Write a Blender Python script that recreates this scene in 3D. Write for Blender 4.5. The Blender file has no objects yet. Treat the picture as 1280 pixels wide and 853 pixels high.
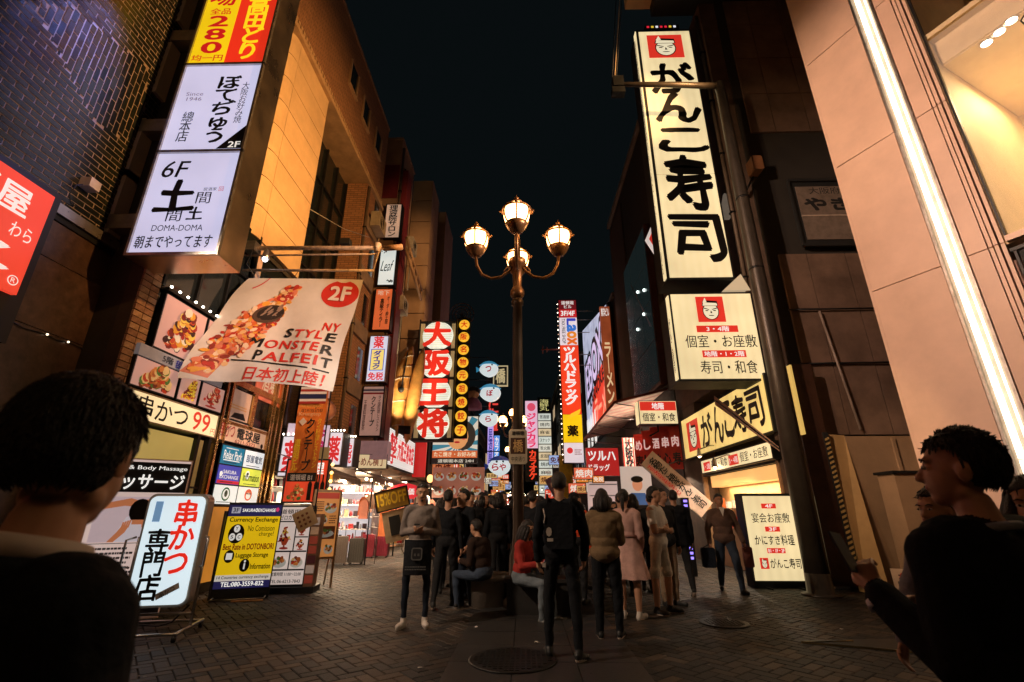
import bpy, bmesh, math, random
import numpy as np
from mathutils import Vector, Matrix, Euler, noise
R = math.radians
SC = bpy.context.scene
COL = SC.collection
random.seed(7)

# ---------------------------------------------------------------- camera
FPX = 590.0; PITCH = R(20); YAW = R(1.37); CH = 1.32
cam_d = bpy.data.cameras.new('camera'); cam = bpy.data.objects.new('camera', cam_d); COL.objects.link(cam)
cam_d.sensor_width = 36; cam_d.lens = FPX/1280*36; cam_d.clip_start = .05; cam_d.clip_end = 900
cam.location = (0, 0, CH); cam.rotation_euler = (math.pi/2+PITCH, 0, YAW)
cam_d.dof.use_dof = True; cam_d.dof.focus_distance = 13; cam_d.dof.aperture_fstop = 4.0
SC.camera = cam
# ---------------------------------------------------------------- night sky, exposure
W = bpy.data.worlds.new("World"); SC.world = W; W.use_nodes = True
wn = W.node_tree.nodes; wl = W.node_tree.links
bg = wn['Background']; bg.inputs['Strength'].default_value = 1.0
bg.inputs['Color'].default_value = (.0026, .0040, .0046, 1)
SC.view_settings.view_transform = 'Standard'; SC.view_settings.look = 'None'
SC.view_settings.exposure = 0.0; SC.view_settings.gamma = 1
SC.cycles.use_denoising = True
SC.cycles.max_bounces = 5; SC.cycles.diffuse_bounces = 3; SC.cycles.glossy_bounces = 3
SC.cycles.sample_clamp_indirect = 4

def ray(px, py):
    x = px-640; y = 426.5-py
    Y = FPX*math.cos(PITCH)-y*math.sin(PITCH); Z = FPX*math.sin(PITCH)+y*math.cos(PITCH)
    return Vector((x*math.cos(YAW)-Y*math.sin(YAW), x*math.sin(YAW)+Y*math.cos(YAW), Z))
def onX(px, py, X): r = ray(px, py); return Vector((0, 0, CH))+r*(X/r.x)
def onY(px, py, Y): r = ray(px, py); return Vector((0, 0, CH))+r*(Y/r.y)
def onP(px, py, P0, n): r = ray(px, py); C0 = Vector((0, 0, CH)); return C0+r*((Vector(P0)-C0).dot(n)/r.dot(n))

# ---------------------------------------------------------------- materials
MATS = {}
def lin(c): return tuple(((v/255)/12.92 if v/255 <= .04045 else ((v/255+.055)/1.055)**2.4) for v in c)
def mat(name, color=(.5, .5, .5), rough=.6, metal=0, emit=None, es=1.0, var=.25, vscale=3, bump=0, bscale=40, spec=.5, alpha=None, detail=True):
    if name in MATS: return MATS[name]
    m = bpy.data.materials.new(name); m.use_nodes = True; MATS[name] = m
    n = m.node_tree.nodes; l = m.node_tree.links; b = n['Principled BSDF']
    b.inputs['Roughness'].default_value = rough; b.inputs['Metallic'].default_value = metal
    b.inputs['Specular IOR Level'].default_value = spec
    b.inputs['Base Color'].default_value = (*color, 1)
    tc = None
    if var and detail:
        tc = n.new('ShaderNodeTexCoord')
        nt = n.new('ShaderNodeTexNoise'); nt.inputs['Scale'].default_value = vscale; nt.inputs['Detail'].default_value = 6; nt.inputs['Roughness'].default_value = .65
        l.new(tc.outputs['Object'], nt.inputs['Vector'])
        mr = n.new('ShaderNodeMapRange'); mr.inputs['From Min'].default_value = .3; mr.inputs['From Max'].default_value = .7
        mr.inputs['To Min'].default_value = 1-var; mr.inputs['To Max'].default_value = 1+var
        l.new(nt.outputs['Fac'], mr.inputs['Value'])
        vm = n.new('ShaderNodeVectorMath'); vm.operation = 'SCALE'; vm.inputs[0].default_value = color
        l.new(mr.outputs['Result'], vm.inputs['Scale']); l.new(vm.outputs['Vector'], b.inputs['Base Color'])
        rr = n.new('ShaderNodeMapRange'); rr.inputs['To Min'].default_value = max(.02, rough-.12); rr.inputs['To Max'].default_value = min(1, rough+.12)
        l.new(nt.outputs['Fac'], rr.inputs['Value']); l.new(rr.outputs['Result'], b.inputs['Roughness'])
    if bump:
        tc = tc or n.new('ShaderNodeTexCoord')
        n2 = n.new('ShaderNodeTexNoise'); n2.inputs['Scale'].default_value = bscale; n2.inputs['Detail'].default_value = 4
        l.new(tc.outputs['Object'], n2.inputs['Vector'])
        bp = n.new('ShaderNodeBump'); bp.inputs['Strength'].default_value = bump; bp.inputs['Distance'].default_value = .02
        l.new(n2.outputs['Fac'], bp.inputs['Height']); l.new(bp.outputs['Normal'], b.inputs['Normal'])
    if emit is not None:
        b.inputs['Emission Color'].default_value = (*emit, 1); b.inputs['Emission Strength'].default_value = es
    if alpha is not None: b.inputs['Alpha'].default_value = alpha
    return m
def litface(name, rgb, es=1.0, tubes=0, var=.10):
    """back-lit acrylic sign face: the light comes from tubes behind it, so it is a little uneven"""
    if name in MATS: return MATS[name]
    c = lin(rgb); m = mat(name, tuple(v*.5 for v in c), rough=.35, var=0, detail=False)
    n = m.node_tree.nodes; l = m.node_tree.links; b = n['Principled BSDF']
    tc = n.new('ShaderNodeTexCoord'); nt = n.new('ShaderNodeTexNoise'); nt.inputs['Scale'].default_value = .9; nt.inputs['Detail'].default_value = 3
    l.new(tc.outputs['Object'], nt.inputs['Vector'])
    mr = n.new('ShaderNodeMapRange'); mr.inputs['From Min'].default_value = .3; mr.inputs['From Max'].default_value = .7
    mr.inputs['To Min'].default_value = es*(1-var); mr.inputs['To Max'].default_value = es*(1+var)
    l.new(nt.outputs['Fac'], mr.inputs['Value'])
    b.inputs['Emission Color'].default_value = (*c, 1)
    out = mr.outputs['Result']
    if tubes:
        wv = n.new('ShaderNodeTexWave'); wv.wave_type = 'BANDS'; wv.bands_direction = 'X'; wv.inputs['Scale'].default_value = tubes; wv.inputs['Distortion'].default_value = .3
        l.new(tc.outputs['Object'], wv.inputs['Vector'])
        m2 = n.new('ShaderNodeMapRange'); m2.inputs['To Min'].default_value = .955; m2.inputs['To Max'].default_value = 1.03
        l.new(wv.outputs['Fac'], m2.inputs['Value'])
        mm = n.new('ShaderNodeMath'); mm.operation = 'MULTIPLY'; l.new(out, mm.inputs[0]); l.new(m2.outputs['Result'], mm.inputs[1]); out = mm.outputs[0]
    l.new(out, b.inputs['Emission Strength'])
    return m
def ink(rgb, es=0.0):
    """printed or painted colour; es>0 = glow"""
    nm = 'ink_%d_%d_%d_%d' % (*[int(v) for v in rgb], int(es*100))
    c = lin(rgb)
    return mat(nm, c if es == 0 else tuple(v*.6 for v in c), rough=.5, var=.06, vscale=9, emit=c if es else None, es=es)
BLACK = (14, 16, 20); RED = (222, 52, 38); WHITE = (238, 235, 228)
M_dark = mat('dark_metal', (.018, .020, .022), .45, .6)
M_black = mat('black_paint', (.012, .014, .016), .55)
M_steel = mat('brushed_steel', (.45, .43, .41), .32, .9, vscale=8)
M_pipe = mat('painted_pipe', (.42, .33, .27), .5, .2, vscale=14, var=.5)
M_wood = mat('pale_wood', (.42, .25, .13), .6, vscale=12, var=.3)
M_conc = mat('concrete', (.22, .19, .165), .85, bump=.3, vscale=1.5, var=.3)
M_glass = mat('dark_glass', (.012, .016, .018), .08, .0, var=.2, spec=.8)
M_void = mat('dark_wall', (.03, .028, .027), .8, var=.4)

# ---------------------------------------------------------------- mesh helpers
class MB:
    def __init__(s): s.v = []; s.f = []; s.m = []; s.mats = []; s.sm = []
    def _mi(s, m):
        if m is None: m = M_dark
        if m not in s.mats: s.mats.append(m)
        return s.mats.index(m)
    def add(s, vs, fs, m=None, smooth=False):
        o = len(s.v); s.v += [tuple(v) for v in vs]; k = s._mi(m)
        for f in fs: s.f.append(tuple(i+o for i in f)); s.m.append(k); s.sm.append(smooth)
    def box(s, x0, x1, y0, y1, z0, z1, m=None, T=None):
        vs = [(x, y, z) for z in (z0, z1) for y in (y0, y1) for x in (x0, x1)]
        if T: vs = [tuple(T @ Vector(v)) for v in vs]
        s.add(vs, [(0, 2, 3, 1), (4, 5, 7, 6), (0, 1, 5, 4), (2, 6, 7, 3), (0, 4, 6, 2), (1, 3, 7, 5)], m); return s
    def bevbox(s, x0, x1, y0, y1, z0, z1, b, m=None):
        """box whose four vertical-in-y edges are chamfered (a rounded-off cabinet seen from the front)"""
        P = [(x0+b, z0), (x1-b, z0), (x1, z0+b), (x1, z1-b), (x1-b, z1), (x0+b, z1), (x0, z1-b), (x0, z0+b)]
        return s.prism(P, y0, y1, m)
    def quad(s, a, b, c, d, m=None): s.add([a, b, c, d], [(0, 1, 2, 3)], m); return s
    def prism(s, pts, y0, y1, m=None, smooth=False):
        n = len(pts); vs = [(x, y0, z) for x, z in pts]+[(x, y1, z) for x, z in pts]
        s.add(vs, [tuple(range(n)), tuple(range(2*n-1, n-1, -1))]+[(i, i+n, (i+1) % n+n, (i+1) % n) for i in range(n)], m, smooth); return s
    def poly(s, pts, y, m=None): s.add([(x, y, z) for x, z in pts], [tuple(range(len(pts)))], m); return s
    def tube(s, pts, r, m=None, n=8, cap=True, smooth=True):
        pts = [Vector(p) for p in pts]; k = len(pts); rs = r if isinstance(r, (list, tuple)) else [r]*k
        vs = []; up = Vector((0, 0, 1)); prev = None
        for i, p in enumerate(pts):
            d = (pts[min(i+1, k-1)]-pts[max(i-1, 0)]).normalized()
            if prev is None:
                a = d.cross(up) if abs(d.z) < .95 else d.cross(Vector((1, 0, 0)))
            else: a = prev-d*prev.dot(d)
            a.normalize(); prev = a; b = d.cross(a)
            for j in range(n):
                t = 2*math.pi*j/n; vs.append(p+(a*math.cos(t)+b*math.sin(t))*rs[i])
        fs = [(i*n+j, i*n+(j+1) % n, (i+1)*n+(j+1) % n, (i+1)*n+j) for i in range(k-1) for j in range(n)]
        if cap: fs += [tuple(range(n-1, -1, -1)), tuple(range((k-1)*n, k*n))]
        s.add(vs, fs, m, smooth); return s
    def lathe(s, prof, c=(0, 0, 0), m=None, n=16, smooth=True):
        vs = []; k = len(prof)
        for r, z in prof:
            for j in range(n):
                t = 2*math.pi*j/n; vs.append((c[0]+r*math.cos(t), c[1]+r*math.sin(t), c[2]+z))
        fs = [(i*n+j, i*n+(j+1) % n, (i+1)*n+(j+1) % n, (i+1)*n+j) for i in range(k-1) for j in range(n)]
        fs += [tuple(range(n-1, -1, -1)), tuple(range((k-1)*n, k*n))]
        s.add(vs, fs, m, smooth); return s
    def ball(s, c, r, m=None, n=12, k=8, T=None, fn=None):
        r = r if isinstance(r, (tuple, list)) else (r, r, r); vs = [(0, 0, -1)]
        for i in range(1, k):
            a = math.pi*i/k-math.pi/2
            for j in range(n):
                t = 2*math.pi*j/n; vs.append((math.cos(a)*math.cos(t), math.cos(a)*math.sin(t), math.sin(a)))
        vs.append((0, 0, 1)); out = []
        for v in vs:
            q = Vector((v[0]*r[0], v[1]*r[1], v[2]*r[2]))
            if fn: q = fn(q, v)
            if T: q = T @ q
            out.append((q.x+c[0], q.y+c[1], q.z+c[2]))
        fs = [(0, 1+(j+1) % n, 1+j) for j in range(n)]
        for i in range(k-2): fs += [(1+i*n+j, 1+i*n+(j+1) % n, 1+(i+1)*n+(j+1) % n, 1+(i+1)*n+j) for j in range(n)]
        L = len(vs)-1; o = 1+(k-2)*n
        fs += [(o+j, o+(j+1) % n, L) for j in range(n)]
        s.add(out, fs, m, True); return s
    def mesh(s, name):
        me = bpy.data.meshes.new(name); me.from_pydata(s.v, [], s.f)
        for m in s.mats: me.materials.append(m)
        me.polygons.foreach_set('material_index', s.m); me.polygons.foreach_set('use_smooth', s.sm); me.update(); return me
    def build(s, name, parent=None, loc=None, **kw):
        o = bpy.data.objects.new(name, s.mesh(name)); COL.objects.link(o)
        if parent is not None: o.parent = parent
        if loc is not None: o.location = loc
        for k, v in kw.items(): o[k] = v
        return o

def tag(o, label, cat, group=None, kind=None):
    if label: o['label'] = label
    if cat: o['category'] = cat
    if group: o['group'] = group
    if kind: o['kind'] = kind
    return o
def thing(name, label, cat, loc=(0, 0, 0), rz=0, group=None):
    o = bpy.data.objects.new(name, None); o.empty_display_size = .2; COL.objects.link(o)
    o.location = loc; o.rotation_euler = (0, 0, rz); return tag(o, label, cat, group)
def struct(name, mb): o = mb.build(name); o['kind'] = 'structure'; return o
def kids(o): return [c for c in o.children]
def copy_tree(o, parent=None):
    c = o.copy(); COL.objects.link(c)
    if parent is not None: c.parent = parent
    for ch in kids(o): copy_tree(ch, c)
    return c
def place_copy(o, loc, rz=0, label=None, scale=None):
    c = copy_tree(o); c.location = loc; c.rotation_euler = (0, 0, rz)
    if label: c['label'] = label
    if scale: c.scale = (scale,)*3
    return c
FL = R(90); FR = R(-90)     # sign on the left wall / on the right wall of the street

# ---------------------------------------------------------------- lettering (flat print)
TXT = {}
def _textmesh(body, off, shear, ex, spacing, line):
    key = (body, off, shear, ex, spacing, line)
    if key in TXT: return TXT[key]
    cu = bpy.data.curves.new('lettering', 'FONT'); cu.body = body; cu.size = 1; cu.offset = off; cu.shear = shear
    cu.extrude = 0; cu.resolution_u = 3; cu.align_x = 'CENTER'; cu.space_character = spacing; cu.space_line = line
    o = bpy.data.objects.new('lettering', cu); COL.objects.link(o)
    dg = bpy.context.evaluated_depsgraph_get(); me = bpy.data.meshes.new_from_object(o.evaluated_get(dg), depsgraph=dg)
    n = len(me.vertices); co = np.empty(n*3); me.vertices.foreach_get('co', co); co = co.reshape(-1, 3)
    fs = [tuple(p.vertices) for p in me.polygons]
    bpy.data.objects.remove(o); bpy.data.curves.remove(cu); bpy.data.meshes.remove(me)
    TXT[key] = (co, fs); return TXT[key]
def text(parent, body, box, m, y=-.006, bold=0.0, shear=0.0, vert=False, brush=0.0, tilt=0.0, spacing=1.0, keep=False, name='lettering', side=False):
    """print body fitted into box=(x0,z0,x1,z1) of the parent's local front plane"""
    if vert: body = '\n'.join('｜' if c in 'ー' else c for c in body)
    co, fs = _textmesh(body, 0, shear, 0, spacing, .86 if vert else 1.0)
    if len(co) == 0: return None
    x0, z0, x1, z1 = box; lo = co.min(0); hi = co.max(0); w = hi-lo
    sx = (x1-x0)/max(w[0], 1e-4); sz = (z1-z0)/max(w[1], 1e-4)
    if keep: sx = sz = min(sx, sz)
    P = (co-(lo+hi)/2)
    if brush:
        a = np.array([noise.noise_vector(Vector((p[0]*3.1+9, p[1]*3.1, 3))) for p in co]); b2 = np.array([noise.noise_vector(Vector((p[0]*11, p[1]*11, 7))) for p in co])
        P[:, 0] += a[:, 0]*brush+b2[:, 0]*brush*.15; P[:, 1] += a[:, 1]*brush+b2[:, 1]*brush*.15
    X = P[:, 0]*sx; Z = P[:, 1]*sz
    if tilt: c, s_ = math.cos(tilt), math.sin(tilt); X, Z = X*c-Z*s_, X*s_+Z*c
    cx, cz = (x0+x1)/2, (z0+z1)/2
    mb = MB(); e = bold*.55; sh = [(0, 0)]
    if bold >= .02: sh += [(e*math.cos(k*math.pi/3), e*math.sin(k*math.pi/3)) for k in range(6)]
    elif bold: sh += [(e, 0), (-e, 0)]
    for q, (dx, dz) in enumerate(sh): mb.add([(cx+x+dx*sx, y-q*.0004, cz+z+dz*sz) for x, z in zip(X, Z)], fs, m)
    return mb.build(name, parent)
def ell(cx, cz, rx, rz, n=20, a0=0, tilt=0):
    out = []
    for i in range(n):
        t = 2*math.pi*i/n+a0; x, z = rx*math.cos(t), rz*math.sin(t); c, s = math.cos(tilt), math.sin(tilt)
        out.append((cx+x*c-z*s, cz+x*s+z*c))
    return out
def rrect(x0, z0, x1, z1, r, n=5):
    out = []
    for cx, cz, a in ((x1-r, z0+r, -90), (x1-r, z1-r, 0), (x0+r, z1-r, 90), (x0+r, z0+r, 180)):
        for i in range(n+1): t = R(a+90*i/n); out.append((cx+r*math.cos(t), cz+r*math.sin(t)))
    return out
class Print(MB):
    """flat printed artwork: shapes stacked a hair apart towards -y"""
    def __init__(s, y=-.008): super().__init__(); s.y = y
    def shape(s, pts, m): s.poly(pts, s.y, m); s.y -= .0006; return s
    def rect(s, x0, z0, x1, z1, m): return s.shape([(x0, z0), (x1, z0), (x1, z1), (x0, z1)], m)
    def el(s, cx, cz, rx, rz, m, tilt=0, n=16): return s.shape(ell(cx, cz, rx, rz, n, 0, tilt), m)
    def lines(s, x0, z0, x1, z1, n, m, seed=1, gap=.45):
        """rows of print too small to read"""
        rn = random.Random(seed); h = (z1-z0)/n
        y = s.y
        for i in range(n):
            z = z1-(i+.5)*h; x = x0; xe = x1-rn.random()*(x1-x0)*.25
            while x < xe:
                w = h*(.3+rn.random()*.45)
                s.poly([(x, z-h*gap/2), (min(x+w, xe), z-h*gap/2), (min(x+w, xe), z+h*gap/2), (x, z+h*gap/2)], y, m); x += w*1.25
        s.y -= .0006; return s
def food(p, x0, z0, x1, z1, seed, pal, glass=True, es=0, n=46):
    """a photo of a sundae: glass foot, stem, bowl and a heap of fruit"""
    rn = random.Random(seed); w = x1-x0; h = z1-z0; cx = (x0+x1)/2
    I = lambda c: ink(c, es)
    if glass:
        p.el(cx, z0+h*.08, w*.26, h*.05, I((190, 60, 50))); p.shape([(cx-w*.05, z0+h*.08), (cx+w*.05, z0+h*.08), (cx+w*.05, z0+h*.3), (cx-w*.05, z0+h*.3)], I((170, 70, 50)))
        p.shape([(cx-w*.12, z0+h*.2), (cx+w*.12, z0+h*.2), (cx+w*.3, z0+h*.5), (cx-w*.3, z0+h*.5)], I(pal[0]))
    for i in range(n):
        t = i/n; zz = z0+h*(.34+.56*t if glass else .12+.75*t); sp = w*(.36*(1-t*.75))
        xx = cx+rn.uniform(-1, 1)*sp; r = w*rn.uniform(.045, .1)
        p.shape(ell(xx, zz, r, r*rn.uniform(.6, 1), 8, rn.random(), rn.random()*3), I(rn.choice(pal)))
FRUIT = [(196, 70, 36), (226, 150, 48), (240, 196, 80), (120, 28, 26), (60, 24, 26), (240, 216, 180), (170, 40, 30)]
MEAT = [(180, 90, 40), (220, 130, 60), (120, 50, 28), (236, 190, 120), (200, 60, 30), (90, 120, 50)]
def dish(p, x0, z0, x1, z1, seed, pal, es=0):
    rn = random.Random(seed); w = x1-x0; h = z1-z0
    p.el((x0+x1)/2, (z0+z1)/2-h*.1, w*.46, h*.36, ink((225, 220, 205), es))
    for i in range(16):
        p.shape(ell((x0+x1)/2+rn.uniform(-.3, .3)*w, (z0+z1)/2+rn.uniform(-.2, .25)*h, w*.1, h*.12, 7, rn.random(), rn.random()*3), ink(rn.choice(pal), es))
def face_logo(p, x0, z0, x1, z1, es=.9, bgc=RED):
    """red square with a plain line drawing of a man's face"""
    w = x1-x0; h = z1-z0; cx = (x0+x1)/2; S = ink((240, 226, 190), es); K = ink(BLACK)
    p.rect(x0, z0, x1, z1, ink(bgc, es)); p.el(cx, z0+h*.42, w*.3, h*.34, K); p.el(cx, z0+h*.42, w*.27, h*.31, S)
    p.shape([(cx-w*.3, z0+h*.62), (cx+w*.3, z0+h*.62), (cx+w*.27, z0+h*.82), (cx-w*.24, z0+h*.86)], K)
    p.shape([(cx-w*.27, z0+h*.64), (cx+w*.27, z0+h*.64), (cx+w*.25, z0+h*.74), (cx-w*.23, z0+h*.77)], S)
    p.shape([(cx-w*.26, z0+h*.76), (cx-w*.16, z0+h*.96), (cx-w*.1, z0+h*.78)], S)
    for s in (-1, 1):
        p.shape([(cx+s*w*.05, z0+h*.5), (cx+s*w*.24, z0+h*.56), (cx+s*w*.24, z0+h*.52), (cx+s*w*.05, z0+h*.47)], K); p.el(cx+s*w*.14, z0+h*.44, w*.06, h*.02, K)
    p.shape([(cx-w*.03, z0+h*.34), (cx+w*.05, z0+h*.34), (cx, z0+h*.46)], K); p.el(cx, z0+h*.25, w*.11, h*.018, K)
# ================================================================ SETTING
# ---- ground sheet and pavers
M_grout = mat('paving_joint_sand', (.012, .011, .010), .95, bump=.3)
M_ground = mat('far_paving', (.05, .043, .037), .75, var=.35, vscale=2.2, bump=.3)
PAV = [mat('paver_%s' % n, c, .6, spec=.3, var=.4, vscale=30, bump=.35, bscale=120) for n, c in
       (('brown', (.034, .026, .020)), ('dark', (.014, .0135, .0135)), ('tan', (.060, .043, .031)), ('grey', (.021, .020, .020)))]
g = MB(); g.box(-400, 400, -60, 700, -.3, -.012, M_grout); ground = struct('ground', g)
g = MB(); g.quad((-30, 19.6, -.004), (30, 19.6, -.004), (30, 260, -.004), (-30, 260, -.004), M_ground); struct('far_pavement', g)
M_slab = mat('dark_granite_slab', (.026, .025, .025), .5, var=.3, vscale=6, bump=.15)
g = MB()
for j in range(31):
    for i in range(3):
        x0 = -.72+i*.6; y0 = 1+j*.6
        g.box(x0+.004, x0+.596, y0+.004, y0+.596, -.02, .004, M_slab)
struct('pavement_strip', g)
def paver_mesh(L, Wd, m):
    b = MB(); e = .006; x, y = L/2-.004, Wd/2-.004
    vs = [(-x, -y, -.012), (x, -y, -.012), (x, y, -.012), (-x, y, -.012), (-x, -y, -.004), (x, -y, -.004), (x, y, -.004), (-x, y, -.004), (-x+e, -y+e, .002), (x-e, -y+e, .002), (x-e, y-e, .002), (-x+e, y-e, .002)]
    fs = [(0, 1, 5, 4), (1, 2, 6, 5), (2, 3, 7, 6), (3, 0, 4, 7), (4, 5, 9, 8), (5, 6, 10, 9), (6, 7, 11, 10), (7, 4, 8, 11), (8, 9, 10, 11)]
    b.add(vs, fs, m); return b
rp = random.Random(3); cells = []
w = .12; c45, s45 = math.cos(R(40)), math.sin(R(40))
for i in range(-130, 260):
    for j in range(-130, 260):
        k = (i-j) % 4
        if k not in (0, 3): continue
        cx, cy = (i+1, j+.5) if k == 0 else (i+.5, j+1)
        X = (cx*c45-cy*s45)*w; Y = (cx*s45+cy*c45)*w+3.0
        if Y < 4.0 or Y > 19.7 or X < -6.6 or X > 8.5 or -.62 < X < .98: continue
        if Y > 9.5 and X > 5.3: continue
        n = noise.noise(Vector((X*.8, Y*.8, 0)))
        q = rp.random()+n*.5; mi = 1 if q < .34 else 3 if q < .5 else 0 if q < .78 else 2
        cells.append((X, Y, R(40)+(0 if k == 0 else math.pi/2), mi))
near = sorted(cells, key=lambda c: (c[0]+.2)**2*.15+c[1]**2)
pm = [paver_mesh(.24, .12, m).mesh('paver') for m in PAV]
for X, Y, a, mi in near[:300]:
    o = bpy.data.objects.new('paver', pm[mi]); COL.objects.link(o); o.parent = ground
    o.location = (X, Y, rp.uniform(-.001, .003)); o.rotation_euler = (rp.uniform(-.008, .008), rp.uniform(-.008, .008), a)
g = MB(); base = [paver_mesh(.24, .12, m) for m in PAV]
for X, Y, a, mi in near[300:]:
    T = Matrix.Translation((X, Y, rp.uniform(-.001, .003))) @ Matrix.Rotation(a, 4, 'Z')
    g.add([tuple(T @ Vector(v)) for v in base[mi].v], base[mi].f, PAV[mi])
g.build('pavers', ground, kind='stuff')
# manhole covers
def manhole(loc, r, label):
    t = thing('manhole_cover', label, 'manhole cover', loc)
    m = MB(); m.lathe([(0.01, .0), (r, .0), (r, .012), (r-.02, .014), (0.01, .014)], m=mat('cast_iron', (.03, .03, .03), .45, .7, bump=.2), n=32); m.build('rim', t)
    m = MB(); iron = MATS['cast_iron']
    k = int(r/.05)
    for i in range(-k, k+1):
        for j in range(-k, k+1):
            if (i*i+j*j)*.0025 < (r-.06)**2: m.box(i*.05-.017, i*.05+.017, j*.05-.017, j*.05+.017, .014, .02, iron)
    m.build('tread', t)
manhole((-.12, 5.25, .004), .42, 'large round iron manhole cover in the dark stone strip in the foreground')
manhole((2.52, 6.9, .003), .3, 'small round iron manhole cover in the brick paving on the right')
# brass-edged triangular floor hatch, lower right
t = thing('floor_hatch', 'dark floor hatch with a bright brass edge in the paving lower right', 'floor hatch', (2.97, 5.95, .004))
m = MB(); m.add([(0, 0, .004), (1.9, -.75, .004), (2.3, .3, .004), (0.1, .12, .004)], [(0, 1, 2, 3)], M_slab); m.build('hatch_plate', t)
m = MB(); br = mat('brass_edge', (.5, .38, .2), .35, .9); m.tube([(0.6, .08, .008), (0, 0, .008), (1.5, -.59, .008)], .01, br, n=5); m.build('brass_edge', t)
m = MB(); rg = random.Random(21)
for i in range(190):
    x = rg.uniform(-4.6, 5.0); y = rg.uniform(4.3, 11); r_ = rg.uniform(.008, .022); m.add([(x+r_*math.cos(a), y+r_*math.sin(a)*rg.uniform(.7, 1), .0065) for a in np.arange(0, 6.2, .9)], [tuple(range(7))], mat('old_gum', (.012, .011, .011), .7) if i % 3 else mat('pale_gum', (.12, .11, .1), .7))
m.build('gum_spots', ground, kind='stuff')
# bits of litter
for i, (x, y) in enumerate([(-.95, 4.98), (-3.2, 6.1), (.12, 5.9), (-2.25, 7.2), (3.8, 6.6), (-.6, 6.6)]):
    m = MB(); rr = random.Random(i); pts = [(rr.uniform(.012, .03)*math.cos(a), rr.uniform(.012, .03)*math.sin(a), rr.uniform(0, .012)) for a in np.arange(0, 6.2, 1.05)]
    m.add(pts, [tuple(range(len(pts)))], mat('litter_paper', (.6, .57, .52), .8))
    tag(m.build('litter', loc=(x, y, .006)), ['scrap of white paper in the middle foreground by the stone strip', 'scrap of paper beside the white skewer stand sign', 'tiny scrap of paper right of the large manhole', 'scrap of litter on the bricks left of the man in the grey sweater', 'scrap of litter on the bricks right of the small manhole', 'scrap of litter between the grey sweater man and the seated red jacket'][i], 'litter', 'litter on the paving')

# ================================================================ LEFT: tiled building
LX = -6.1; RX = 5.3
t = thing('tiled_building', 'dark glazed tile building above brown granite cladding at the far left', 'building', (-8, 3, 0))
M_tilejoint = mat('tile_joint', (.24, .19, .16), .8, var=.3, vscale=8)
M_tiles = [mat('glazed_tile_%d' % i, c, .22, var=.3, vscale=4, spec=.7, bump=.12, bscale=60) for i, c in enumerate([(.012, .017, .015), (.009, .013, .015), (.017, .02, .015)])]
off = Vector((8, -3, 0))
m = MB(); m.box(-14+8, LX-.004+8, -6-3, 6.2-3, 0, 20, M_tilejoint); m.build('wall', t)
# tiles: running courses, with a diamond of upright tiles in the middle
dia = [onX(px, py, LX) for px, py in ((45, 8), (90, 8), (185, 85), (178, 178), (140, 168), (118, 150))]
def inpoly(y, z):
    c = False; n = len(dia)
    for i in range(n):
        a, b = dia[i], dia[(i+1) % n]
        if (a.z > z) != (b.z > z) and y < (b.y-a.y)*(z-a.z)/(b.z-a.z)+a.y: c = not c
    return c
tl = []; TH, TW = .085, .25
def runs(lo, hi, test, st=.02):
    out = []; a = None; v = lo
    while v < hi-1e-6:
        if test(v+st/2): a = v if a is None else a
        elif a is not None: out.append((a, v)); a = None
        v += st
    if a is not None: out.append((a, hi))
    return out
for r_ in range(int((12.5-5.13)/TH)):
    z = 5.13+r_*TH; y = 1.9+(r_ % 2)*TW/2
    while y < 6.15:
        for a, b in runs(y, min(y+TW, 6.19), lambda v: not inpoly(v, z+TH/2)):
            if b-a > .03: tl.append((a, b, z, z+TH))
        y += TW
ys = 2.0; kk = 0
while ys < 6.1:
    z = 5.13+(kk % 2)*TW/2; kk += 1
    while z < 12.4:
        for a, b in runs(z, z+TW, lambda v: inpoly(ys+TH/2, v)):
            if b-a > .03: tl.append((ys, ys+TH, a, b))
        z += TW
    ys += TH
tl.sort(key=lambda q: (q[0]-5)**2*.5+(q[2]-5)**2)
rt = random.Random(5)
shared = {}
def tile_box(mb, y0, y1, z0, z1, mm, d):
    j = .008
    mb.box(-.02, d, y0+j, y1-j, z0+j, z1-j, mm)
for n_, (y0, y1, z0, z1) in enumerate(tl[:300]):
    key = (round(y1-y0, 3), round(z1-z0, 3), rt.randrange(3))
    if key not in shared:
        b = MB(); tile_box(b, 0, key[0], 0, key[1], M_tiles[key[2]], .006); shared[key] = b.mesh('tile')
    o = bpy.data.objects.new('tile', shared[key]); COL.objects.link(o); o.parent = t
    o.location = (LX+8-.004+rt.uniform(-.001, .002), y0-3, z0); o.rotation_euler = (0, rt.uniform(-.02, .02), rt.uniform(-.015, .015))
b = MB()
for (y0, y1, z0, z1) in tl[300:]:
    d = .006+rt.uniform(-.002, .003); T = Matrix.Translation((LX+8, -3, 0)) @ Matrix.Rotation(rt.uniform(-.0012, .0012), 4, 'Z')
    j = .008; a = rt.uniform(-.003, .003); c = rt.uniform(-.003, .003)
    x = LX+8+d-.005; vs = [(x+a, y0-3+j, z0+j), (x-a, y1-3-j, z0+j+0), (x-a+c, y1-3-j, z1-j), (x+a+c, y0-3+j, z1-j)]
    vb = [(LX+8-.015, v[1], v[2]) for v in vs]
    b.add(vs+vb, [(0, 1, 2, 3), (4, 5, 1, 0), (5, 6, 2, 1), (6, 7, 3, 2), (7, 4, 0, 3)], rt.choice(M_tiles))
b.build('tiles', t, kind='stuff')
m = MB(); m.box(LX+8, LX+8+.09, -6-3, 6.16-3, 4.98, 5.12, mat('trim_steel', (.4, .38, .36), .3, .8, vscale=5)); m.box(LX+8, LX+8+.05, -9, 3.16, 4.9, 4.977, M_dark); m.build('trim_band', t)
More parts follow.
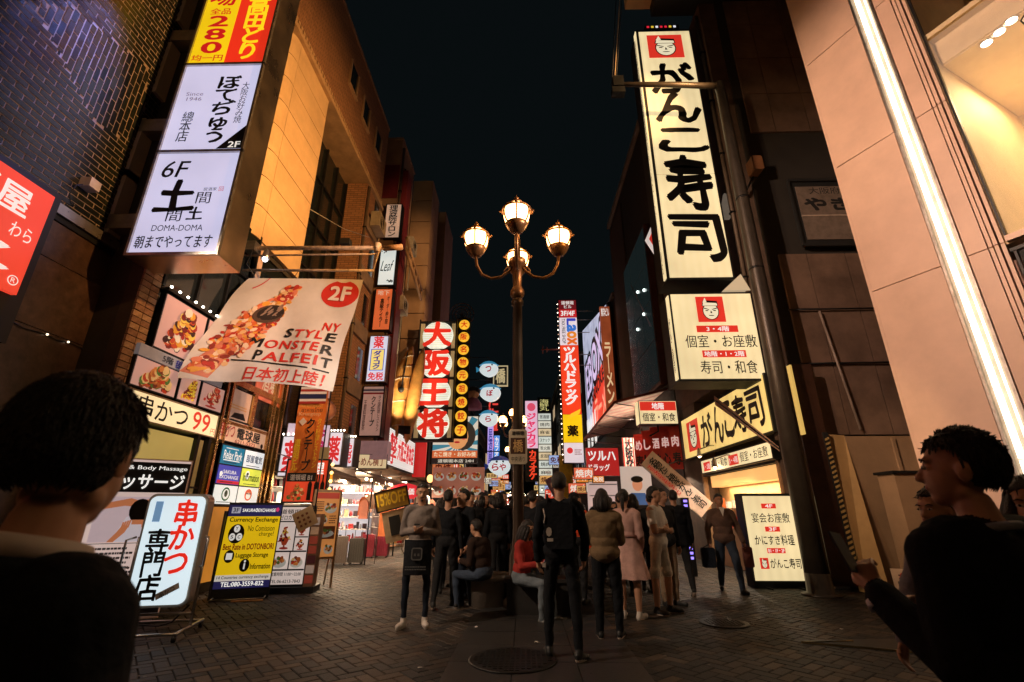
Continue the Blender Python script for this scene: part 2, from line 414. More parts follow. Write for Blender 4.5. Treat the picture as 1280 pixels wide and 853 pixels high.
M_gran = [mat('brown_granite_%d' % i, c, .35, var=.45, vscale=9, bump=.1, spec=.6) for i, c in enumerate([(.085, .045, .028), (.07, .038, .026)])]
zs = [0, 1.2, onX(105, 433, LX).z-.01, onX(133, 363, LX).z, 4.895]; yse = [-2, .2, 1.9, 3.7, 4.95, 6.17]
for a in range(4):
    for c in range(5):
        b = MB(); b.box(LX+8-.01, LX+8+.03, yse[c]-3+.006, yse[c+1]-3-.006, zs[a]+.006, zs[a+1]-.006, M_gran[(a+c) % 2]); b.build('granite_panel', t)
m = MB(); m.box(LX+8-.2, LX+8+.16, 3.2, 3.5, 0, 4.75, mat('cream_jamb', (.5, .38, .27), .55, var=.2)); m.build('door_jamb', t)
cr = mat('cream_panel', (.62, .55, .47), .5, var=.12)
for z in (5.05, 6.05, 7.75, 9.4):
    m = MB(); m.box(LX+8-.05, LX+8+.06, 2.78, 3.2, z+.12, z+1.25, cr); m.build('pilaster_panel', t)
# string of little lamps on the granite, and a junction box
t2 = thing('light_string', 'thin black wire with three tiny bulbs strung along the brown granite', 'string lights', (LX+.04, 4.5, 0))
m = MB(); pts = []
p0 = onX(14, 402, LX+.05); p1 = onX(120, 440, LX+.05)
for i in range(9):
    f = i/8; q = p0.lerp(p1, f); pts.append((q.x-LX-.04, q.y-4.5, q.z-.03*math.sin(f*math.pi*3)**2))
m.tube(pts, .007, M_black, n=5); m.build('wire', t2)
for k in (3, 5, 7):
    m = MB(); m.ball((pts[k][0]+.01, pts[k][1], pts[k][2]), .014, mat('tiny_bulb', (1, .8, .6), emit=(1, .75, .5), es=3, var=0), n=8, k=5); m.build('bulb', t2)
p = onX(107, 232, LX+.03)
t2 = thing('security_light', 'small white box lamp fixed under the tiled wall beside the steel trim', 'wall lamp', tuple(p))
m = MB(); m.box(-.02, .14, -.08, .08, -.06, .08, mat('white_plastic', (.6, .55, .5), .5)); m.build('housing', t2)
m = MB(); m.tube([(.05, -.08, -.05), (.06, -.16, -.12), (.05, -.2, -.3), (.02, -.12, -.38), (.0, -.02, -.36)], .007, M_black, n=5); m.build('cable', t2)
# red restaurant sign
t2 = thing('red_wall_sign', 'large glowing red sign with white brush characters on the granite at far left', 'sign', (LX+.06, 4.95, 0), FL)
x1 = 0; z1 = onX(68, 247, LX+.2).z; z0 = onX(22, 370, LX+.2).z
TR = onX(68, 247, LX+.2).y-4.95; zt, zb = z1, z0; x1 = TR
F = litface('lit_red', (232, 66, 44), .95); WI = ink((245, 225, 210), .9)
m = MB(); m.box(-3.4, x1+.14, -.08, 0, zb-.55, zt+.12, M_black); m.build('backing', t2)
m = MB(); m.box(-3.2, x1, -.15, -.083, zb, zt, F); m.build('face_panel', t2)
text(t2, '楽屋', (x1-.95, zt-.48, x1-.23, zt-.12), WI, y=-.157, bold=.04)
text(t2, 'わら', (x1-.33, zt-.74, x1-.08, zt-.56), WI, y=-.157, bold=.01)
text(t2, '火', (x1-1.3, zb+.2, x1-.22, zt-.78), WI, y=-.157, bold=.06, brush=.03)
p = Print(-.158); p.shape(ell(x1-.1, zb+.14, .06, .06), WI); p.shape(ell(x1-.1, zb+.14, .048, .048), ink((232, 66, 44), .9)); p.build('trademark_ring', t2)
text(t2, 'R', (x1-.125, zb+.11, x1-.075, zb+.17), WI, y=-.162)
text(t2, '居酒屋', (x1-1.0, zb-.4, x1-.12, zb-.12), WI, y=-.086, bold=.03)

# ================================================================ LEFT: stacked projecting sign
def cabinet(t, x0, x1, z0, z1, d, face, frame=M_steel, side=M_dark, fw=.03, back=True):
    m = MB(); m.box(x0, x1, 0, d, z0, z1, side); m.build('cabinet', t)
    m = MB(); m.box(x0+fw, x1-fw, -.012, -.002, z0+fw, z1-fw, face); m.build('face_panel', t)
    m = MB(); m.box(x0, x1, -.03, -.002, z0, z0+fw-.001, frame); m.box(x0, x1, -.03, -.002, z1-fw+.001, z1, frame)
    m.box(x0, x0+fw-.001, -.03, -.002, z0+fw, z1-fw, frame); m.box(x1-fw+.001, x1, -.03, -.002, z0+fw, z1-fw, frame); m.build('frame', t)
t = thing('stacked_sign_tower', 'tall steel sign tower of stacked lit panels, yellow and red above two pale panels', 'sign', (-4.87, 5.65, 4.68))
M_tow = mat('polished_steel', (.72, .58, .42), .3, 1.0, var=.2, vscale=1.2, bump=.25, bscale=1.6)
m = MB(); m.box(-.66, .66, .02, .52, 0, 6.6, M_tow); m.build('cabinet', t)
LAV = litface('lit_lavender', (206, 204, 236), .9); YEL = litface('lit_yellow', (246, 206, 20), .85); RDF = litface('lit_signal_red', (232, 50, 26), .9)
def panel(name, x0, x1, z0, z1, f):
    m = MB(); m.box(x0, x1, -.005, .017, z0, z1, f); return m.build(name, t)
panel('lower_panel', -.63, .62, .05, 1.77, LAV); panel('middle_panel', -.63, .62, 1.84, 3.56, LAV)
panel('yellow_panel', -.63, -.04, 3.63, 6.5, YEL); panel('red_panel', -.035, .62, 3.63, 6.5, RDF)
m = MB()
for z in (0.0, 1.78, 3.57, 6.52): m.box(-.67, .66, -.03, .018, z, z+.045 if z else z+.045, M_steel)
m.box(-.67, -.635, -.03, .018, .046, 6.52, M_steel); m.box(.625, .66, -.03, .018, .046, 6.52, M_steel); m.build('frame', t)
K = ink(BLACK)
text(t, '6F', (-.5, 1.33, -.1, 1.63), K, bold=.01, shear=.15)
text(t, '土', (-.46, .72, .1, 1.28), K, bold=.07, brush=.09)
text(t, '間', (.13, .86, .34, 1.06), K, brush=.03); text(t, '間', (-.24, .56, -.02, .76), K, brush=.03); text(t, '土', (.06, .58, .28, .8), K, bold=.05, brush=.08)
text(t, '居酒家', (.2, 1.08, .4, 1.14), K); text(t, '回', (.43, 1.07, .5, 1.15), ink(RED, .5))
text(t, 'DOMA-DOMA', (-.4, .4, .34, .5), K); text(t, '朝までやってます', (-.58, .12, .52, .33), K, bold=.02, brush=.05)
text(t, 'ぼてぢゅう', (-.02, 1.98, .34, 3.35), K, vert=True, bold=.05, brush=.08)
text(t, '大阪お好み焼', (.38, 2.35, .5, 3.2), K, vert=True, brush=.02); text(t, '總本店', (-.45, 2.0, -.27, 2.6), K, vert=True, bold=.01, brush=.03)
text(t, 'Since\n1946', (-.5, 2.82, -.22, 3.0), ink((150, 130, 150), .4)); p = Print(); p.shape([(.61, 1.85), (.61, 2.3), (.22, 1.85)], K); p.build('corner_flash', t)
text(t, '2F', (.4, 1.87, .58, 1.98), ink(WHITE, .8), y=-.012, bold=.03)
RI = ink((214, 30, 30), .7); YI = ink((250, 214, 30), .9)
text(t, '酒場', (-.58, 5.0, -.12, 5.95), RI, vert=True, bold=.04, brush=.02); text(t, '大衆', (-.58, 6.0, -.12, 6.5), RI, vert=True, bold=.03); text(t, '全品', (-.52, 4.78, -.16, 4.93), RI, bold=.02)
text(t, '280', (-.48, 3.86, -.16, 4.74), RI, vert=True, bold=.05); text(t, '均一円', (-.6, 3.68, -.08, 3.82), RI, bold=.02)
text(t, '豊後高田どり', (.12, 3.72, .5, 5.9), YI, vert=True, bold=.06, brush=.02); text(t, '2F', (.2, 6.0, .5, 6.2), YI, bold=.04)
for z in (.55, 2.35, 4.35): m = MB(); m.box(-1.22, -.665, .12, .34, z, z+.24, mat('galvanised', (.3, .29, .27), .45, .7, vscale=7)); m.build('bracket', t)

# ================================================================ LEFT: parlour building with photo panels and curved orange cladding
SX = -5.5
t = thing('parlour_building', 'narrow building with brick pier, curved orange cladding above and photo boards below', 'building', (-7, 8, 0))
o7 = (7, -8)
def lb(m, x0, x1, y0, y1, z0, z1, mm): m.box(x0+7, x1+7, y0-8, y1-8, z0, z1, mm)
m = MB(); lb(m, -12, SX-.22, 6.0, 10.25, 0, 12.3, M_void); m.build('wall', t)
BRK = [mat('pier_brick_%d' % i, c, .75, var=.3, vscale=20, bump=.3, bscale=90) for i, c in enumerate([(.34, .2, .13), (.27, .15, .1), (.4, .26, .17)])]
m = MB(); lb(m, SX-.219, SX-.03, 6.0, 6.34, 2.6, 6.7, mat('dark_mortar', (.05, .04, .035), .9)); m.build('pier_core', t)
bm_ = [None]*3
for i in range(3):
    b = MB(); b.box(-.04, .0, .005, .165, .006, .088, BRK[i]); bm_[i] = b.mesh('brick')
rb = random.Random(8)
for r_ in range(43):
    for c in range(2):
        z = 2.62+r_*.095; y = 6.0+c*.17
        o = bpy.data.objects.new('brick', rb.choice(bm_)); COL.objects.link(o); o.parent = t; o.location = (SX+7+rb.uniform(-.004, .004), y-8, z)
m = MB(); lb(m, SX-.1, SX-.05, 6.36, 8.5, 4.6, 6.8, M_glass); m.build('window_glass', t)
m = MB()
for y in (6.36, 7.1, 7.8, 8.48): lb(m, SX-.06, SX+.01, y, y+.05, 4.6, 6.8, M_dark)
lb(m, SX-.045, SX+.02, 6.36, 8.5, 5.7, 5.76, M_dark); m.build('window_frame', t)
# curved cladding: courses of big cream panels, each its own piece
M_clad = mat('cream_cladding', (.60, .44, .27), .55, var=.13, vscale=2.5, bump=.12, bscale=25)
ch = .72; rows = 8
arc = [(SX-.5+.5*math.sin(R(a)), 8.42-.5*math.cos(R(a))) for a in range(0, 91, 10)]+[(SX, 8.5)]
for i in range(rows):
    z0 = 6.72+i*ch; z1 = z0+ch-.018
    b = MB(); P = [(x+7, y-8) for x, y in arc]; Q = [(x+7-.08, y-8+.03) for x, y in arc[:-1]]+[(SX+7-.08, .5)]
    n = len(P); vs = [(x, y, z) for z in (z0, z1) for x, y in P+Q]
    fs = [(k, k+1, k+1+2*n, k+2*n) for k in range(n-1)]+[(k+2*n, k+1+2*n, k+1+3*n, k+3*n) for k in range(n-1)]+[(k+1, k, k+n, k+1+n) for k in range(n-1)]
    b.add(vs, fs, M_clad, False); b.build('corner_panel', t)
    for y0, y1 in ((8.505, 10.24),):
        b = MB(); lb(b, SX-.09, SX-.0, y0+.006, y1, z0, z1, M_clad); b.build('cladding_panel', t)
m = MB(); lb(m, SX-.5, SX-.1, 8.0, 10.2, 6.6, 12.5, M_void); m.build('cladding_core', t)
m = MB(); lb(m, SX-.3, SX-.02, 8.52, 8.75, 2.6, 6.7, mat('pale_pier', (.55, .42, .36), .6, var=.15)); m.build('pale_pier', t)
# lower shopfront
GOLD = mat('brass_frame', (.55, .36, .14), .25, .9, vscale=6)
m = MB()
for y in (8.36, 8.52, 10.02, 10.12, 10.3, 10.5): lb(m, SX-.04, SX+.05, y, y+.06, .15, 4.2, GOLD)
lb(m, SX-.02, SX+.04, 8.43, 10.4, 3.62, 3.74, GOLD); lb(m, SX-.02, SX+.04, 9.3, 9.42, 2.9, 3.6, GOLD); lb(m, SX-.02, SX+.04, 8.43, 10.0, 2.87, 2.93, GOLD)
m.build('brass_frame', t)
m = MB(); lb(m, SX-.2, SX-.05, 8.4, 10.6, 2.94, 3.6, M_glass); lb(m, SX-.2, SX-.05, 8.4, 10.6, 3.76, 6.5, M_glass); m.build('upper_glass', t)
m = MB(); lb(m, SX-.2, SX-.06, 6.45, 7.95, .9, 2.5, litface('lit_cream_window', (206, 178, 96), .55, var=.2)); m.build('lit_window', t)
m = MB()
for y in (6.4, 7.9, 8.2): lb(m, SX-.05, SX+.02, y, y+.07, 0, 2.56, M_dark)
lb(m, SX-.04, SX+.01, 6.4, 8.2, 1.7, 1.73, M_dark); lb(m, SX-.05, SX+.01, 6.4, 8.35, .8, .88, M_dark); m.build('window_frame', t)
m = MB(); lb(m, SX-.15, SX-.07, 8.0, 8.2, .9, 2.5, mat('amber_glass', (.3, .2, .08), .2, emit=(1, .6, .2), es=.12)); m.build('amber_glass', t)
m = MB(); lb(m, SX-.1, SX+.02, 8.45, 10.05, .2, 1.42, litface('lit_amber', (236, 150, 50), .55, var=.4)); m.build('lit_plinth', t)

def onwall(name, label, cat, y0, z0, X=SX, group=None): return thing(name, label, cat, (X, y0, z0), FL, group)
# photo boards
PK = litface('lit_photo_ground', (226, 170, 152), .5); 
ph = [(6.42, 7.42, 3.62, 4.5, 'tall pink photo board of a large chocolate fruit parfait under the bulbs', 11, FRUIT),
      (7.46, 8.05, 3.62, 4.5, 'narrower pink photo board of a slim parfait under the bulbs', 12, FRUIT),
      (8.09, 8.45, 3.62, 4.5, 'slim photo board mostly hidden by the hanging banner', 13, FRUIT),
      (6.2, 7.1, 2.99, 3.43, 'photo board of an orange layered dessert left in the lower row', 14, MEAT),
      (7.14, 7.62, 2.99, 3.43, 'photo board of yellow mango dessert in the middle of the lower row', 15, [(236, 180, 40), (250, 210, 70), (200, 90, 30), (120, 40, 30)]),
      (7.66, 8.3, 2.99, 3.43, 'photo board of a red dessert in a stemmed glass right in the lower row', 16, [(210, 60, 40), (230, 110, 70), (150, 40, 30), (240, 200, 160)])]
for y0, y1, z0, z1, lab, sd, pal in ph:
    q = onwall('photo_board', lab, 'menu photo', (y0+y1)/2, z0, group='food photo boards on the parlour front'); w = (y1-y0)/2; h = z1-z0
    m = MB(); m.box(-w, w, -.05, .04, 0, h, M_dark); m.build('frame', q); m = MB(); m.box(-w+.02, w-.02, -.06, -.052, .02, h-.02, PK); m.build('face_panel', q)
    p = Print(-.063); food(p, -w+.03, .03, w-.03, h-.05, sd, pal, es=.4, glass=sd in (12, 13, 16), n=110); p.build('picture', q)
q = onwall('bulb_strip', 'row of bright white bulbs along the top of the photo boards', 'light strip', 7.4, 4.53)
m = MB(); m.box(-1.0, 1.05, -.09, 0, 0, .05, M_dark); m.build('rail', q)
BUL = mat('white_bulb', (1, .9, .8), emit=(1, .85, .66), es=9, var=0)
for i in range(11):
    m = MB(); m.ball((-.95+i*.19, -.08, .075), .022, BUL, n=8, k=5); m.build('bulb', q)
q = onwall('floor_guide_sign', 'thin grey strip sign with blue characters between the two rows of photos', 'sign', 6.95, 3.43)
m = MB(); m.box(-.75, 1.2, -.07, 0, 0, .17, mat('grey_strip', (.35, .34, .34), .5, emit=(.5, .5, .55), es=.12)); m.build('backing', q)
text(q, '5階', (-.3, .03, -.08, .14), ink(BLACK), y=-.076, bold=.02); text(q, '部屋電気', (-.02, .02, .75, .15), ink((50, 50, 150), .2), y=-.076, bold=.04)
# skewer sign "99 yen"
q = onwall('skewer_price_sign', 'long cream lit sign with 99 in red above the yellow window', 'sign', 7.2, 2.56)
CRM = litface('lit_warm_white', (255, 226, 170), .92, var=.12)
cabinet(q, -1.15, 1.14, 0, .41, .25, CRM, frame=mat('sign_edge', (.3, .2, .12), .5), fw=.02)
text(q, '串かつ', (-.72, .05, .35, .37), K, y=-.018, bold=.02, brush=.05); text(q, '99', (.48, .06, .92, .36), ink((214, 60, 40), .8), y=-.018, bold=.02); text(q, '円', (.98, .05, 1.1, .15), ink((214, 60, 40), .8), y=-.018)
# bulb shop sign
q = onwall('light_bulb_bar_sign', 'pink beige lit sign with black and red characters beside the 99 sign', 'sign', 9.25, 2.55)
cabinet(q, -.86, .86, 0, .42, .12, litface('lit_beige', (236, 178, 140), .62), frame=M_dark, fw=.02)
text(q, '電球屋', (-.28, .1, .55, .31), K, y=-.018, bold=.05, brush=.04); text(q, '串かつ', (-.8, .08, -.36, .36), ink((190, 50, 40), .4), y=-.018, bold=.02, brush=.08)
text(q, '6211-5373', (-.3, .02, .4, .085), ink((160, 30, 30), .3), y=-.018, bold=.02); text(q, 'とき串屋', (.05, .34, .6, .39), ink((190, 50, 40), .4), y=-.018)
p = Print(-.019); p.el(-.05, .36, .1, .035, ink((200, 60, 40), .5)); p.el(.66, .07, .05, .05, K); p.tube([(-.82, -.02, .06), (-.5, -.02, .3)], .006, K, n=4); p.build('emblem', q)
# directory of tenants
q = onwall('tenant_directory', 'lit tenant directory of six coloured cards in brass frames', 'sign', 9.27, 1.45)
m = MB(); m.box(-.75, .75, -.06, .04, 0, 1.06, M_dark); m.build('frame', q)
cards = [((10, 110, 140), 'Relax Park', WHITE), ((238, 240, 240), '部屋電気', (30, 60, 130)), ((64, 70, 168), 'SAKURA\nEXCHANGE', WHITE), ((226, 232, 80), 'Information', (40, 90, 40)), ((236, 238, 232), '', BLACK), ((240, 236, 226), '', BLACK)]
for i, (c, s, tc) in enumerate(cards):
    cx = -.37 if i % 2 == 0 else .37; z = .71-(i//2)*.345
    m = MB(); m.box(cx-.35, cx+.35, -.07, -.062, z, z+.32, litface('card_%d' % i, c, .85)); m.build('card', q)
    if s: text(q, s, (cx-.29, z+.09, cx+.29, z+.24), ink(tc, .6 if sum(tc) > 300 else 0), y=-.075, bold=.03)
    p = Print(-.075)
    if i == 4: p.el(cx, z+.17, .13, .12, ink((40, 110, 70), .4)); p.el(cx, z+.17, .1, .09, ink((230, 230, 220), .8)); p.el(cx, z+.18, .05, .06, ink((60, 80, 60), .2))
    if i == 5: p.el(cx, z+.18, .13, .11, ink((220, 80, 40), .7)); p.el(cx, z+.16, .08, .06, ink((240, 230, 210), .8)); p.rect(cx-.09, z+.19, cx+.09, z+.21, ink((120, 40, 30), .3))
    if i == 3: p.el(cx-.15, z+.2, .07, .08, ink((250, 250, 240), .9)); p.el(cx-.15, z+.22, .04, .03, ink((60, 70, 50), .2))
    if i == 2: p.rect(cx-.34, z+.005, cx+.34, z+.06, ink((210, 40, 60), .7)); p.el(cx-.26, z+.17, .05, .05, ink(WHITE, .9), n=5)
    if i == 0: p.rect(cx-.28, z+.06, cx+.24, z+.075, ink(WHITE, .8)); p.lines(cx-.25, z+.26, cx+.25, z+.3, 1, ink(WHITE, .6), i)
    p.lines(cx-.25, z+.015, cx+.25, z+.05, 1, ink((40, 40, 50)), i); p.build('print', q)
q = onwall('red_bar_poster', 'dim red poster behind glass just under the corner of the banner', 'poster', 9.85, 3.05, X=SX-.03)
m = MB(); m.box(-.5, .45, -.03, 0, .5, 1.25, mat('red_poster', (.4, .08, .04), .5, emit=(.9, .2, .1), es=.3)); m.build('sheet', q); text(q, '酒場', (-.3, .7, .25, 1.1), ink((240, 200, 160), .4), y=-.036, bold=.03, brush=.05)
q = onwall('drinks_poster', 'dim beige poster behind the upper glass above the bulb shop sign', 'poster', 8.9, 2.98, X=SX-.03)
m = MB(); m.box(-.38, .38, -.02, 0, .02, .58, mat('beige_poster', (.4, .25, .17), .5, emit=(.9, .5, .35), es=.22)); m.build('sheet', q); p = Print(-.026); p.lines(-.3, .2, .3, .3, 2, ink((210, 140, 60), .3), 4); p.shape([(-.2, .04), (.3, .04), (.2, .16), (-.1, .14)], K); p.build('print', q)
# ================================================================ LEFT: brick building with the recessed glass front
def facade(t, X, y0, y1, z0, z1, rows, cols, wm, gm, side=1, ww=.6, wh=.55, d=.12, name='window', lit=None, seed=0):
    """windows (recess, pane, sill) on a street wall at X; side=+1 left wall, -1 right wall. coordinates local to t"""
    ox, oy, oz = t.location; rn = random.Random(seed); dx = side
    cw = (y1-y0)/cols; rh = (z1-z0)/rows
    for r_ in range(rows):
        for c in range(cols):
            yc = y0+(c+.5)*cw; zc = z0+(r_+.5)*rh; hy = cw*ww/2; hz = rh*wh/2
            f = MB(); a, b = sorted((X-ox, X+dx*.06-ox)); fr = .05
            f.box(a, b, yc-hy-fr-oy, yc+hy+fr-oy, zc-hz-fr, zc-hz, wm); f.box(a, b, yc-hy-fr-oy, yc+hy+fr-oy, zc+hz, zc+hz+fr, wm)
            f.box(a, b, yc-hy-fr-oy, yc-hy-oy, zc-hz, zc+hz, wm); f.box(a, b, yc+hy-oy, yc+hy+fr-oy, zc-hz, zc+hz, wm); f.box(a, b, yc-.02-oy, yc+.02-oy, zc-hz, zc+hz, wm)
            w_ = f.build(name, t)
            g2 = MB(); a, b = sorted((X+dx*.004-ox, X+dx*.02-ox))
            g2.box(a, b, yc-hy-oy, yc+hy-oy, zc-hz, zc+hz, lit if (lit and rn.random() < .3) else gm); g2.build('pane', w_)
t = thing('brick_building', 'orange brown brick tile building overhanging a dark glass front with three small windows', 'building', (-8, 12, 0))
def Lb(m, x0, x1, y0, y1, z0, z1, mm): o = t.location; m.box(x0-o.x, x1-o.x, y0-o.y, y1-o.y, z0-o.z, z1-o.z, mm)
def brickmat(name, c1, c2, mortar, sc):
    m = mat(name, c1, .8, var=0, detail=False); n = m.node_tree.nodes; l = m.node_tree.links; b = n['Principled BSDF']
    tc = n.new('ShaderNodeTexCoord'); sx = n.new('ShaderNodeSeparateXYZ'); cx = n.new('ShaderNodeCombineXYZ'); ad = n.new('ShaderNodeMath')
    l.new(tc.outputs['Object'], sx.inputs[0]); l.new(sx.outputs['X'], ad.inputs[0]); l.new(sx.outputs['Y'], ad.inputs[1]); l.new(ad.outputs[0], cx.inputs['X']); l.new(sx.outputs['Z'], cx.inputs['Y'])
    bt = n.new('ShaderNodeTexBrick'); bt.inputs['Color1'].default_value = (*c1, 1); bt.inputs['Color2'].default_value = (*c2, 1); bt.inputs['Mortar'].default_value = (*mortar, 1)
    bt.inputs['Scale'].default_value = sc; bt.inputs['Mortar Size'].default_value = .025; bt.inputs['Brick Width'].default_value = .8; bt.inputs['Row Height'].default_value = .26
    l.new(cx.outputs[0], bt.inputs['Vector']); l.new(bt.outputs['Color'], b.inputs['Base Color'])
    bp = n.new('ShaderNodeBump'); bp.inputs['Strength'].default_value = .5; bp.inputs['Distance'].default_value = .02; bp.invert = True; l.new(bt.outputs['Fac'], bp.inputs['Height']); l.new(bp.outputs['Normal'], b.inputs['Normal']); return m
M_bt = brickmat('orange_brick_tile', (.36, .19, .105), (.28, .145, .08), (.1, .06, .04), 3.0)
m = MB(); Lb(m, -12, SX, 7.2, 15.4, 12.75, 16.3, M_bt); m.build('upper_wall', t)
m = MB(); Lb(m, -12, -6.3, 10.27, 13.75, 0, 12.4, M_void); m.build('recess_wall', t)
m = MB(); Lb(m, -6.3, -6.25, 10.3, 13.7, 3.4, 12.3, M_glass); m.build('glass_front', t)
m = MB()
for y in np.arange(10.3, 13.8, .85): Lb(m, -6.25, -6.17, y, y+.06, 3.4, 12.3, M_dark)
for z in np.arange(3.4, 12.4, 1.5): Lb(m, -6.25, -6.18, 10.36, 13.7, z, z+.07, M_dark)
m.build('mullion', t)
m = MB(); Lb(m, -12, SX, 13.8, 15.4, 2.9, 12.4, M_bt); m.build('pier', t)
for k in range(5):
    m = MB(); z = 2.9+k*1.95; Lb(m, SX-.1, SX+.09, 14.0, 15.3, z, z+.5, mat('concrete_band', (.2, .15, .12), .8, var=.3)); m.build('balcony_slab', t)
    m = MB(); Lb(m, SX-.3, SX+.012, 14.75, 15.25, z+.6, z+1.7, M_glass); m.build('window', t)
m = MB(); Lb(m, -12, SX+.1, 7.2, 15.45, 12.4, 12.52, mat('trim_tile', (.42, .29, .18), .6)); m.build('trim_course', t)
for zz in (12.54, 12.64):
    m = MB()
    for i in range(58): y = 7.25+i*.14; Lb(m, SX-.1, SX+.07, y, y+.085, zz, zz+.085, MATS['trim_tile'])
    m.build('dentil_course', t, kind='stuff')
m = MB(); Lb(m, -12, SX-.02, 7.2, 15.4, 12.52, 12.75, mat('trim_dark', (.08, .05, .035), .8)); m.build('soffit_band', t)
for px, py in ((442, 100), (457, 143), (472, 180)):
    q = onX(px, py, SX); 
    f = MB(); Lb(f, SX-.02, SX+.05, q.y-.36, q.y-.3, q.z-.5, q.z+.5, MATS['trim_tile']); Lb(f, SX-.02, SX+.05, q.y+.3, q.y+.36, q.z-.5, q.z+.5, MATS['trim_tile'])
    Lb(f, SX-.02, SX+.09, q.y-.36, q.y+.36, q.z-.56, q.z-.502, MATS['trim_tile']); w_ = f.build('window', t)
    f = MB(); Lb(f, SX-.02, SX+.008, q.y-.3, q.y+.3, q.z-.5, q.z+.5, M_glass); f.build('pane', w_)
m = MB(); Lb(m, -12, SX+.03, 7.2, 15.43, 16.302, 16.4, mat('coping', (.3, .2, .14), .7)); m.build('coping', t)

# buildings further down on the left
M_tan = mat('tan_render', (.30, .19, .125), .8, var=.2, vscale=1.5, bump=.2); M_crim = mat('crimson_cladding', (.16, .022, .03), .45, var=.25)
t = thing('tan_building', 'plain tan rendered building with crimson side cladding behind the upright signs', 'building', (-8, 17.6, 0))
m = MB(); Lb(m, -12, -5.25, 16.55, 18.8, 2.9, 16.9, M_tan); m.build('wall', t)
m = MB(); Lb(m, -5.246, -4.93, 16.75, 17.4, 3.6, 15.4, M_crim); m.build('crimson_cladding', t)
m = MB(); Lb(m, -5.9, -5.25, 16.5, 16.545, 13.8, 15.5, M_crim); m.build('crimson_gable', t)
m = MB(); Lb(m, -12, -5.2, 16.5, 18.85, 16.902, 17.0, MATS['coping']); m.build('coping', t)
facade(t, -5.25, 16.9, 18.7, 3.5, 16.3, 6, 1, M_dark, M_glass, 1, seed=3)
t = thing('beige_panel_building', 'tall beige panelled building with rounded bay and open fire balconies', 'building', (-8, 24, 0))
M_bg = mat('beige_panel', (.42, .27, .165), .7, var=.15, vscale=1)
m = MB(); Lb(m, -13, -5.45, 22.8, 27, 3.0, 18.3, M_tan); m.build('wall', t)
for i in range(10):
    z = 5.2+i*1.3
    m = MB(); Lb(m, -5.8, -4.75, 20.9, 22.79, z+.02, z+1.28, M_bg); m.build('bay_panel', t)
m = MB(); Lb(m, -5.09, -4.4, 23.2, 26, 11.0, 17.8, M_tan); m.build('upper_bay', t)
for i in range(6):
    m = MB(); z = 5+i*2.1; Lb(m, -5.09, -4.7, 24.2, 25.6, z, z+.12, M_conc); m.build('balcony_slab', t)
    m = MB()
    for j in range(8): Lb(m, -4.72, -4.7, 24.2+j*.2, 24.22+j*.2, z+.12, z+.9, M_dark)
    Lb(m, -4.73, -4.69, 24.2, 25.6, z+.9, z+.94, M_dark); m.build('railing', t)
q = thing('ladder_rail', 'slanted tan fire escape rail climbing the beige panelled building', 'fire escape', (-4.55, 21, 0))
m = MB(); a = onX(508, 310, -4.5); b = onX(527, 375, -4.5)
for dz in (0, .45): m.tube([(0.02, a.y-21, a.z+dz), (0.02, b.y-21, b.z+dz)], .06, M_bg, n=6)
for k in range(7): f = k/6; m.tube([(0.02, a.lerp(b, f).y-21, a.lerp(b, f).z), (0.02, a.lerp(b, f).y-21, a.lerp(b, f).z+.45)], .025, M_bg, n=5)
m.build('rail', q)
shopg = [((-5.4, 27.2, 33, 12), 'dark narrow building behind the round lantern sign', 4), ((-5.6, 33.2, 41, 10.5), 'dark low building behind the pufferfish lanterns', 5), ((-5.4, 41.2, 52, 12.5), 'dark building down the street beside the red crab restaurant letters', 6), ((-5.0, 52.2, 70, 10), 'dark building at the far left end of the street', 7), ((-4.4, 70.5, 96, 10.5), 'farthest building on the left side of the street', 8)]
GW = mat('far_lit_window', (.3, .25, .2), emit=(1, .72, .42), es=.5)
for (X, y0, y1, h), lab, sd in shopg:
    t = thing('street_building', lab, 'building', (X-4, (y0+y1)/2, 0), group='dark buildings down the left side')
    m = MB(); Lb(m, X-9, X, y0, y1, 0, h, M_void); m.build('wall', t); m = MB(); Lb(m, X-9, X+.15, y0, y1, h, h+.25, M_conc); m.build('roof_edge', t)
    facade(t, X, y0+.2, y1-.2, 3.4, h-.5, max(2, int((h-3.5)/2.8)), 2, M_dark, M_glass, 1, lit=GW, seed=sd)

for i, (x, y, z, lab) in enumerate(((SX+.12, 14.6, 10.9, 'air conditioner box high on the brick pier of the brick building'), (-5.1, 17.6, 9.0, 'air conditioner box on the tan building behind the orange sign'), (-5.1, 18.3, 12.2, 'air conditioner box at the top of the tan building'), (-5.35, 24.6, 6.4, 'air conditioner box low on the beige panelled building'), (-5.3, 30, 8.2, 'air conditioner box on the dark building behind the discs'))):
    t = thing('air_conditioner', lab, 'air conditioner', (x, y, z), FL, 'air conditioners on the left buildings')
    m = MB(); m.box(-.4, .4, -.32, 0, 0, .6, mat('aged_white_metal', (.38, .34, .28), .6, var=.3)); m.build('body', t)
    m = MB()
    for r_ in (.08, .15, .22): m.tube([(-.08+r_*math.cos(a), -.33, .3+r_*math.sin(a)) for a in np.linspace(0, 6.28, 17)], .008, M_dark, n=4)
    m.build('fan_grille', t); m = MB(); m.tube([(.42, -.1, .3), (.5, -.05, .2), (.5, 0, -1.6)], .03, mat('pipe_wrap', (.3, .25, .18), .7), n=6); m.build('pipe', t)
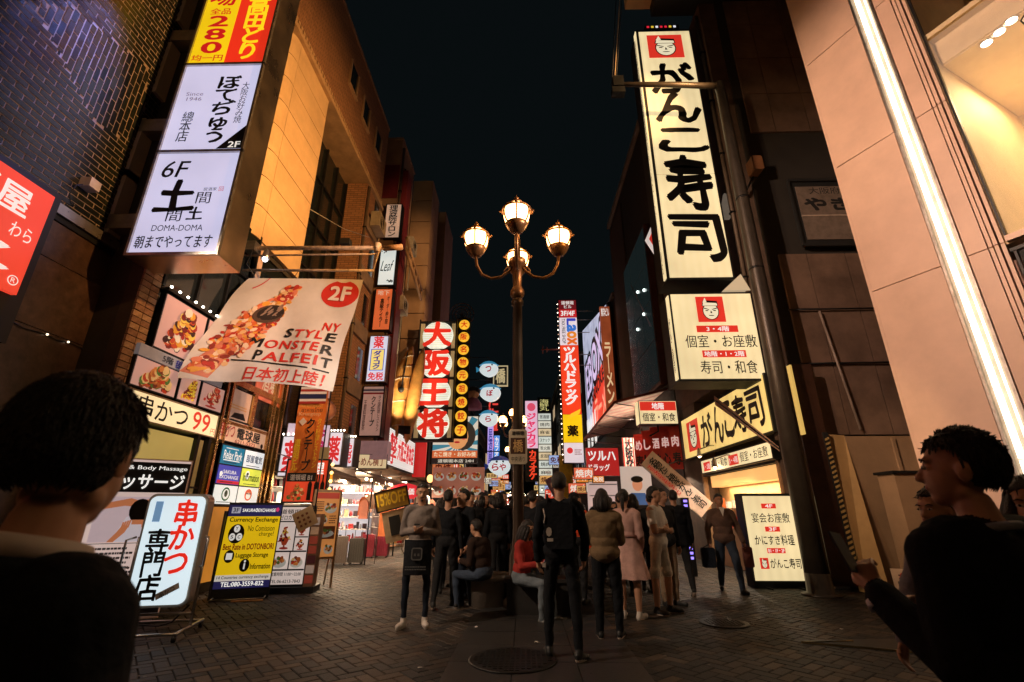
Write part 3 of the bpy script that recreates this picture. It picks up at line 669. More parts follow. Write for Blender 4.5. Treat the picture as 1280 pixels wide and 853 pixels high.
for i, (x, y, z0, z1, lab) in enumerate(((SX+.06, 13.9, 2.9, 12.3, 'thin drain pipe running down the brick pier'), (-5.18, 16.65, 2.9, 16.5, 'dark drain pipe down the corner of the tan building'), (RX-.06, 10.05, 4.2, 15.2, 'drain pipe down the near corner of the sushi building'))):
    t = thing('drain_pipe', lab, 'pipe', (x, y, z0)); m = MB(); m.tube([(0, 0, 0), (0, 0, z1-z0)], .05, mat('drain_paint', (.12, .09, .07), .5, var=.3), n=8); m.build('pipe', t)
    for k in range(int((z1-z0)/1.8)): m = MB(); m.box(-.07, .07, -.06, .06, .5+k*1.8, .54+k*1.8, M_dark); m.build('pipe_clip', t)
# ================================================================ RIGHT: sushi building
RX = 5.3
M_sus = mat('stained_metal_cladding', (.15, .1, .075), .7, .15, var=.4, vscale=1.2, bump=.2); M_sus2 = mat('brown_render', (.09, .06, .045), .8, var=.35)
t = thing('sushi_restaurant_building', 'tall dark clad building that carries the large upright brush lettered signs', 'building', (8, 13, 0))
m = MB(); Lb(m, 5.75, 14, 9.9, 16.3, 0, 15.6, M_void); m.build('core', t)
m = MB(); Lb(m, RX, 5.745, 10.2, 16.2, 4.55, 15.6, M_sus2); Lb(m, RX, 5.745, 9.9, 10.19, 0, 15.6, M_sus2); Lb(m, RX, 5.745, 14.6, 16.2, 0, 4.54, M_sus2); m.build('street_wall', t)
# front cladding sheets facing the camera
xs = [5.98, 6.62, 7.5, 8.4, 9.4]; zz = [2.8, 4.3, 5.6, 7.0, 8.8, 10.6, 11.9, 13.2, 14.5, 15.5]
for i in range(4):
    for j in range(9):
        if 7.0 <= zz[j] < 10.6 and i < 3: continue
        b = MB(); Lb(b, xs[i]+.01, xs[i+1]-.01, 9.8, 9.86, zz[j]+.01, zz[j+1]-.01, M_sus); b.build('cladding_sheet', t)
m = MB(); Lb(m, 5.75, 9.6, 9.865, 9.895, 0, 15.6, mat('dark_joint_backing', (.02, .018, .016), .9)); m.build('backing_wall', t)  # one even dark colour, seen in the gaps between sheets
m = MB()
for z in (5.55, 4.3): m.tube([(5.9-8, 9.74-13, z), (7.9-8, 9.74-13, z+.02)], .02, M_dark, n=5)
m.tube([(6.55-8, 9.72-13, 5.5), (6.8-8, 9.72-13, 2.9)], .025, mat('grey_conduit', (.25, .2, .17), .5), n=6); m.build('conduit', t)
# doorway reveal with striped hose on its edge
m = MB(); Lb(m, 5.45, 5.93, 9.45, 9.5, .1, 4.2, mat('brown_gloss_door', (.045, .022, .016), .15, var=.3)); m.build('side_door', t)
m = MB(); Lb(m, 5.42, 5.46, 9.32, 9.44, 2.75, 4.15, litface('gold_strip', (236, 190, 100), .75)); m.build('lit_edge_strip', t)
m = MB(); n_ = 26
for i in range(n_):
    z = .42+i*(2.3/n_); x = 5.9
    m.prism([(x-8-.045, z), (x-8+.045, z+.04), (x-8+.045, z+.082), (x-8-.045, z+.042)], 9.415-13, 9.418-13, mat('stripe_yellow', (.42, .3, .12), .5))
m.box(5.85-8, 5.95-8, 9.42-13, 9.47-13, .35, 2.8, M_black); m.build('striped_guard', t)
# eave beam with warm-lit edge, and cable stays
q = thing('roof_beam', 'pale overhanging roof beam across the top of the picture above the tall sign', 'roof beam', (5.8, 10, 15.9))
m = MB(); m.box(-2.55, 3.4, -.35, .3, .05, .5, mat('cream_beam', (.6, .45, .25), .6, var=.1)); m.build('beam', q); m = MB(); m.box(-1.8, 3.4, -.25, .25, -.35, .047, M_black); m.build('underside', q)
q = thing('starter_box', 'small red and black electrical box with tiny lights on top of the tall sign', 'electrical box', (4.2, 10, 14.75))
m = MB(); m.box(-.5, .5, .05, .3, 0, .16, M_black); m.build('box', q); m = MB()
for i in range(7): m.box(-.45+i*.13, -.38+i*.13, .04, .048, .05, .12, ink([(230, 40, 60), (240, 200, 60), (240, 240, 250), (230, 40, 60)][i % 4], .9))
m.build('pilot_lamp', q)
# ---- signs of the sushi restaurant
GC = litface('lit_cream', (246, 222, 168), .92, tubes=1.7, var=.16); GC2 = litface('lit_cream_warm', (244, 206, 120), .9, tubes=1.1, var=.2)
t = thing('tall_sushi_sign', 'tallest upright cream sign with five black brush characters and a red square on top', 'sign', (4.2, 10, 6.45))
m = MB(); m.box(-.8, .78, 0, .75, 0, 8.2, M_black); m.build('cabinet', t)
m = MB()
for a, b in ((.06, 3.0), (3.02, 5.9), (5.92, 8.1)): m.box(-.73, .73, -.02, -.003, a, b, GC)
m.build('face_panel', t)
m = MB(); m.box(-.83, -.803, .0, .16, .05, 8.15, GC); m.build('side_panel', t)
KB = ink(BLACK)
for ch_, z0, z1, w0 in (('が', 5.75, 6.9, .0), ('ん', 4.75, 5.72, .02), ('こ', 3.75, 4.5, .0), ('寿', 2.0, 3.6, .0), ('司', .55, 1.85, .03)):
    text(t, ch_, (-.55+w0, z0, .6+w0, z1), KB, y=-.026, bold=.06, brush=.1)
p = Print(-.026); face_logo(p, -.52, 7.05, .48, 7.95); p.build('emblem', t)
def side_text(t, body, y0, y1, z0, z1, X, m):
    o = text(t, body, (y0, z0, y1, z1), m, y=0, vert=True, bold=.02, brush=.03)
    o.rotation_euler = (0, 0, FR); o.location = (X, y0+y1 if False else (y0+y1), 0); return o
side_text(t, '寿司和食個室お座敷宴会06（6212）1705', -.06+.1, .02+.1, .2, 7.9, -.834, KB).location = (-.834, .18, 0)
t = thing('square_sushi_sign', 'square cream sign listing rooms by floor with two red bands, under the tall sign', 'sign', (4.33, 10, 4.0))
m = MB(); m.box(-.94, .96, 0, .75, 0, 2.12, M_black); m.build('cabinet', t); m = MB(); m.box(-.9, .92, -.02, -.003, .05, 2.07, GC); m.build('face_panel', t)
m = MB(); m.box(-.97, -.943, .0, .16, .05, 2.05, GC); m.build('side_panel', t)
p = Print(-.026); face_logo(p, -.35, 1.37, .27, 2.0); p.rect(-.42, 1.12, .5, 1.28, ink(RED, .85)); p.rect(-.37, .53, .58, .69, ink(RED, .85)); p.build('emblem', t)
text(t, '3・4階', (-.2, 1.14, .3, 1.26), ink(WHITE, .9), y=-.034, bold=.03); text(t, '地階・1・2階', (-.33, .55, .54, .67), ink(WHITE, .9), y=-.034, bold=.03)
text(t, '個室・お座敷', (-.7, .76, .86, 1.06), KB, y=-.026, brush=.02, bold=.01); text(t, '寿司・和食', (-.45, .16, .78, .46), KB, y=-.026, brush=.02, bold=.01)
side_text(t, 'がんこ寿司', .04, .12, .2, 1.5, -.974, KB).location = (-.974, .16, 0)
q = thing('sign_cap', 'small pale triangular cap between the tall sign and the square sign', 'sign bracket', (5.0, 10, 6.16))
m = MB(); m.prism([(-.35, 0), (.28, 0), (.12, .42)], -.02, .1, litface('cap_face', (226, 200, 160), .6)); m.build('plate', q)
t = thing('wall_sushi_sign', 'long cream wall sign with black brush name over the sushi shop entrance', 'sign', (RX, 12.7, 0), FR)
za = 2.93; zb = 4.12
m = MB(); m.box(-2.85, 2.78, -.12, -.005, za-.04, zb+.04, M_black); m.build('cabinet', t); m = MB(); m.box(-2.8, 2.73, -.15, -.123, za, zb, GC2); m.build('face_panel', t)
p = Print(-.156); face_logo(p, -2.35, za+.15, -1.35, zb-.15, .75); p.build('emblem', t)
for ch_, x0, x1 in (('が', -1.15, -.35), ('ん', -.25, .4), ('こ', .5, 1.0), ('寿', 1.05, 1.75), ('司', 1.85, 2.55)): text(t, ch_, (x0, za+.15+.05*(x0 > .4), x1, zb-.13), KB, y=-.156, bold=.05, brush=.09)
t = thing('entrance_strip_sign', 'low cream strip sign with two red tabs directly over the sushi shop door', 'sign', (RX-.15, 12.3, 2.36), FR)
cabinet(t, -1.9, 2.25, 0, .38, .15, GC, frame=M_black, fw=.025)
p = Print(-.018); p.rect(-1.7, .06, -1.2, .3, ink(RED, .8)); p.rect(.05, .06, .6, .3, ink(RED, .8)); p.build('tab', t)
text(t, '1・2階', (-1.68, .1, -1.22, .25), ink(WHITE, .9), y=-.022); text(t, '3・4階', (.08, .1, .57, .25), ink(WHITE, .9), y=-.022)
text(t, '寿司・和食', (-1.12, .08, -.05, .31), KB, y=-.018, brush=.03, bold=.01); text(t, '個室・お座敷', (.7, .08, 2.05, .31), KB, y=-.018, brush=.03, bold=.01)
# entrance
t = thing('sushi_entrance', 'brightly lit open sushi shop front with goods on shelves behind the board', 'shop front', (RX, 12.4, 0), FR)
m = MB(); m.box(-2.2, 2.2, .42, .44, 0, 2.36, mat('warm_interior_wall', (.5, .35, .2), .7)); m.build('back_wall', t)
m = MB(); m.box(-1.9, 2.0, .1, .4, 2.0, 2.3, litface('warm_light_box', (255, 190, 110), .9)); m.build('ceiling_light_box', t)
m = MB(); m.box(-2.25, -2.15, -.02, .1, 0, 2.4, M_wood); m.box(2.1, 2.2, -.02, .1, 0, 2.4, M_wood); m.box(-2.15, 2.1, -.02, .06, 2.31, 2.36, M_dark); m.build('door_frame', t)
m = MB(); m.box(-2.0, 2.0, .05, .35, 0, .95, mat('counter_wood', (.25, .13, .07), .5)); m.box(-2.0, 2.0, .1, .4, 1.4, 1.44, M_wood); m.build('counter', t)
rn = random.Random(4)
for i in range(18):
    m = MB(); x = -1.9+i*.21; h = rn.uniform(.16, .3); gc = [((220, 60, 40), 'red'), ((240, 200, 120), 'yellow'), ((230, 220, 200), 'white'), ((180, 90, 40), 'brown')][rn.randrange(4)]; m.box(-.07, .07, -.05, .05, 0, h, ink(gc[0], .35)); m.box(-.06, .06, -.055, -.051, h*.3, h*.6, ink((240, 230, 200), .4))
    o = m.build('gift_box', loc=(RX+.25, 12.4-x, 1.442 if i % 2 else .952)); o.rotation_euler = (0, 0, FR)
    tag(o, '%s boxed gift %s in the lit sushi shop front' % (gc[1], 'on the upper shelf' if i % 2 else 'on the counter'), 'box', 'boxed gifts in the sushi shop front')
L = bpy.data.lights.new('shop_light', 'AREA'); L.energy = 60; L.color = (1, .62, .3); L.size = 3; L.size_y = .3; L.shape = 'RECTANGLE'; o = bpy.data.objects.new('shop_light', L); COL.objects.link(o); o.parent = t; o.location = (0, .2, 1.98); 
# standing light box
t = thing('standing_light_box', 'bright cream standing light box listing floors in front of the sushi shop', 'sign', (4.78, 9.92, 0))
m = MB(); m.box(-.5, .5, 0, .3, .0, 1.68, M_black); m.build('cabinet', t); m = MB(); m.box(-.47, .47, -.02, -.003, .13, 1.63, GC); m.build('face_panel', t)
p = Print(-.026)
for z, w_ in ((1.4, .14), (.98, .14), (.6, .17)): p.rect(-.0-w_, z, w_, z+.09, ink(RED, .85))
face_logo(p, -.34, .33, -.18, .52); p.build('emblem', t)
for s_, z in (('4F', 1.415), ('3F', .995), ('B1・1F・2F', .615)): text(t, s_, (-.07 if len(s_) < 4 else -.15, z, .07 if len(s_) < 4 else .15, z+.06), ink(WHITE, .9), y=-.032, bold=.02)
text(t, '宴会お座敷', (-.36, 1.14, .36, 1.32), KB, y=-.026, bold=.015); text(t, 'かにすき料理', (-.37, .74, .37, .92), KB, y=-.026, bold=.02, brush=.07); text(t, 'がんこ寿司', (-.15, .34, .42, .51), KB, y=-.026, bold=.02, brush=.06)
m = MB(); m.box(-.3, -.28, -.25, .6, 0, .03, M_dark); m.box(.28, .3, -.25, .6, 0, .03, M_dark); m.build('foot', t)
# dim sign on the side wall
t = thing('unlit_yatai_sign', 'dark unlit framed sign with faint large characters high on the clad wall', 'sign', (7.2, 9.72, 7.15))
m = MB(); m.box(-1.2, 1.6, 0, .1, 0, 3.35, M_black); m.box(-1.25, 1.6, -.1, 0, 3.25, 3.38, M_black); m.box(-1.25, -1.17, -.1, -.001, 0, 3.25, M_black); m.box(-1.17, 1.6, -.1, -.001, -.05, .1, M_black); m.build('frame', t)
DM = mat('dim_panel', (.16, .13, .11), .45, var=.3); m = MB(); m.box(-.95, 1.5, -.03, -.003, .3, 1.45, DM); m.box(-.95, 1.5, -.03, -.003, 1.52, 3.0, DM); m.build('face_panel', t)
m = MB(); m.box(-.95, 1.5, -.05, -.003, 1.455, 1.515, mat('pale_rail', (.4, .33, .28), .5)); m.build('rail', t)
text(t, '大阪府', (-.4, 2.6, .95, 2.95), M_black, y=-.036, bold=.01); text(t, 'やき', (-.7, 1.75, 1.2, 2.4), M_black, y=-.036, bold=.08, brush=.06)
# lantern-like wall lamp behind the pole
q = thing('bracket_box_lamp', 'small orange lit box bracket on the dark wall behind the pole', 'bracket', (5.75, 9.75, 9.35))
m = MB(); m.bevbox(-.12, .14, -.3, 0, -.2, .2, .03, mat('orange_box', (.2, .09, .04), .5)); m.build('box', q); m = MB(); m.tube([(0, 0, -.2), (-.3, 0, -.7)], .03, M_dark, n=6); m.build('arm', q)
q = thing('pale_sign_edge', 'small pale angled plate behind the tall sign beside the pole', 'bracket', (5.35, 10.3, 8.35))
m = MB(); m.prism([(-.3, 0), (.1, 0), (0, .7), (-.1, .75)], 0, .1, mat('pale_plate', (.5, .45, .38), .5, emit=(1, .8, .6), es=.1)); m.build('plate', q)
q = thing('red_diamond_sign', 'small red and white diamond sign poking out beside the tall sushi sign', 'sign', tuple(onY(822, 299, 12)))
t.scale = (.55,)*3
m = MB(); m.prism([(-.35, 0), (0, -.75), (.3, 0), (0, .75)], 0, .08, litface('lit_pale', (236, 220, 210), .7)); m.build('plate', q); m = MB(); m.prism([(-.25, 0), (0, -.55), (.22, 0), (0, .55)], -.01, -.002, ink(RED, .6)); m.build('print', q); text(q, 'ス', (-.12, -.2, .12, .2), ink(WHITE, .8), y=-.014, bold=.03)
# beige wall, cabinet and notice at its foot
M_bw = mat('beige_render', (.26, .175, .105), .7, var=.22, vscale=1.2, bump=.15)
t = thing('beige_hoarding', 'beige sheet hoarding leaning in the corner beside the pink wall', 'wall', (6.7, 9.5, 0))
m = MB(); m.add([(-.72, -.12, 0), (-.38, -.2, 0), (-.36, .06, 2.76), (-.75, 0.02, 2.78), (-.72, .1, 0), (-.38, .1, 0), (-.36, .12, 2.76), (-.75, .12, 2.78)], [(0, 1, 2, 3), (4, 7, 6, 5), (0, 3, 7, 4), (1, 5, 6, 2), (3, 2, 6, 7)], mat('yellow_edge_board', (.42, .28, .13), .6, var=.15)); m.build('edge_board', t)
m = MB(); m.box(-.355, 1.5, .04, .1, 0, 2.74, M_bw); m.build('sheet', t); m = MB(); m.box(.5, .56, .0, .038, 0.05, 2.7, M_bw); m.box(.9, 1.0, -.02, .038, 2.0, 2.75, M_bw); m.build('batten', t)
t = thing('utility_cabinet', 'low beige metal cabinet with thin dark top in the corner by the pink wall', 'cabinet', (7.2, 9.1, 0))
m = MB(); m.box(-.55, .8, -.15, .28, 0, 1.98, M_bw); m.build('body', t); m = MB(); m.box(-.6, .85, -.2, .3, 1.983, 2.03, M_dark); m.build('lid', t); m = MB(); m.box(-.005, .005, -.156, -.151, .1, 1.9, M_dark); m.build('door_seam', t)
t = thing('cardboard_notice', 'flattened printed cardboard notice with red round sticker standing by the cabinet', 'notice', (5.95, 7.95, 0)); t.rotation_euler = (0, 0, R(-28))
m = MB(); T = Matrix.Rotation(R(-12), 4, 'X'); m.box(-.38, .42, -.01, .01, 0, .52, mat('cardboard', (.45, .33, .24), .8, var=.2), T); m.build('sheet', t)
p = Print(-.014); p.el(-.2, .4, .09, .08, ink((190, 40, 40))); rn = random.Random(9)
for i in range(9): x = -.33+rn.random()*.62; z = .05+rn.random()*.36; p.rect(x, z, x+.09, z+rn.uniform(.03, .12), ink(rn.choice([(40, 30, 30), (150, 60, 50), (90, 60, 50)])))
p.lines(-.3, .05, .38, .45, 9, ink((60, 40, 36)), 3); o = p.build('print', t); o.rotation_euler = (R(-12), 0, 0)

# ---- pole with arm
t = thing('arm_pole', 'dark street pole with a long arm near its top before the sushi shop', 'pole', (5.02, 9.1, 0))
m = MB(); m.tube([(0, 0, 0), (0, 0, 4.5), (0, 0, 11.2), (-.03, 0, 11.5)], [.2, .17, .115, .11], mat('pole_paint', (.05, .042, .035), .4, .3, bump=.1), n=16); m.build('pole', t)
m = MB(); m.tube([(.02, 0, 11.42), (-1.2, 0, 11.5), (-2.6, 0, 11.55)], [.08, .07, .055], MATS['pole_paint'], n=10); m.build('arm', t)
m = MB(); m.box(-2.68, -2.42, -.12, .12, 11.4, 11.72, M_dark); m.box(-2.72, -2.4, -.1, .1, 11.2, 11.38, M_dark); m.build('end_clamp', t)
m = MB(); m.lathe([(.3, 0), (.3, .03), (.21, .05), (.2, .35)], m=MATS['pole_paint']); m.build('base_collar', t)
for z in (1.2, 3.1, 6.2, 8.0): m = MB(); m.lathe([(.19-.01*z/2, z), (.19-.01*z/2, z+.05)], m=M_dark, n=16); m.build('strap', t)
q = thing('stay_cables', 'pair of thin cables running up from the tip of the pole arm', 'cable', (2.33, 9.1, 11.6))
m = MB(); m.tube([(0, 0, 0), (.5, .0, 4.6)], .012, M_dark, n=5); m.tube([(.06, 0, 0), (.62, 0, 4.6)], .012, mat('pale_cable', (.5, .4, .25), .6), n=5); m.tube([(.1, 0, 0), (.68, 0, 4.6)], .012, M_dark, n=5); m.build('cable', q)

# ================================================================ RIGHT: pink building
E0 = Vector((6.36, 7.5, 0)); PA = math.atan2(-.899, .438)
t = thing('pink_store_building', 'pink panelled store front with a vertical white light strip and upper show window', 'building', tuple(E0), PA)
# local x runs along the wall towards the camera's right, local -y faces the street
M_pk = mat('pink_panel', (.66, .465, .365), .42, var=.10, vscale=1.6, bump=.04, bscale=4)
M_pk2 = mat('pink_panel_joint', (.3, .17, .13), .6)
def pbx(name, x0, x1, y0, y1, z0, z1, mm): m = MB(); m.box(x0, x1, y0, y1, z0, z1, mm); return m.build(name, t)
m = MB(); m.box(-.27, .76, .06, 3, 0, 18, M_pk2); m.box(1.07, 1.32, .06, 3, 0, 18, M_pk2); m.box(1.32, 8, .5, 3, 0, 4.9, M_pk2); m.build('core', t)
zz = [-.4, 2.27, 5.02, 7.73, 10.45, 13.15, 15.9]
for a in range(6):
    z0, z1 = max(0, zz[a])+.008, zz[a+1]-.008
    pbx('cladding_panel', -.28, .74, -.0, .06, z0, z1, M_pk); pbx('cladding_panel', 1.09, 1.325, 0, .06, z0, z1, M_pk)
    for k in range(3): pbx('window_pilaster', 1.34+k*.065, 1.385+k*.065, -.02*(k == 1), .06, z0, z1, M_pk)
pbx('corner_return', -.33, -.282, 0, 2.5, 0, 16, M_pk)
m = MB(); m.box(.755, .79, -.02, .05, 0, 15, M_steel); m.box(1.04, 1.075, -.02, .05, 0, 15, M_steel); m.box(.79, 1.04, .045, .055, 0, 15, mat('cove_back', (.6, .55, .45), .6)); m.build('light_cove', t)
NEON = mat('white_light_tube', (1, 1, 1), emit=(1, .93, .76), es=1.9, var=0)
for z in range(0, 15, 1):
    pbx('light_tube', .84, .91, .0, .03, z+.01, z+.99, NEON)
pbx('light_tube', .97, .995, .01, .03, 0.01, 15, NEON)
# show window and lit room
FRM = M_dark
pbx('window_frame', 1.54, 1.57, -.01, .06, 5.12, 14, FRM); pbx('window_frame', 1.54, 6, -.02, .06, 5.02, 5.11, M_pk); pbx('window_frame', 1.54, 6, -.01, .05, 4.85, 4.9, FRM); pbx('window_frame', 1.57, 1.6, -.01, .06, 0, 4.84, FRM)
ROOM = mat('cream_room', (.72, .58, .36), .6, var=.08)
pbx('room_wall', 1.5, 1.55, .07, 3, 5.1, 14, ROOM); pbx('room_wall', 1.5, 7, 3.0, 3.06, 5.1, 14, ROOM); pbx('room_floor', 1.5, 7, .06, 3, 5.0, 5.09, ROOM)
pbx('room_ceiling', 1.56, 7, .32, 3, 8.6, 8.7, ROOM); pbx('ceiling_step', 1.56, 7, .08, .29, 9.1, 9.2, ROOM); pbx('ceiling_fascia', 1.56, 7, .29, .315, 8.62, 9.1, ROOM)
pbx('room_column', 2.6, 2.7, 1.6, 3, 5.1, 8.6, ROOM)
DL = mat('downlight_lens', (1, .95, .9), emit=(1, .86, .62), es=18, var=0)
for k, (px, py) in enumerate(((1233, 54), (1249, 40), (1264, 26))):
    Mi = t.matrix_basis if False else (Matrix.Translation(E0) @ Matrix.Rotation(PA, 4, 'Z')); r_ = ray(px, py)
    q = Vector((0, 0, CH))+r_*((8.59-CH)/r_.z); q = Mi.inverted() @ q
    m = MB(); m.lathe([(.07, 0), (.095, 0), (.095, .012), (.07, .012)], c=(q.x, q.y, 8.585), m=M_steel, n=16); m.build('downlight_ring', t)
    m = MB(); m.lathe([(.01, 0), (.07, 0), (.07, .006), (.01, .006)], c=(q.x, q.y, 8.576), m=DL, n=16); m.build('downlight', t)
for x in (2.4, 4.2):
    L = bpy.data.lights.new('room_light', 'AREA'); L.energy = 95; L.color = (1, .70, .36); L.size = 1.2; o = bpy.data.objects.new('room_light', L); COL.objects.link(o); o.parent = t; o.location = (x, 1.6, 8.5)
m = MB(); m.tube([(2.3, 1.2, 7.6), (5.5, 1.2, 7.6)], .03, M_steel, n=8); m.tube([(2.3, 1.2, 7.6), (2.3, 1.2, 5.2)], .03, M_dark, n=8); m.build('display_rail', t)
GP = mat('clear_pane', (1, 1, 1), .02, var=0, detail=False); GP.node_tree.nodes['Principled BSDF'].inputs['Transmission Weight'].default_value = 0; GP.node_tree.nodes['Principled BSDF'].inputs['Alpha'].default_value = .12
pbx('window_pane', 1.58, 6, .02, .028, 5.12, 9, GP)
pbx('lower_glazing', 1.61, 6, .03, .04, 0, 4.84, M_glass)
# ================================================================ street lamps
GLB = mat('lamp_globe', (1, .9, .8), emit=(1, .50, .17), es=13, var=0)
LAMPM = mat('bronze_lamp_metal', (.16, .085, .04), .4, .7, var=.3)
def make_lamp():
    t = thing('street_lamp', 'nearest four globe street lamp on a dark post with a plaque', 'street lamp', (0, 0, 0), 0, 'ornate four globe street lamps')
    m = MB(); m.lathe([(.24, 0), (.24, .1), (.16, .16), (.14, .7), (.1, .8), (.085, 1.2), (.085, 4.9), (.11, 4.92), (.11, 5.0), (.07, 5.05), (.06, 6.3)], m=mat('dark_bronze_post', (.045, .028, .018), .4, .6, var=.3), n=20); m.build('post', t)
    m = MB(); m.lathe([(.09, 5.05), (.13, 5.12), (.13, 5.2), (.08, 5.3), (.1, 5.7), (.16, 5.74), (.16, 5.86), (.08, 5.9)], m=LAMPM, n=16); m.build('collar', t)
    def globe(x, y, z):
        gl = MB(); gl.ball((x, y, z), (.228, .228, .262), GLB, n=24, k=16, fn=lambda q, v: Vector((q.x*(1+.1*v[2]), q.y*(1+.1*v[2]), q.z))); G = gl.build('globe', t)
        b = MB(); b.lathe([(.03, -.36), (.1, -.34), (.17, -.24), (.2, -.17), (.19, -.165), (.06, -.2)], (x, y, z), LAMPM, 16)
        b.build('globe_base', G); b = MB(); b.lathe([(.14, .235), (.12, .27), (.05, .31), (.02, .33)], (x, y, z), LAMPM, 16); b.build('globe_cup', G)
        b = MB(); b.ball((x, y, z+.36), .045, LAMPM, n=8, k=6); b.tube([(x, y, z+.38), (x, y, z+.45)], [.02, .004], LAMPM, n=6); b.build('finial', G)
        b = MB()
        for k in range(3):
            a = k*math.pi/3+R(90); rr = lambda s: .25*(1+.1*math.sin(s))
            b.tube([(x+rr(s)*math.cos(s)*math.cos(a), y+rr(s)*math.cos(s)*math.sin(a), z+.275*math.sin(s)) for s in np.linspace(-1.1, math.pi+1.1, 18)], .016, LAMPM, n=5)
        b.tube([(x+.26*math.cos(s), y+.26*math.sin(s), z+.1) for s in np.linspace(0, 2*math.pi, 25)], .017, LAMPM, n=5)
        for k in range(4): s = k*math.pi/2+R(0); b.ball((x+.29*math.cos(s), y+.29*math.sin(s), z+.1), .028, LAMPM, n=6, k=4)
        b.build('globe_cage', G)
    globe(0, 0, 6.82)
    m = MB(); m.tube([(0, 0, 6.3), (0, 0, 6.5)], .05, LAMPM, n=10); m.build('stem', t)
    for a in (0, 90, 180, 270):
        c, s = math.cos(R(a)), math.sin(R(a)); rr = .8
        pts = [(rr*u*c, rr*u*s, zz) for u, zz in ((.08, 5.75), (.2, 5.62), (.38, 5.5), (.62, 5.47), (.84, 5.56), (.96, 5.75), (1, 5.98))]
        m = MB(); m.tube(pts, .028, LAMPM, n=8); m.tube([(rr*.12*c, rr*.12*s, 5.8), (rr*.3*c, rr*.3*s, 5.64), (rr*.3*c, rr*.3*s, 5.56)], .015, LAMPM, n=6); m.build('arm', t)
        globe(rr*c, rr*s, 6.3)
    pl = MB(); pl.bevbox(-.15, .15, -.1, -.085, 2.06, 2.62, .03, mat('plaque_face', (.5, .42, .3), .5, var=.2)); o = pl.build('plaque', t)
    p = Print(-.102); p.rect(-.12, 2.22, .12, 2.48, ink((70, 40, 24))); o2 = p.build('print', o)
    text(o, '道頓堀', (-.1, 2.52, .1, 2.59), KB, y=-.104, bold=.02); text(o, '橋', (-.08, 2.25, .08, 2.45), ink((210, 170, 110)), y=-.106, bold=.02); text(o, '中央通り', (-.11, 2.1, .11, 2.18), KB, y=-.104)
    return t
lamp = make_lamp(); lamp.location = (-.09, 7.95, 0)
for x, y, lab in ((-.6, 27.5, 'second ornate four globe street lamp, farther up the street behind the post'), (-.75, 41, 'third ornate street lamp, far up the street below the second one'),
                  (-3.6, -7.5, 'added street lamp, unseen behind the camera toward the tiled building'), (3.8, -8, 'added street lamp, unseen behind the camera toward the pink store')):  # these two are added out of view for soft front light
    place_copy(lamp, (x, y, 0), R(45) if y > 20 else R(20), lab)

# ================================================================ banner on poles
t = thing('banner_poles', 'three thin rusty poles projecting from the left wall to carry the banner', 'banner bracket', (SX, 8.15, 5.8))
m = MB(); m.tube([(-.05, 0, .52), (2.95, 0, .48)], .045, M_pipe, n=10); m.tube([(2.62, 0, .4), (2.62, 0, .58)], .07, mat('clamp_white', (.6, .5, .42), .5), n=8); m.tube([(2.75, 0, .48), (3.12, 0, .5)], .06, M_wood, n=8); m.build('upper_pole', t)
m = MB(); m.tube([(-.05, .02, .36), (2.6, .02, .36)], .018, M_pipe, n=6); m.build('middle_rod', t)
m = MB(); m.tube([(.0, 0, 0.02), (2.6, 0, -.02)], .028, M_pipe, n=8); m.tube([(2.58, 0, -.03), (2.66, 0, .45)], .02, M_pipe, n=6); m.tube([(1.1, 0, -.02), (1.0, -.03, -.28)], .006, M_dark, n=4); m.build('lower_rod', t)
m = MB(); m.box(-.03, .2, -.12, .12, .42, .62, M_steel); m.tube([(.15, -.05, .5), (.1, -.1, .1), (.3, -.1, -.15)], .012, M_dark, n=5); m.build('wall_plate', t)
q = thing('clip_lamp', 'small silver clip lamp hanging under the banner poles at the wall', 'lamp', (SX+.42, 8.1, 6.1))
m = MB(); m.lathe([(.02, .16), (.05, .12), (.06, .02), (.09, -.06), (.085, -.06), (.05, 0)], m=M_steel, n=14); m.build('shade', q); m = MB(); m.ball((0, 0, -.07), .05, mat('spot_bulb', (1, 1, 1), emit=(.9, .92, 1), es=8, var=0), n=10, k=6); m.build('bulb', q)
# added orange flood to wash the curved cladding with light
for k, (fx, fy, lab) in enumerate(((SX+1.9, 8.3, 'added small black floodlight clamped near the middle of the banner pole'), )):
    q = thing('added_flood_light', lab, 'floodlight', (fx, fy, 6.45), 0, 'added floodlights under the curved cladding')
    m = MB(); m.box(-.1, .1, -.08, .08, 0, .12, M_black); m.build('housing', q); m = MB(); m.tube([(0, 0, 0), (0, 0, -.12)], .015, M_black, n=5); m.build('stem', q)
    L = bpy.data.lights.new('added_flood', 'SPOT'); L.energy = 120; L.color = (1, .50, .14); L.spot_size = R(105); L.spot_blend = .8; L.shadow_soft_size = .08
    o = bpy.data.objects.new('added_flood', L); COL.objects.link(o); o.parent = q; o.location = (0, 0, .16)
    d = Vector((-2.0, .4 if k == 0 else -.2, 2.6)); o.rotation_euler = d.to_track_quat('-Z', 'Y').to_euler()

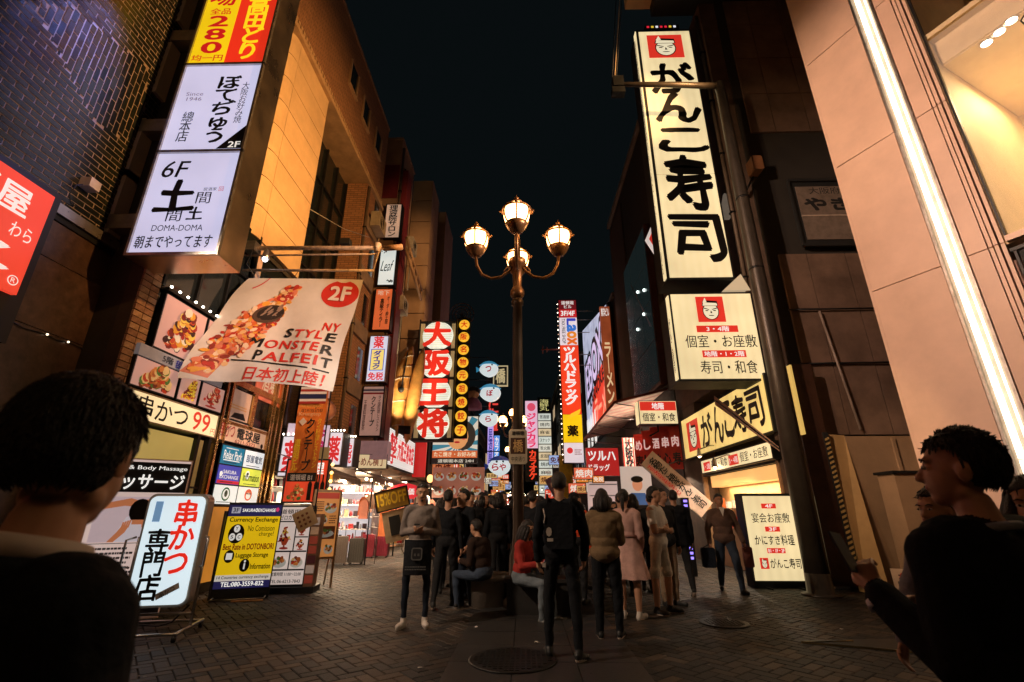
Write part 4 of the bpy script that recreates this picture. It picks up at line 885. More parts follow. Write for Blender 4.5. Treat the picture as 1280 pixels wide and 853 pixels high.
def added_flood(label, loc, aim, energy, color, size, blend=.6, soft=.15):  # added lamps standing in for unknown light sources
    q = thing('added_flood_light', label, 'floodlight', loc); d = (Vector(aim)-Vector(loc)).normalized(); rot = d.to_track_quat('-Z', 'Y').to_matrix().to_4x4()
    m = MB(); m.box(-.22, .22, -.15, .15, .02, .16, M_black, rot); m.build('housing', q); m = MB(); m.box(-.19, .19, -.12, .12, .012, .019, mat('flood_lens', (.9, .85, .7), .2), rot); m.build('lens', q); m = MB(); m.tube([rot @ Vector((0, 0, .16)), rot @ Vector((0, 0, .5))], .02, M_black, n=6); m.build('arm', q)
    L = bpy.data.lights.new('added_flood', 'SPOT'); L.energy = energy; L.color = color; L.spot_size = R(size); L.spot_blend = blend; L.shadow_soft_size = soft
    o = bpy.data.objects.new('added_flood', L); COL.objects.link(o); o.parent = q; o.rotation_euler = rot.to_euler(); return q
added_flood('added floodlight high on the tiled building washing the pink store front', (-5.6, .6, 9.5), (7.3, 5.6, 6.2), 8600, (1, .63, .44), 52)  # added lamp that brightens the pink wall
added_flood('added orange floodlight on the pink store washing the left fronts', (7.4, 3.6, 9.0), (-5.5, 9.4, 8.4), 13500, (1, .45, .12), 56, .8)  # added for the orange light on cladding and brick
added_flood('added warm floodlight on the pink store aimed at the hanging banner', (6.9, 4.6, 7.6), (-4.6, 8.1, 4.6), 3000, (1, .90, .90), 19, .5)  # added to brighten the banner cloth
added_flood('added orange floodlight on the tiled building aimed at the corner hoarding', (-5.7, 1.4, 7.2), (6.6, 9.5, 1.7), 2000, (1, .58, .24), 17, .5)  # added lamp for the corner sheets
added_flood('added orange floodlight on the tiled building aimed at the clad wall', (-5.7, 1.2, 8.6), (7.2, 9.7, 9.0), 1900, (1, .62, .34), 30, .7)  # added to lift the dark cladding sheets
added_flood('added orange floodlight on the pink store aimed at the tan buildings', (7.3, 4.4, 11.5), (-5.2, 20, 12), 9000, (1, .52, .2), 26, .8)  # added lamp reaching the farther walls
added_flood('added warm floodlight low on the pink store aimed at the orange flag', (8.0, 3.5, 5.6), (-4.3, 9.4, 2.7), 3400, (1, .78, .56), 14, .6)  # added so the flag and boards get more light
added_flood('added blue floodlight clamped on top of the sign tower', (-5.0, 5.3, 10.4), (-6.1, 4.5, 6.7), 3200, (.16, .28, 1), 30, 1.0)  # added to make the blue patch on the tiles
added_flood('added warm wall lamp on the tiled building lighting the square', (-5.55, 3.4, 5.4), (.4, 7.6, .5), 1350, (1, .74, .52), 74, .8, .12)  # added front fill for people and paving
q = thing('tube_light', 'long white tube light under the striped awning', 'tube light', (4.75, 17.6, 4.1)); m = MB(); m.tube([(0, 0, 0), (0, 3.6, 0)], .05, mat('warm_tube', (1, .9, .8), emit=(1, .70, .52), es=70, var=0), n=8); m.build('tube', q); m = MB(); m.box(.02, .1, -.05, 3.65, -.05, .05, M_steel); m.build('fitting', q)

BT = [Vector((-5.34, 8.15, 5.66)), Vector((-3.07, 8.15, 5.6))]; BB = [Vector((-6.23+.0, 8.05, 3.62)), Vector((-3.44, 8.25, 3.40))]
BB[0] = onX(225, 474, -5.3); BB[1] = onY(413, 488, 8.25); BT[0] = onY(311, 348, 8.13); BT[1] = onY(455, 351, 8.13)
BO = BT[0].copy()
def ban(u, v, off=0):
    p = BT[0].lerp(BT[1], u).lerp(BB[0].lerp(BB[1], u), v)
    w_ = .10*math.sin(u*7+v*3)*v+.05*math.sin(u*15-v*5)*v+.05*math.sin(v*9+u*2)
    p = p+Vector((-.10*math.sin(v*math.pi)*(1-u), -w_*.8-off, .05*math.sin(u*math.pi)*v)); return p-BO
t = thing('hanging_banner', 'large wind blown white fabric banner with a giant parfait and 2F in a red oval', 'banner', tuple(BO))
M_ban = mat('banner_cloth', (.72, .69, .67), .8, var=.08, vscale=3)
nb_ = M_ban.node_tree.nodes['Principled BSDF']; nb_.inputs['Emission Color'].default_value = (*lin((238, 210, 198)), 1); nb_.inputs['Emission Strength'].default_value = 0
m = MB(); N, Kk = 36, 30
m.add([ban(i/N, j/Kk) for j in range(Kk+1) for i in range(N+1)], [(j*(N+1)+i, j*(N+1)+i+1, (j+1)*(N+1)+i+1, (j+1)*(N+1)+i) for j in range(Kk) for i in range(N)], M_ban, True); cloth = m.build('cloth', t)
def warp(o, lay=.006):
    me = o.data; bmx = bmesh.new(); bmx.from_mesh(me)
    for f in list(bmx.faces):
        pass
    bmesh.ops.triangulate(bmx, faces=bmx.faces[:])
    for _ in range(2):
        es = [e for e in bmx.edges if e.calc_length() > .07]
        if es: bmesh.ops.subdivide_edges(bmx, edges=es, cuts=1, use_grid_fill=False); bmesh.ops.triangulate(bmx, faces=bmx.faces[:])
    for v in bmx.verts: u, y, vv = v.co.x, v.co.y, 1-v.co.z; v.co = ban(u, vv, lay+max(0, -y))
    bmx.to_mesh(me); bmx.free(); return o
# artwork in unit square coordinates (x=u, z=1-v), then laid on the cloth
CR = ink((214, 56, 48)); CK = ink((26, 28, 34))
p = Print(0); o_pts = ell(.84, .86, .155, .125, 26); o_pts = [(x, z-(.02 if abs(x-.84) < .05 and z > .86 else 0)) for x, z in o_pts]; p.shape(o_pts, CR); warp(p.build('oval', t), .004)
warp(text(t, '2F', (.755, .80, .925, .925), ink((245, 232, 225)), y=0, bold=.06, brush=.03), .012)
for s_, x0, x1, z, c2 in (('NY', .80, .93, .50, CR), ('TYL', .60, .83, .415, CR), ('E', .86, .93, .40, CK), ('ONSTE', .42, .83, .30, CR), ('R', .86, .94, .285, CK), ('ALFEI', .45, .85, .185, CR), ('T', .88, .95, .175, CK)):
    warp(text(t, s_, (x0, z, x1, z+.078), c2, y=0, bold=.045, spacing=1.15), .008)
for s_, x0, x1, z in (('S', .53, .58, .415), ('M', .32, .40, .30), ('P', .39, .435, .185)): warp(text(t, s_, (x0, z, x1, z+.085), CK, y=0, bold=.05), .012)
p = Print(0); p.shape([(.24, .17), (.6, .155), (.95, .135), (.95, .147), (.6, .167), (.24, .182)], CK); warp(p.build('rule', t), .008)
warp(text(t, '日本初上陸！', (.36, .015, .93, .125), CR, y=0, bold=.03, shear=.1), .008)
p = Print(0); rn = random.Random(2)
PC = [ink(c) for c in ((222, 110, 60), (236, 170, 70), (196, 60, 50), (240, 200, 150), (150, 60, 50), (230, 140, 110), (250, 225, 200))]
p.y = 0; p.shape([(.0, .05), (.14, .02), (.3, .4), (.2, .5)], ink((214, 130, 105)))
for i in range(420):
    f = rn.random()**.8; cx = .09+.36*f; cz = .08+.80*f; sp = .05+.085*math.sin(min(1, f*1.15)*math.pi)
    p.shape(ell(cx+rn.uniform(-1, 1)*sp, cz+rn.uniform(-1, 1)*sp*.8, rn.uniform(.014, .034), rn.uniform(.01, .024), 7, rn.random(), rn.random()*3), rn.choice(PC))
    p.y += .00055
p.y -= .004; p.el(.35, .62, .11, .085, ink((90, 70, 60)), .5); p.el(.36, .63, .095, .066, ink((46, 38, 36)), .5)
for i in range(10): p.shape(ell(.36+rn.uniform(-.06, .06), .66+rn.uniform(-.05, .05), .03, .008, 6, 0, 1.0), ink((150, 130, 120)))
warp(p.build('parfait_picture', t), .006)
warp(text(t, 'ノ', (.12, .86, .2, 1.0), CR, y=0), .008)

# ================================================================ orange vertical flag
t = thing('orange_flag', 'tall orange vertical cloth flag with striped top, black and yellow characters, Thai restaurant', 'flag', (-4.25, 9.3, 1.88))
m = MB(); NF = 14
def fl(u, v): return Vector((-.27+.56*u-.0*(1-v), .03*math.sin(v*7+u*3)-.01, v*1.86))
m.add([fl(i/4, j/NF) for j in range(NF+1) for i in range(5)], [(j*5+i, j*5+i+1, (j+1)*5+i+1, (j+1)*5+i) for j in range(NF) for i in range(4)], mat('orange_cloth', (.80, .21, .03), .7, var=.08), True); m.build('cloth', t)
p = Print(-.05)
for z, c in ((1.80, (236, 222, 210)), (1.75, (170, 50, 40)), (1.70, (236, 222, 210)), (1.60, (36, 40, 80)), (1.55, (236, 222, 210)), (1.5, (170, 50, 40))): p.rect(-.26, z, .28, z+.05 if z != 1.6 else z+.1, ink(c))
p.rect(-.27, 0, .29, .16, ink((20, 20, 24))); p.shape([(-.2, 1.14), (-.12, 1.06), (-.04, 1.14), (-.12, 1.22)], ink((240, 220, 200))); p.build('print', t)
text(t, 'THAI RESTAURANT', (-.22, 1.42, .24, 1.48), ink((250, 190, 90)), y=-.06); text(t, 'อาหารไทย', (-.18, 1.33, .24, 1.42), KB, y=-.06); text(t, 'Krungtep', (-.22, 1.24, .22, 1.33), ink((240, 190, 140)), y=-.06, bold=.02)
text(t, 'クンテープ', (-.03, .2, .14, 1.2), KB, y=-.06, vert=True, bold=.05); text(t, '道頓堀ビル', (-.22, .2, -.1, .8), ink((246, 214, 40)), y=-.06, vert=True, bold=.03); text(t, 'タイ料理レストラン', (.17, .25, .26, 1.2), ink((250, 210, 60)), y=-.06, vert=True, bold=.02)
text(t, '道頓堀 B1', (-.2, .02, .22, .13), ink((230, 220, 220)), y=-.06, bold=.03)
m = MB(); m.tube([(.33, .02, -1.88), (.33, .02, 1.98)], .014, M_dark, n=6); m.tube([(.33, .02, 1.9), (-.3, .02, 1.9)], .01, M_dark, n=5); m.tube([(.33, .02, 1.9), (.6, .02, 1.9)], .008, M_dark, n=5); m.build('flag_pole', t)

# ================================================================ upright signs on the left, Y = 16.4
def vsign(name, label, x0, x1, z0, z1, Y, face, texts, frame=M_steel, d=.35, rz=0, group=None):
    t = thing(name, label, 'sign', ((x0+x1)/2, Y, z0), rz, group); w_ = (x1-x0)/2; h = z1-z0
    cabinet(t, -w_, w_, 0, h, d, face, frame=frame, fw=min(.05, w_*.1))
    for s_, bx, c, kw in texts:
        text(t, s_, (bx[0]*w_, bx[1]*h, bx[2]*w_, bx[3]*h), c, y=-.035, **kw)
    return t, w_, h
RB = ink((50, 60, 170), .6); RR = ink((220, 50, 50), .8)
vsign('salon_sign', 'topmost upright beige sign with black characters on the crimson wall', -5.62, -4.95, 11.75, 13.4, 16.4, mat('beige_sign', (.55, .38, .27), .5, emit=(.9, .6, .42), es=.35), [('理容院サロン', (-.5, .05, .5, .95), KB, dict(vert=True, bold=.04))], M_dark)  # unlit sign; its emission stands in for light falling on it
t, w_, h = vsign('script_sign', 'white lit upright sign with a handwritten word and ivy sprays', -5.66, -4.98, 9.62, 11.4, 16.4, litface('lit_cold_white', (222, 232, 228), .8), [('Leaf', (-.75, .35, .75, .62), KB, dict(shear=.4, brush=.05))], M_dark)
p = Print(-.036); rn = random.Random(5)
for k in range(26):
    c = (-w_*.8+rn.random()*.2, h*.88+rn.uniform(-.12, .1)) if k % 2 else (w_*.75-rn.random()*.2, h*.08+rn.random()*.08); p.shape(ell(c[0], c[1], .04, .02, 6, 0, rn.random()*3), KB)
p.build('ivy_print', t)
vsign('orange_tailor_sign', 'orange red upright sign with dark characters under the white script sign', -5.68, -4.98, 7.75, 9.5, 16.4, mat('orange_sign', (.6, .12, .04), .5, emit=(.95, .2, .06), es=.45), [('高級テイラー', (-.3, .08, .1, .75), KB, dict(vert=True, bold=.06)), ('オーダー紳士服', (.4, .15, .7, .8), KB, dict(vert=True, bold=.03)), ('地下', (-.7, .83, .6, .95), ink((240, 210, 180), .5), dict(bold=.03))], M_dark)  # glow put into the colour, the sign has no lamp inside
t, w_, h = vsign('pharmacy_sign', 'white lit upright pharmacy sign with red characters above and blue ones below', -5.7, -4.97, 5.75, 7.55, 16.4, litface('lit_pharmacy', (214, 220, 240), .85), [('薬', (-.5, .72, .5, .97), RR, dict(bold=.05)), ('ダイコク', (-.4, .27, .35, .66), RB, dict(vert=True, bold=.08)), ('免税', (-.75, .04, .75, .2), RR, dict(bold=.05))], M_steel)
p = Print(-.034); p.rect(-w_*.7, h*.24, w_*.7, h*.7, ink((60, 90, 200), .7)); p.rect(-w_*.62, h*.255, w_*.62, h*.685, ink((240, 214, 120), .9)); p.build('frame_print', t)
for c in t.children:
    if c.name.startswith('lettering'): c.location.y = -.01
vsign('thai_wall_sign', 'dim pinkish upright sign with dark characters below the pharmacy sign', -5.74, -4.95, 3.8, 5.62, 16.4, mat('dusty_pink_sign', (.42, .24, .19), .5, emit=(.8, .45, .36), es=.3), [('クンテープ', (-.1, .2, .3, .78), KB, dict(vert=True, bold=.06)), ('タイ国料理レストラン', (.5, .1, .75, .8), ink((90, 40, 30)), dict(vert=True, bold=.02)), ('王朝料理飲茶', (-.75, .12, -.5, .7), ink((90, 40, 30)), dict(vert=True, bold=.02))], M_dark)  # emission in place of outside light on an unlit sign
p = Print(-.036)
for z, c in ((5.48, (220, 190, 180)), (5.42, (60, 50, 80)), (5.36, (220, 190, 180)), (5.3, (150, 40, 40))): p.rect(-.36, z-3.8, .36, z-3.74, ink(c, .2))
tag(p.build('striped_plate', loc=(-5.345, 16.4, 3.8)), 'small striped flag print at the top of the dusty pink sign', 'sign')
# hanging cables from the left wall
m = MB(); a = onX(388, 262, -5.45); b = onX(462, 297, -5.3); m.tube([a, a.lerp(b, .5)+Vector((0, 0, -.12)), b], .012, mat('pale_wire', (.3, .3, .3), .6), n=4); tag(m.build('overhead_wire'), 'thin pale wire crossing the dark glass recess on the left', 'wire')

# ================================================================ dumpling restaurant: model dumpling, round lantern sign, red lit board
def gyoza():
    t = thing('giant_dumpling', 'giant fried dumpling model with pleated brown crust mounted on the left wall', 'model', (-4.9, 19, 6.0)); t.rotation_euler = (0, R(6), 0)
    dough = mat('dumpling_dough', (.62, .5, .36), .55, var=.15); crust = mat('dumpling_crust', (.58, .28, .07), .5, var=.3, vscale=3, bump=.4, bscale=6)
    def half(x, w, yo, mm, nm, bend=.5):
        b = MB(); n = 14; vs = []
        for i in range(n+1):
            s = i/n; z = -2.05+4.1*s; rad = math.sin(math.pi*min(1, max(0, s))**.9)**.55*w+.02; cx = x+bend*(.25-(s-.45)**2)*1.3
            for j in range(12):
                a = 2*math.pi*j/12; pl = 1+.07*math.sin(s*math.pi*9)*(1 if -1 < math.cos(a) else 0)
                vs.append((cx+rad*math.cos(a)*pl, yo+rad*1.1*math.sin(a)*pl, z))
        b.add(vs, [(i*12+j, i*12+(j+1) % 12, (i+1)*12+(j+1) % 12, (i+1)*12+j) for i in range(n) for j in range(12)]+[tuple(range(11, -1, -1)), tuple(range(n*12, n*12+12))], mm, True); b.build(nm, t)
    half(-.36, .42, .25, dough, 'dough_shell', -.5); half(-.08, .36, 0, crust, 'crust_shell', -.55); half(.42, .26, .1, crust, 'crust_shell', -.1)
    for k in range(7):
        s = .14+k*.12; z = -2.05+4.1*s; cx = -.08-.55*(.25-(s-.45)**2)*1.3
        b = MB(); rr = math.sin(math.pi*s**.9)**.55*.37
        b.tube([(cx+rr*math.cos(a), -rr*1.1*abs(math.sin(a))-.0, z+.14*math.cos(a*1)) for a in np.linspace(.15, math.pi-.15, 8)], .03, dough, n=5); b.build('pleat', t)
    b = MB(); b.tube([(-.05, -.4, .05), (-1.2, -.3, .0)], .035, M_black, n=6); b.tube([(-.05, -.4, .0), (-.05, -.5, 1.6)], .025, M_black, n=6); b.ball((-.05, -.42, .02), .13, M_black, n=8, k=6); b.build('bracket', t); return t
gyoza()
t = thing('round_lantern_sign', 'column of four large round white lit discs with red characters in a black frame', 'sign', (-3.84, 20, 4.15))
m = MB(); fx = .86
for x in (-fx, fx-.06): m.box(x, x+.06, -.1, .02, 0, 5.5, M_black)
for k in range(5): z = k*1.33; m.box(-fx+.061, fx-.061, -.12, .02, z, z+.08, M_black)
m.box(-fx, fx, .03, .4, 0, 5.45, M_void); m.build('frame', t)
DISC = litface('lit_disc', (244, 244, 222), .95, var=.06)
for k, chx in enumerate('将王阪大'):
    z = .74+k*1.33
    b = MB(); b.lathe([(.02, 0), (.5, 0), (.66, -.05), (.7, -.14)], m=DISC, n=32); o = b.build('disc', t); o.location = (0, -.16, z); o.rotation_euler = (R(90), 0, 0)
    b = MB()
    for i in range(-6, 7):
        zz_ = i*.1; hw = math.sqrt(max(0, .66**2-zz_**2)); b.box(-hw, hw, -.195, -.185, z+zz_-.006, z+zz_+.006, ink((150, 160, 140)))
    b.build('disc_ribs', t)
    text(t, chx, (-.6, z-.56, .6, z+.58), ink((226, 46, 30), .85), y=-.21, bold=.075, brush=.04)
    m = MB(); m.box(-.8, -.62, -.02, .02, z-.6, z+.6, mat('patterned_board', (.4, .3, .15), .5, emit=(1, .7, .3), es=.2)); m.box(.62, .79, -.02, .02, z-.6, z+.6, MATS['patterned_board']); m.build('corner_board', t)
t = thing('small_disc_sign', 'thin column of small round yellow lit discs with red characters beside the big discs', 'sign', (-2.7, 20.3, 4.3))
m = MB(); m.box(-.06, .06, .02, .1, 0, 5.7, M_black); m.box(-.3, .3, .02, .05, 0, 5.6, mat('black_board', (.01, .008, .008), .6)); m.build('frame', t)
YD = litface('lit_amber_disc', (252, 186, 50), .95)
for k, chx in enumerate('子餃焼祖元物名阪大'):
    z = .35+k*.61; b = MB(); b.lathe([(.02, 0), (.2, 0), (.25, -.04)], m=YD, n=20); o = b.build('disc', t); o.location = (0, -.05, z); o.rotation_euler = (R(90), 0, 0)
    text(t, chx, (-.14, z-.15, .14, z+.15), ink((200, 40, 20), .8), y=-.07, bold=.05)
t = thing('red_character_board', 'white lit board with stacked red characters along the left shop fronts', 'sign', (-5.12, 20.3, 3.0), FL)
cabinet(t, -2.4, 2.2, 0, 1.42, .2, litface('lit_white_board', (238, 232, 224), .9), frame=M_black, fw=.03)
m = MB()
for i in range(14): m.box(-2.36, 2.16, -.02, -.014, .08+i*.095, .088+i*.095, ink((170, 160, 160)))
m.build('slat_lines', t)
text(t, '餃子', (-2.1, .12, -1.1, 1.25), ink((214, 34, 44), .8), y=-.026, vert=True, bold=.08); text(t, '大阪王将本店', (-.9, .35, 1.95, 1.15), ink((214, 34, 44), .8), y=-.026, bold=.09)
q = thing('red_edge_sign', 'narrow red lit end board beside the white board with red characters', 'sign', (-4.95, 22.9, 2.9)); m = MB(); m.box(-.3, .3, 0, .12, 0, 1.7, litface('lit_red_edge', (210, 40, 36), .7)); m.build('board', q)
q = thing('amber_board', 'small orange lit board with dark writing right of the red end board', 'sign', (-4.2, 25, 2.8)); m = MB(); m.box(-.5, .6, 0, .12, 0, 1.1, litface('lit_orange_board', (226, 130, 80), .6)); m.build('board', q); text(q, '串焼', (-.35, .3, .45, .9), ink((120, 30, 20), .2), y=-.01, bold=.04)
# white pharmacy boxes
for i, (x, z, wd, s_, lab) in enumerate(((-6.25, 2.72, .75, '薬', 'white box sign with red character left of the orange flag pole'), (-5.62, 2.72, .62, '薬', 'white box sign with red character right behind the orange flag'), (-4.98, 2.7, .58, '免税', 'white box sign with red tax free characters farthest right of three'))):
    y = (11.4, 12.6, 13.2)[i]; q0 = onY((362, 415, 433)[i], (596, 582, 584)[i], y); x = q0.x; z = q0.z; wd = (.6, .44, .32)[i]
    t = thing('pharmacy_box_sign', lab, 'sign', (x, y, z), 0, 'white pharmacy box signs')
    cabinet(t, -wd/2, wd/2, 0, .95-.08*i, .5, litface('lit_box_white', (236, 226, 232), .85), frame=M_steel, fw=.02); text(t, s_, (-wd*.36, .1, wd*.36, .82-.08*i), RR, y=-.035, bold=.05, vert=len(s_) > 1)
    m = MB()
    for k in range(6): m.ball((-wd/2+wd*k/5, -.02, .99-.08*i), .025, BUL, n=6, k=4)
    m.build('bulb_row', t)
t = thing('violet_box_sign', 'pale box sign with a violet and red character beside the brass framed glass', 'sign', (-5.3, 11.6, 2.55), R(20))
cabinet(t, -.5, .5, 0, .85, .4, litface('lit_violet_white', (226, 200, 214), .7), frame=M_steel, fw=.02); text(t, '薬', (-.2, .12, .4, .75), ink((190, 50, 110), .6), y=-.035, bold=.04)
t = thing('string_sign', 'long pale sign with brown characters over the stalls beyond the pharmacy boxes', 'sign', tuple(onY(458, 586, 16.1)), R(8)); t.scale = (.72,)*3
cabinet(t, -.9, .9, 0, .65, .2, litface('lit_sand', (236, 208, 160), .7), frame=M_dark, fw=.02); text(t, 'らーめん横丁', (-.8, .12, .8, .5), ink((150, 60, 40), .4), y=-.035, bold=.03)
t = thing('pink_marquee', 'dim pink boxed marquee beneath the dusty pink sign', 'sign', (-5.3, 16.1, 3.0)); m = MB(); m.box(-.6, .7, 0, .5, 0, .62, mat('dusty_marquee', (.35, .2, .2), .5, emit=(.9, .5, .5), es=.16)); m.build('box', t)

added_flood('added small floodlight below the giant dumpling shining up at it', (-4.45, 17.6, 4.3), (-4.85, 19, 6.5), 650, (1, .74, .45), 70, .6, .06)  # added lamp so the dumpling model is not left dark
t = thing('seafood_picture_board', 'wide board of seafood dish pictures under the smiling face billboard', 'signboard', (-3.2, 23.6, 2.0))
m = MB(); m.box(-1.2, 1.3, 0, .1, 0, 1.4, litface('lit_dusky', (190, 120, 96), .4, var=.4)); m.build('board', t); p = Print(-.006)
for k in range(8): dish(p, -1.15+(k % 4)*.6, .08+(k//4)*.66, -.62+(k % 4)*.6, .62+(k//4)*.66, 60+k, MEAT, .3)
p.build('pictures', t)
# ================================================================ farther signs left
t = thing('cartoon_face_billboard', 'square billboard with a plain smiling face and blue sunburst over orange text bands', 'billboard', (-3.28, 23, 3.5))
m = MB(); m.box(-1.12, 1.1, 0, .15, 0, 2.3, M_black); m.build('backing', t)
p = Print(-.004); SKY_ = ink((150, 200, 205), .75); p.rect(-1.09, .02, 1.07, 2.27, ink((232, 220, 200), .75))
for k in range(14):
    a = k*2*math.pi/14; a2 = a+math.pi/14; q0 = (.1, .9); pts = [q0]
    for aa in (a, a2):
        dx, dz = math.cos(aa), math.sin(aa); tt = min((1.07-.1)/dx if dx > 1e-6 else 9, (-1.09-.1)/dx if dx < -1e-6 else 9, (2.27-.9)/dz if dz > 1e-6 else 9, (.02-.9)/dz if dz < -1e-6 else 9); pts.append((q0[0]+dx*tt, q0[1]+dz*tt))
    p.shape(pts, ink((70, 140, 160), .7))
p.el(.35, 1.35, .62, .72, ink((70, 60, 50), .5)); p.el(.1, 1.3, .52, .62, ink((232, 160, 100), .8)); p.shape([(-.5, 1.7), (.7, 1.9), (.4, 2.05), (-.2, 2.05)], ink((70, 60, 50), .5))
for s in (-.12, .3): p.el(s, 1.42, .07, .025, KB)
p.el(.08, 1.02, .14, .05, ink((190, 40, 40), .7)); p.el(-.2, 1.2, .09, .07, ink((220, 100, 80), .8)); p.el(.4, 1.2, .09, .07, ink((220, 100, 80), .8))
p.rect(-1.09, .28, 1.07, .62, ink((222, 110, 60), .7)); p.rect(-1.09, .02, 1.07, .28, ink((50, 40, 36), .3)); p.build('picture', t)
text(t, 'たこ焼き・お好み焼', (-1.0, .34, 1.0, .56), ink((240, 226, 190), .8), y=-.045, bold=.03); text(t, '道頓堀本店 24H', (-.8, .06, .9, .22), ink((230, 220, 200), .7), y=-.045, bold=.03)
def puffer(x, z, Y, s, chx, lab, white=False):
    t = thing('pufferfish_lantern', lab, 'lantern', (x, Y, z), 0, 'pufferfish lanterns over the street'); WH = litface('lit_fish_white', (226, 236, 236), .75); BL = litface('lit_fish_blue', (60, 150, 190), .55) if not white else litface('lit_fish_navy', (40, 60, 130), .4)
    b = MB(); b.ball((0, 0, 0), (s, s*.7, s*.82), WH, n=20, k=14, fn=lambda q, v: Vector((q.x, q.y, q.z*(1-.25*(v[0] if v[0] < 0 else 0)*-1)))); b.build('body', t)
    b = MB(); b.ball((0, .03*s, s*.12), (s*1.02, s*.72, s*.8), BL, n=20, k=14, fn=lambda q, v: Vector((q.x, q.y, max(q.z, s*.34)))); b.build('back_cap', t)
    b = MB(); b.prism([(-s*.85, 0), (-s*1.35, s*.3), (-s*1.3, -s*.3)], -.05*s, .05*s, BL); b.build('tail_fin', t)
    b = MB(); b.ball((s*.35, -s*.55, s*.35), s*.1, M_black, n=8, k=6); b.ball((-s*.2, -s*.62, s*.35), s*.1, M_black, n=8, k=6) if white else None; b.build('eye', t)
    for c_, xx in zip(chx, (-.33, .33) if len(chx) > 1 else (0,)): text(t, c_, ((xx-.28)*s, -.42*s, (xx+.28)*s, .16*s), ink((190, 40, 60), .6), y=-s*.73, bold=.06)
    b = MB(); b.tube([(0, 0, s*.8), (0, 0, s*1.3)], .02, M_dark, n=5); b.tube([(0, 0, s*1.3), (-1.5, 0, s*1.35)], .03, M_dark, n=5); b.build('hanger', t)
puffer(-1.95, 9.05, 26, .55, 'つ', 'upper pale blue pufferfish lantern with one red character'); puffer(-1.85, 7.65, 26, .6, 'ぼ', 'middle pale blue pufferfish lantern with one red character'); puffer(-1.95, 6.3, 26.5, .55, 'ら', 'lower pale blue pufferfish lantern partly behind the billboard')
puffer(-1.35, 3.75, 27, .62, 'らや', 'white pufferfish lantern with navy cap and two dark red characters', True)
t = thing('framed_lattice_sign', 'small square sign with a black character in a pale frame, near the top pufferfish', 'sign', (-1.35, 27.5, 9.1)); m = MB(); m.box(-.45, .45, 0, .1, -.65, .65, litface('lit_lattice', (216, 196, 150), .6)); m.box(-.38, .38, -.01, -.002, -.57, .57, M_black); m.build('board', t); text(t, '橋', (-.28, -.45, .28, .45), ink((220, 200, 150), .6), y=-.016, bold=.05)
t = thing('round_grille_ornament', 'dim round wire wheel ornament on top of a mast above the round discs', 'ornament', (-2.95, 21, 10.35))
m = MB()
for r_ in (.6, .45, .3): m.tube([(r_*math.cos(a), 0, r_*math.sin(a)) for a in np.linspace(0, 2*math.pi, 25)], .02, mat('dim_bronze', (.12, .08, .06), .5, .5), n=5)
for k in range(12): a = k*math.pi/6; m.tube([(0, 0, 0), (.6*math.cos(a), 0, .6*math.sin(a))], .012, MATS['dim_bronze'], n=4)
m.build('wheel', t); m = MB(); m.box(-.35, .2, 0, .2, -1.1, -.65, mat('brown_box', (.25, .15, .08), .6, emit=(1, .6, .3), es=.1)); m.tube([(0, .1, -.65), (0, .1, 0)], .04, M_dark, n=6); m.tube([(-.1, .1, -2.5), (-.1, .1, -1.1)], .05, M_dark, n=6); m.build('mast', t)
t = thing('crab_restaurant_letters', 'four red neon characters floating upright on a dark wall past the lanterns', 'sign', (-2.5, 40, 6.3)); m = MB(); m.box(-.7, .5, .1, .25, -.3, 6.2, M_void); m.build('board', t)
for k, chx in enumerate('楽道にか'): text(t, chx, (-.45, .05+k*1.5, .35, .95+k*1.5), ink((236, 70, 60), .9), y=-.01, bold=.06)
t = thing('violet_ladder_sign', 'blue and violet lit upright sign behind the face billboard', 'sign', (-1.9, 30, 4.0)); m = MB(); m.box(-.35, .0, 0, .1, 0, 2.6, litface('lit_violet', (190, 170, 250), .8)); m.box(.05, .4, 0, .1, 0, 1.9, litface('lit_blue', (80, 150, 240), .8)); m.build('board', t); text(t, '居酒屋', (-.3, .2, -.05, 2.3), RB, y=-.01, vert=True, bold=.04); text(t, 'カラオケ', (.1, .1, .34, 1.8), ink(WHITE, .9), y=-.01, vert=True, bold=.04)
t = thing('chef_mascot_stand', 'small shop figure ornament with dark hair and purple robe above the billboard', 'ornament', (-2.45, 22.6, 6.05))
m = MB(); m.ball((0, 0, .75), (.3, .25, .28), mat('figure_skin', (.5, .25, .12), .6), n=12, k=8); m.build('head', t); m = MB(); m.ball((0, .05, .88), (.36, .28, .26), M_black, n=12, k=8); m.build('hair', t); m = MB(); m.lathe([(.45, 0), (.42, .25), (.25, .5), (.15, .55)], m=mat('purple_robe', (.3, .1, .2), .6), n=14); m.build('robe', t)

# ================================================================ right side signs
t = thing('tall_drugstore_sign', 'tall upright sign, white above, orange red with white characters, yellow below', 'sign', (3.33, 32, 4.4))
m = MB(); m.box(-.68, .68, 0, .6, 0, 11.8, M_black); m.build('cabinet', t)
for nm, a, b, f in (('white_panel', .02, 1.3, litface('lit_soft_white', (236, 220, 224), .85)), ('yellow_panel', 1.32, 3.2, litface('lit_yellow2', (250, 206, 20), .9)), ('red_panel', 3.22, 8.2, litface('lit_drug_red', (240, 66, 30), .95)), ('upper_panel', 8.22, 10.35, litface('lit_soft_white', (236, 220, 224), .85)), ('floor_panel', 10.37, 11.0, litface('lit_deep_red', (206, 40, 44), .8)), ('top_panel', 11.02, 11.75, litface('lit_dark_red', (130, 30, 36), .6))):
    m = MB(); m.box(-.64, .64, -.02, -.003, a, b, f); m.build(nm, t)
WH8 = ink(WHITE, .95)
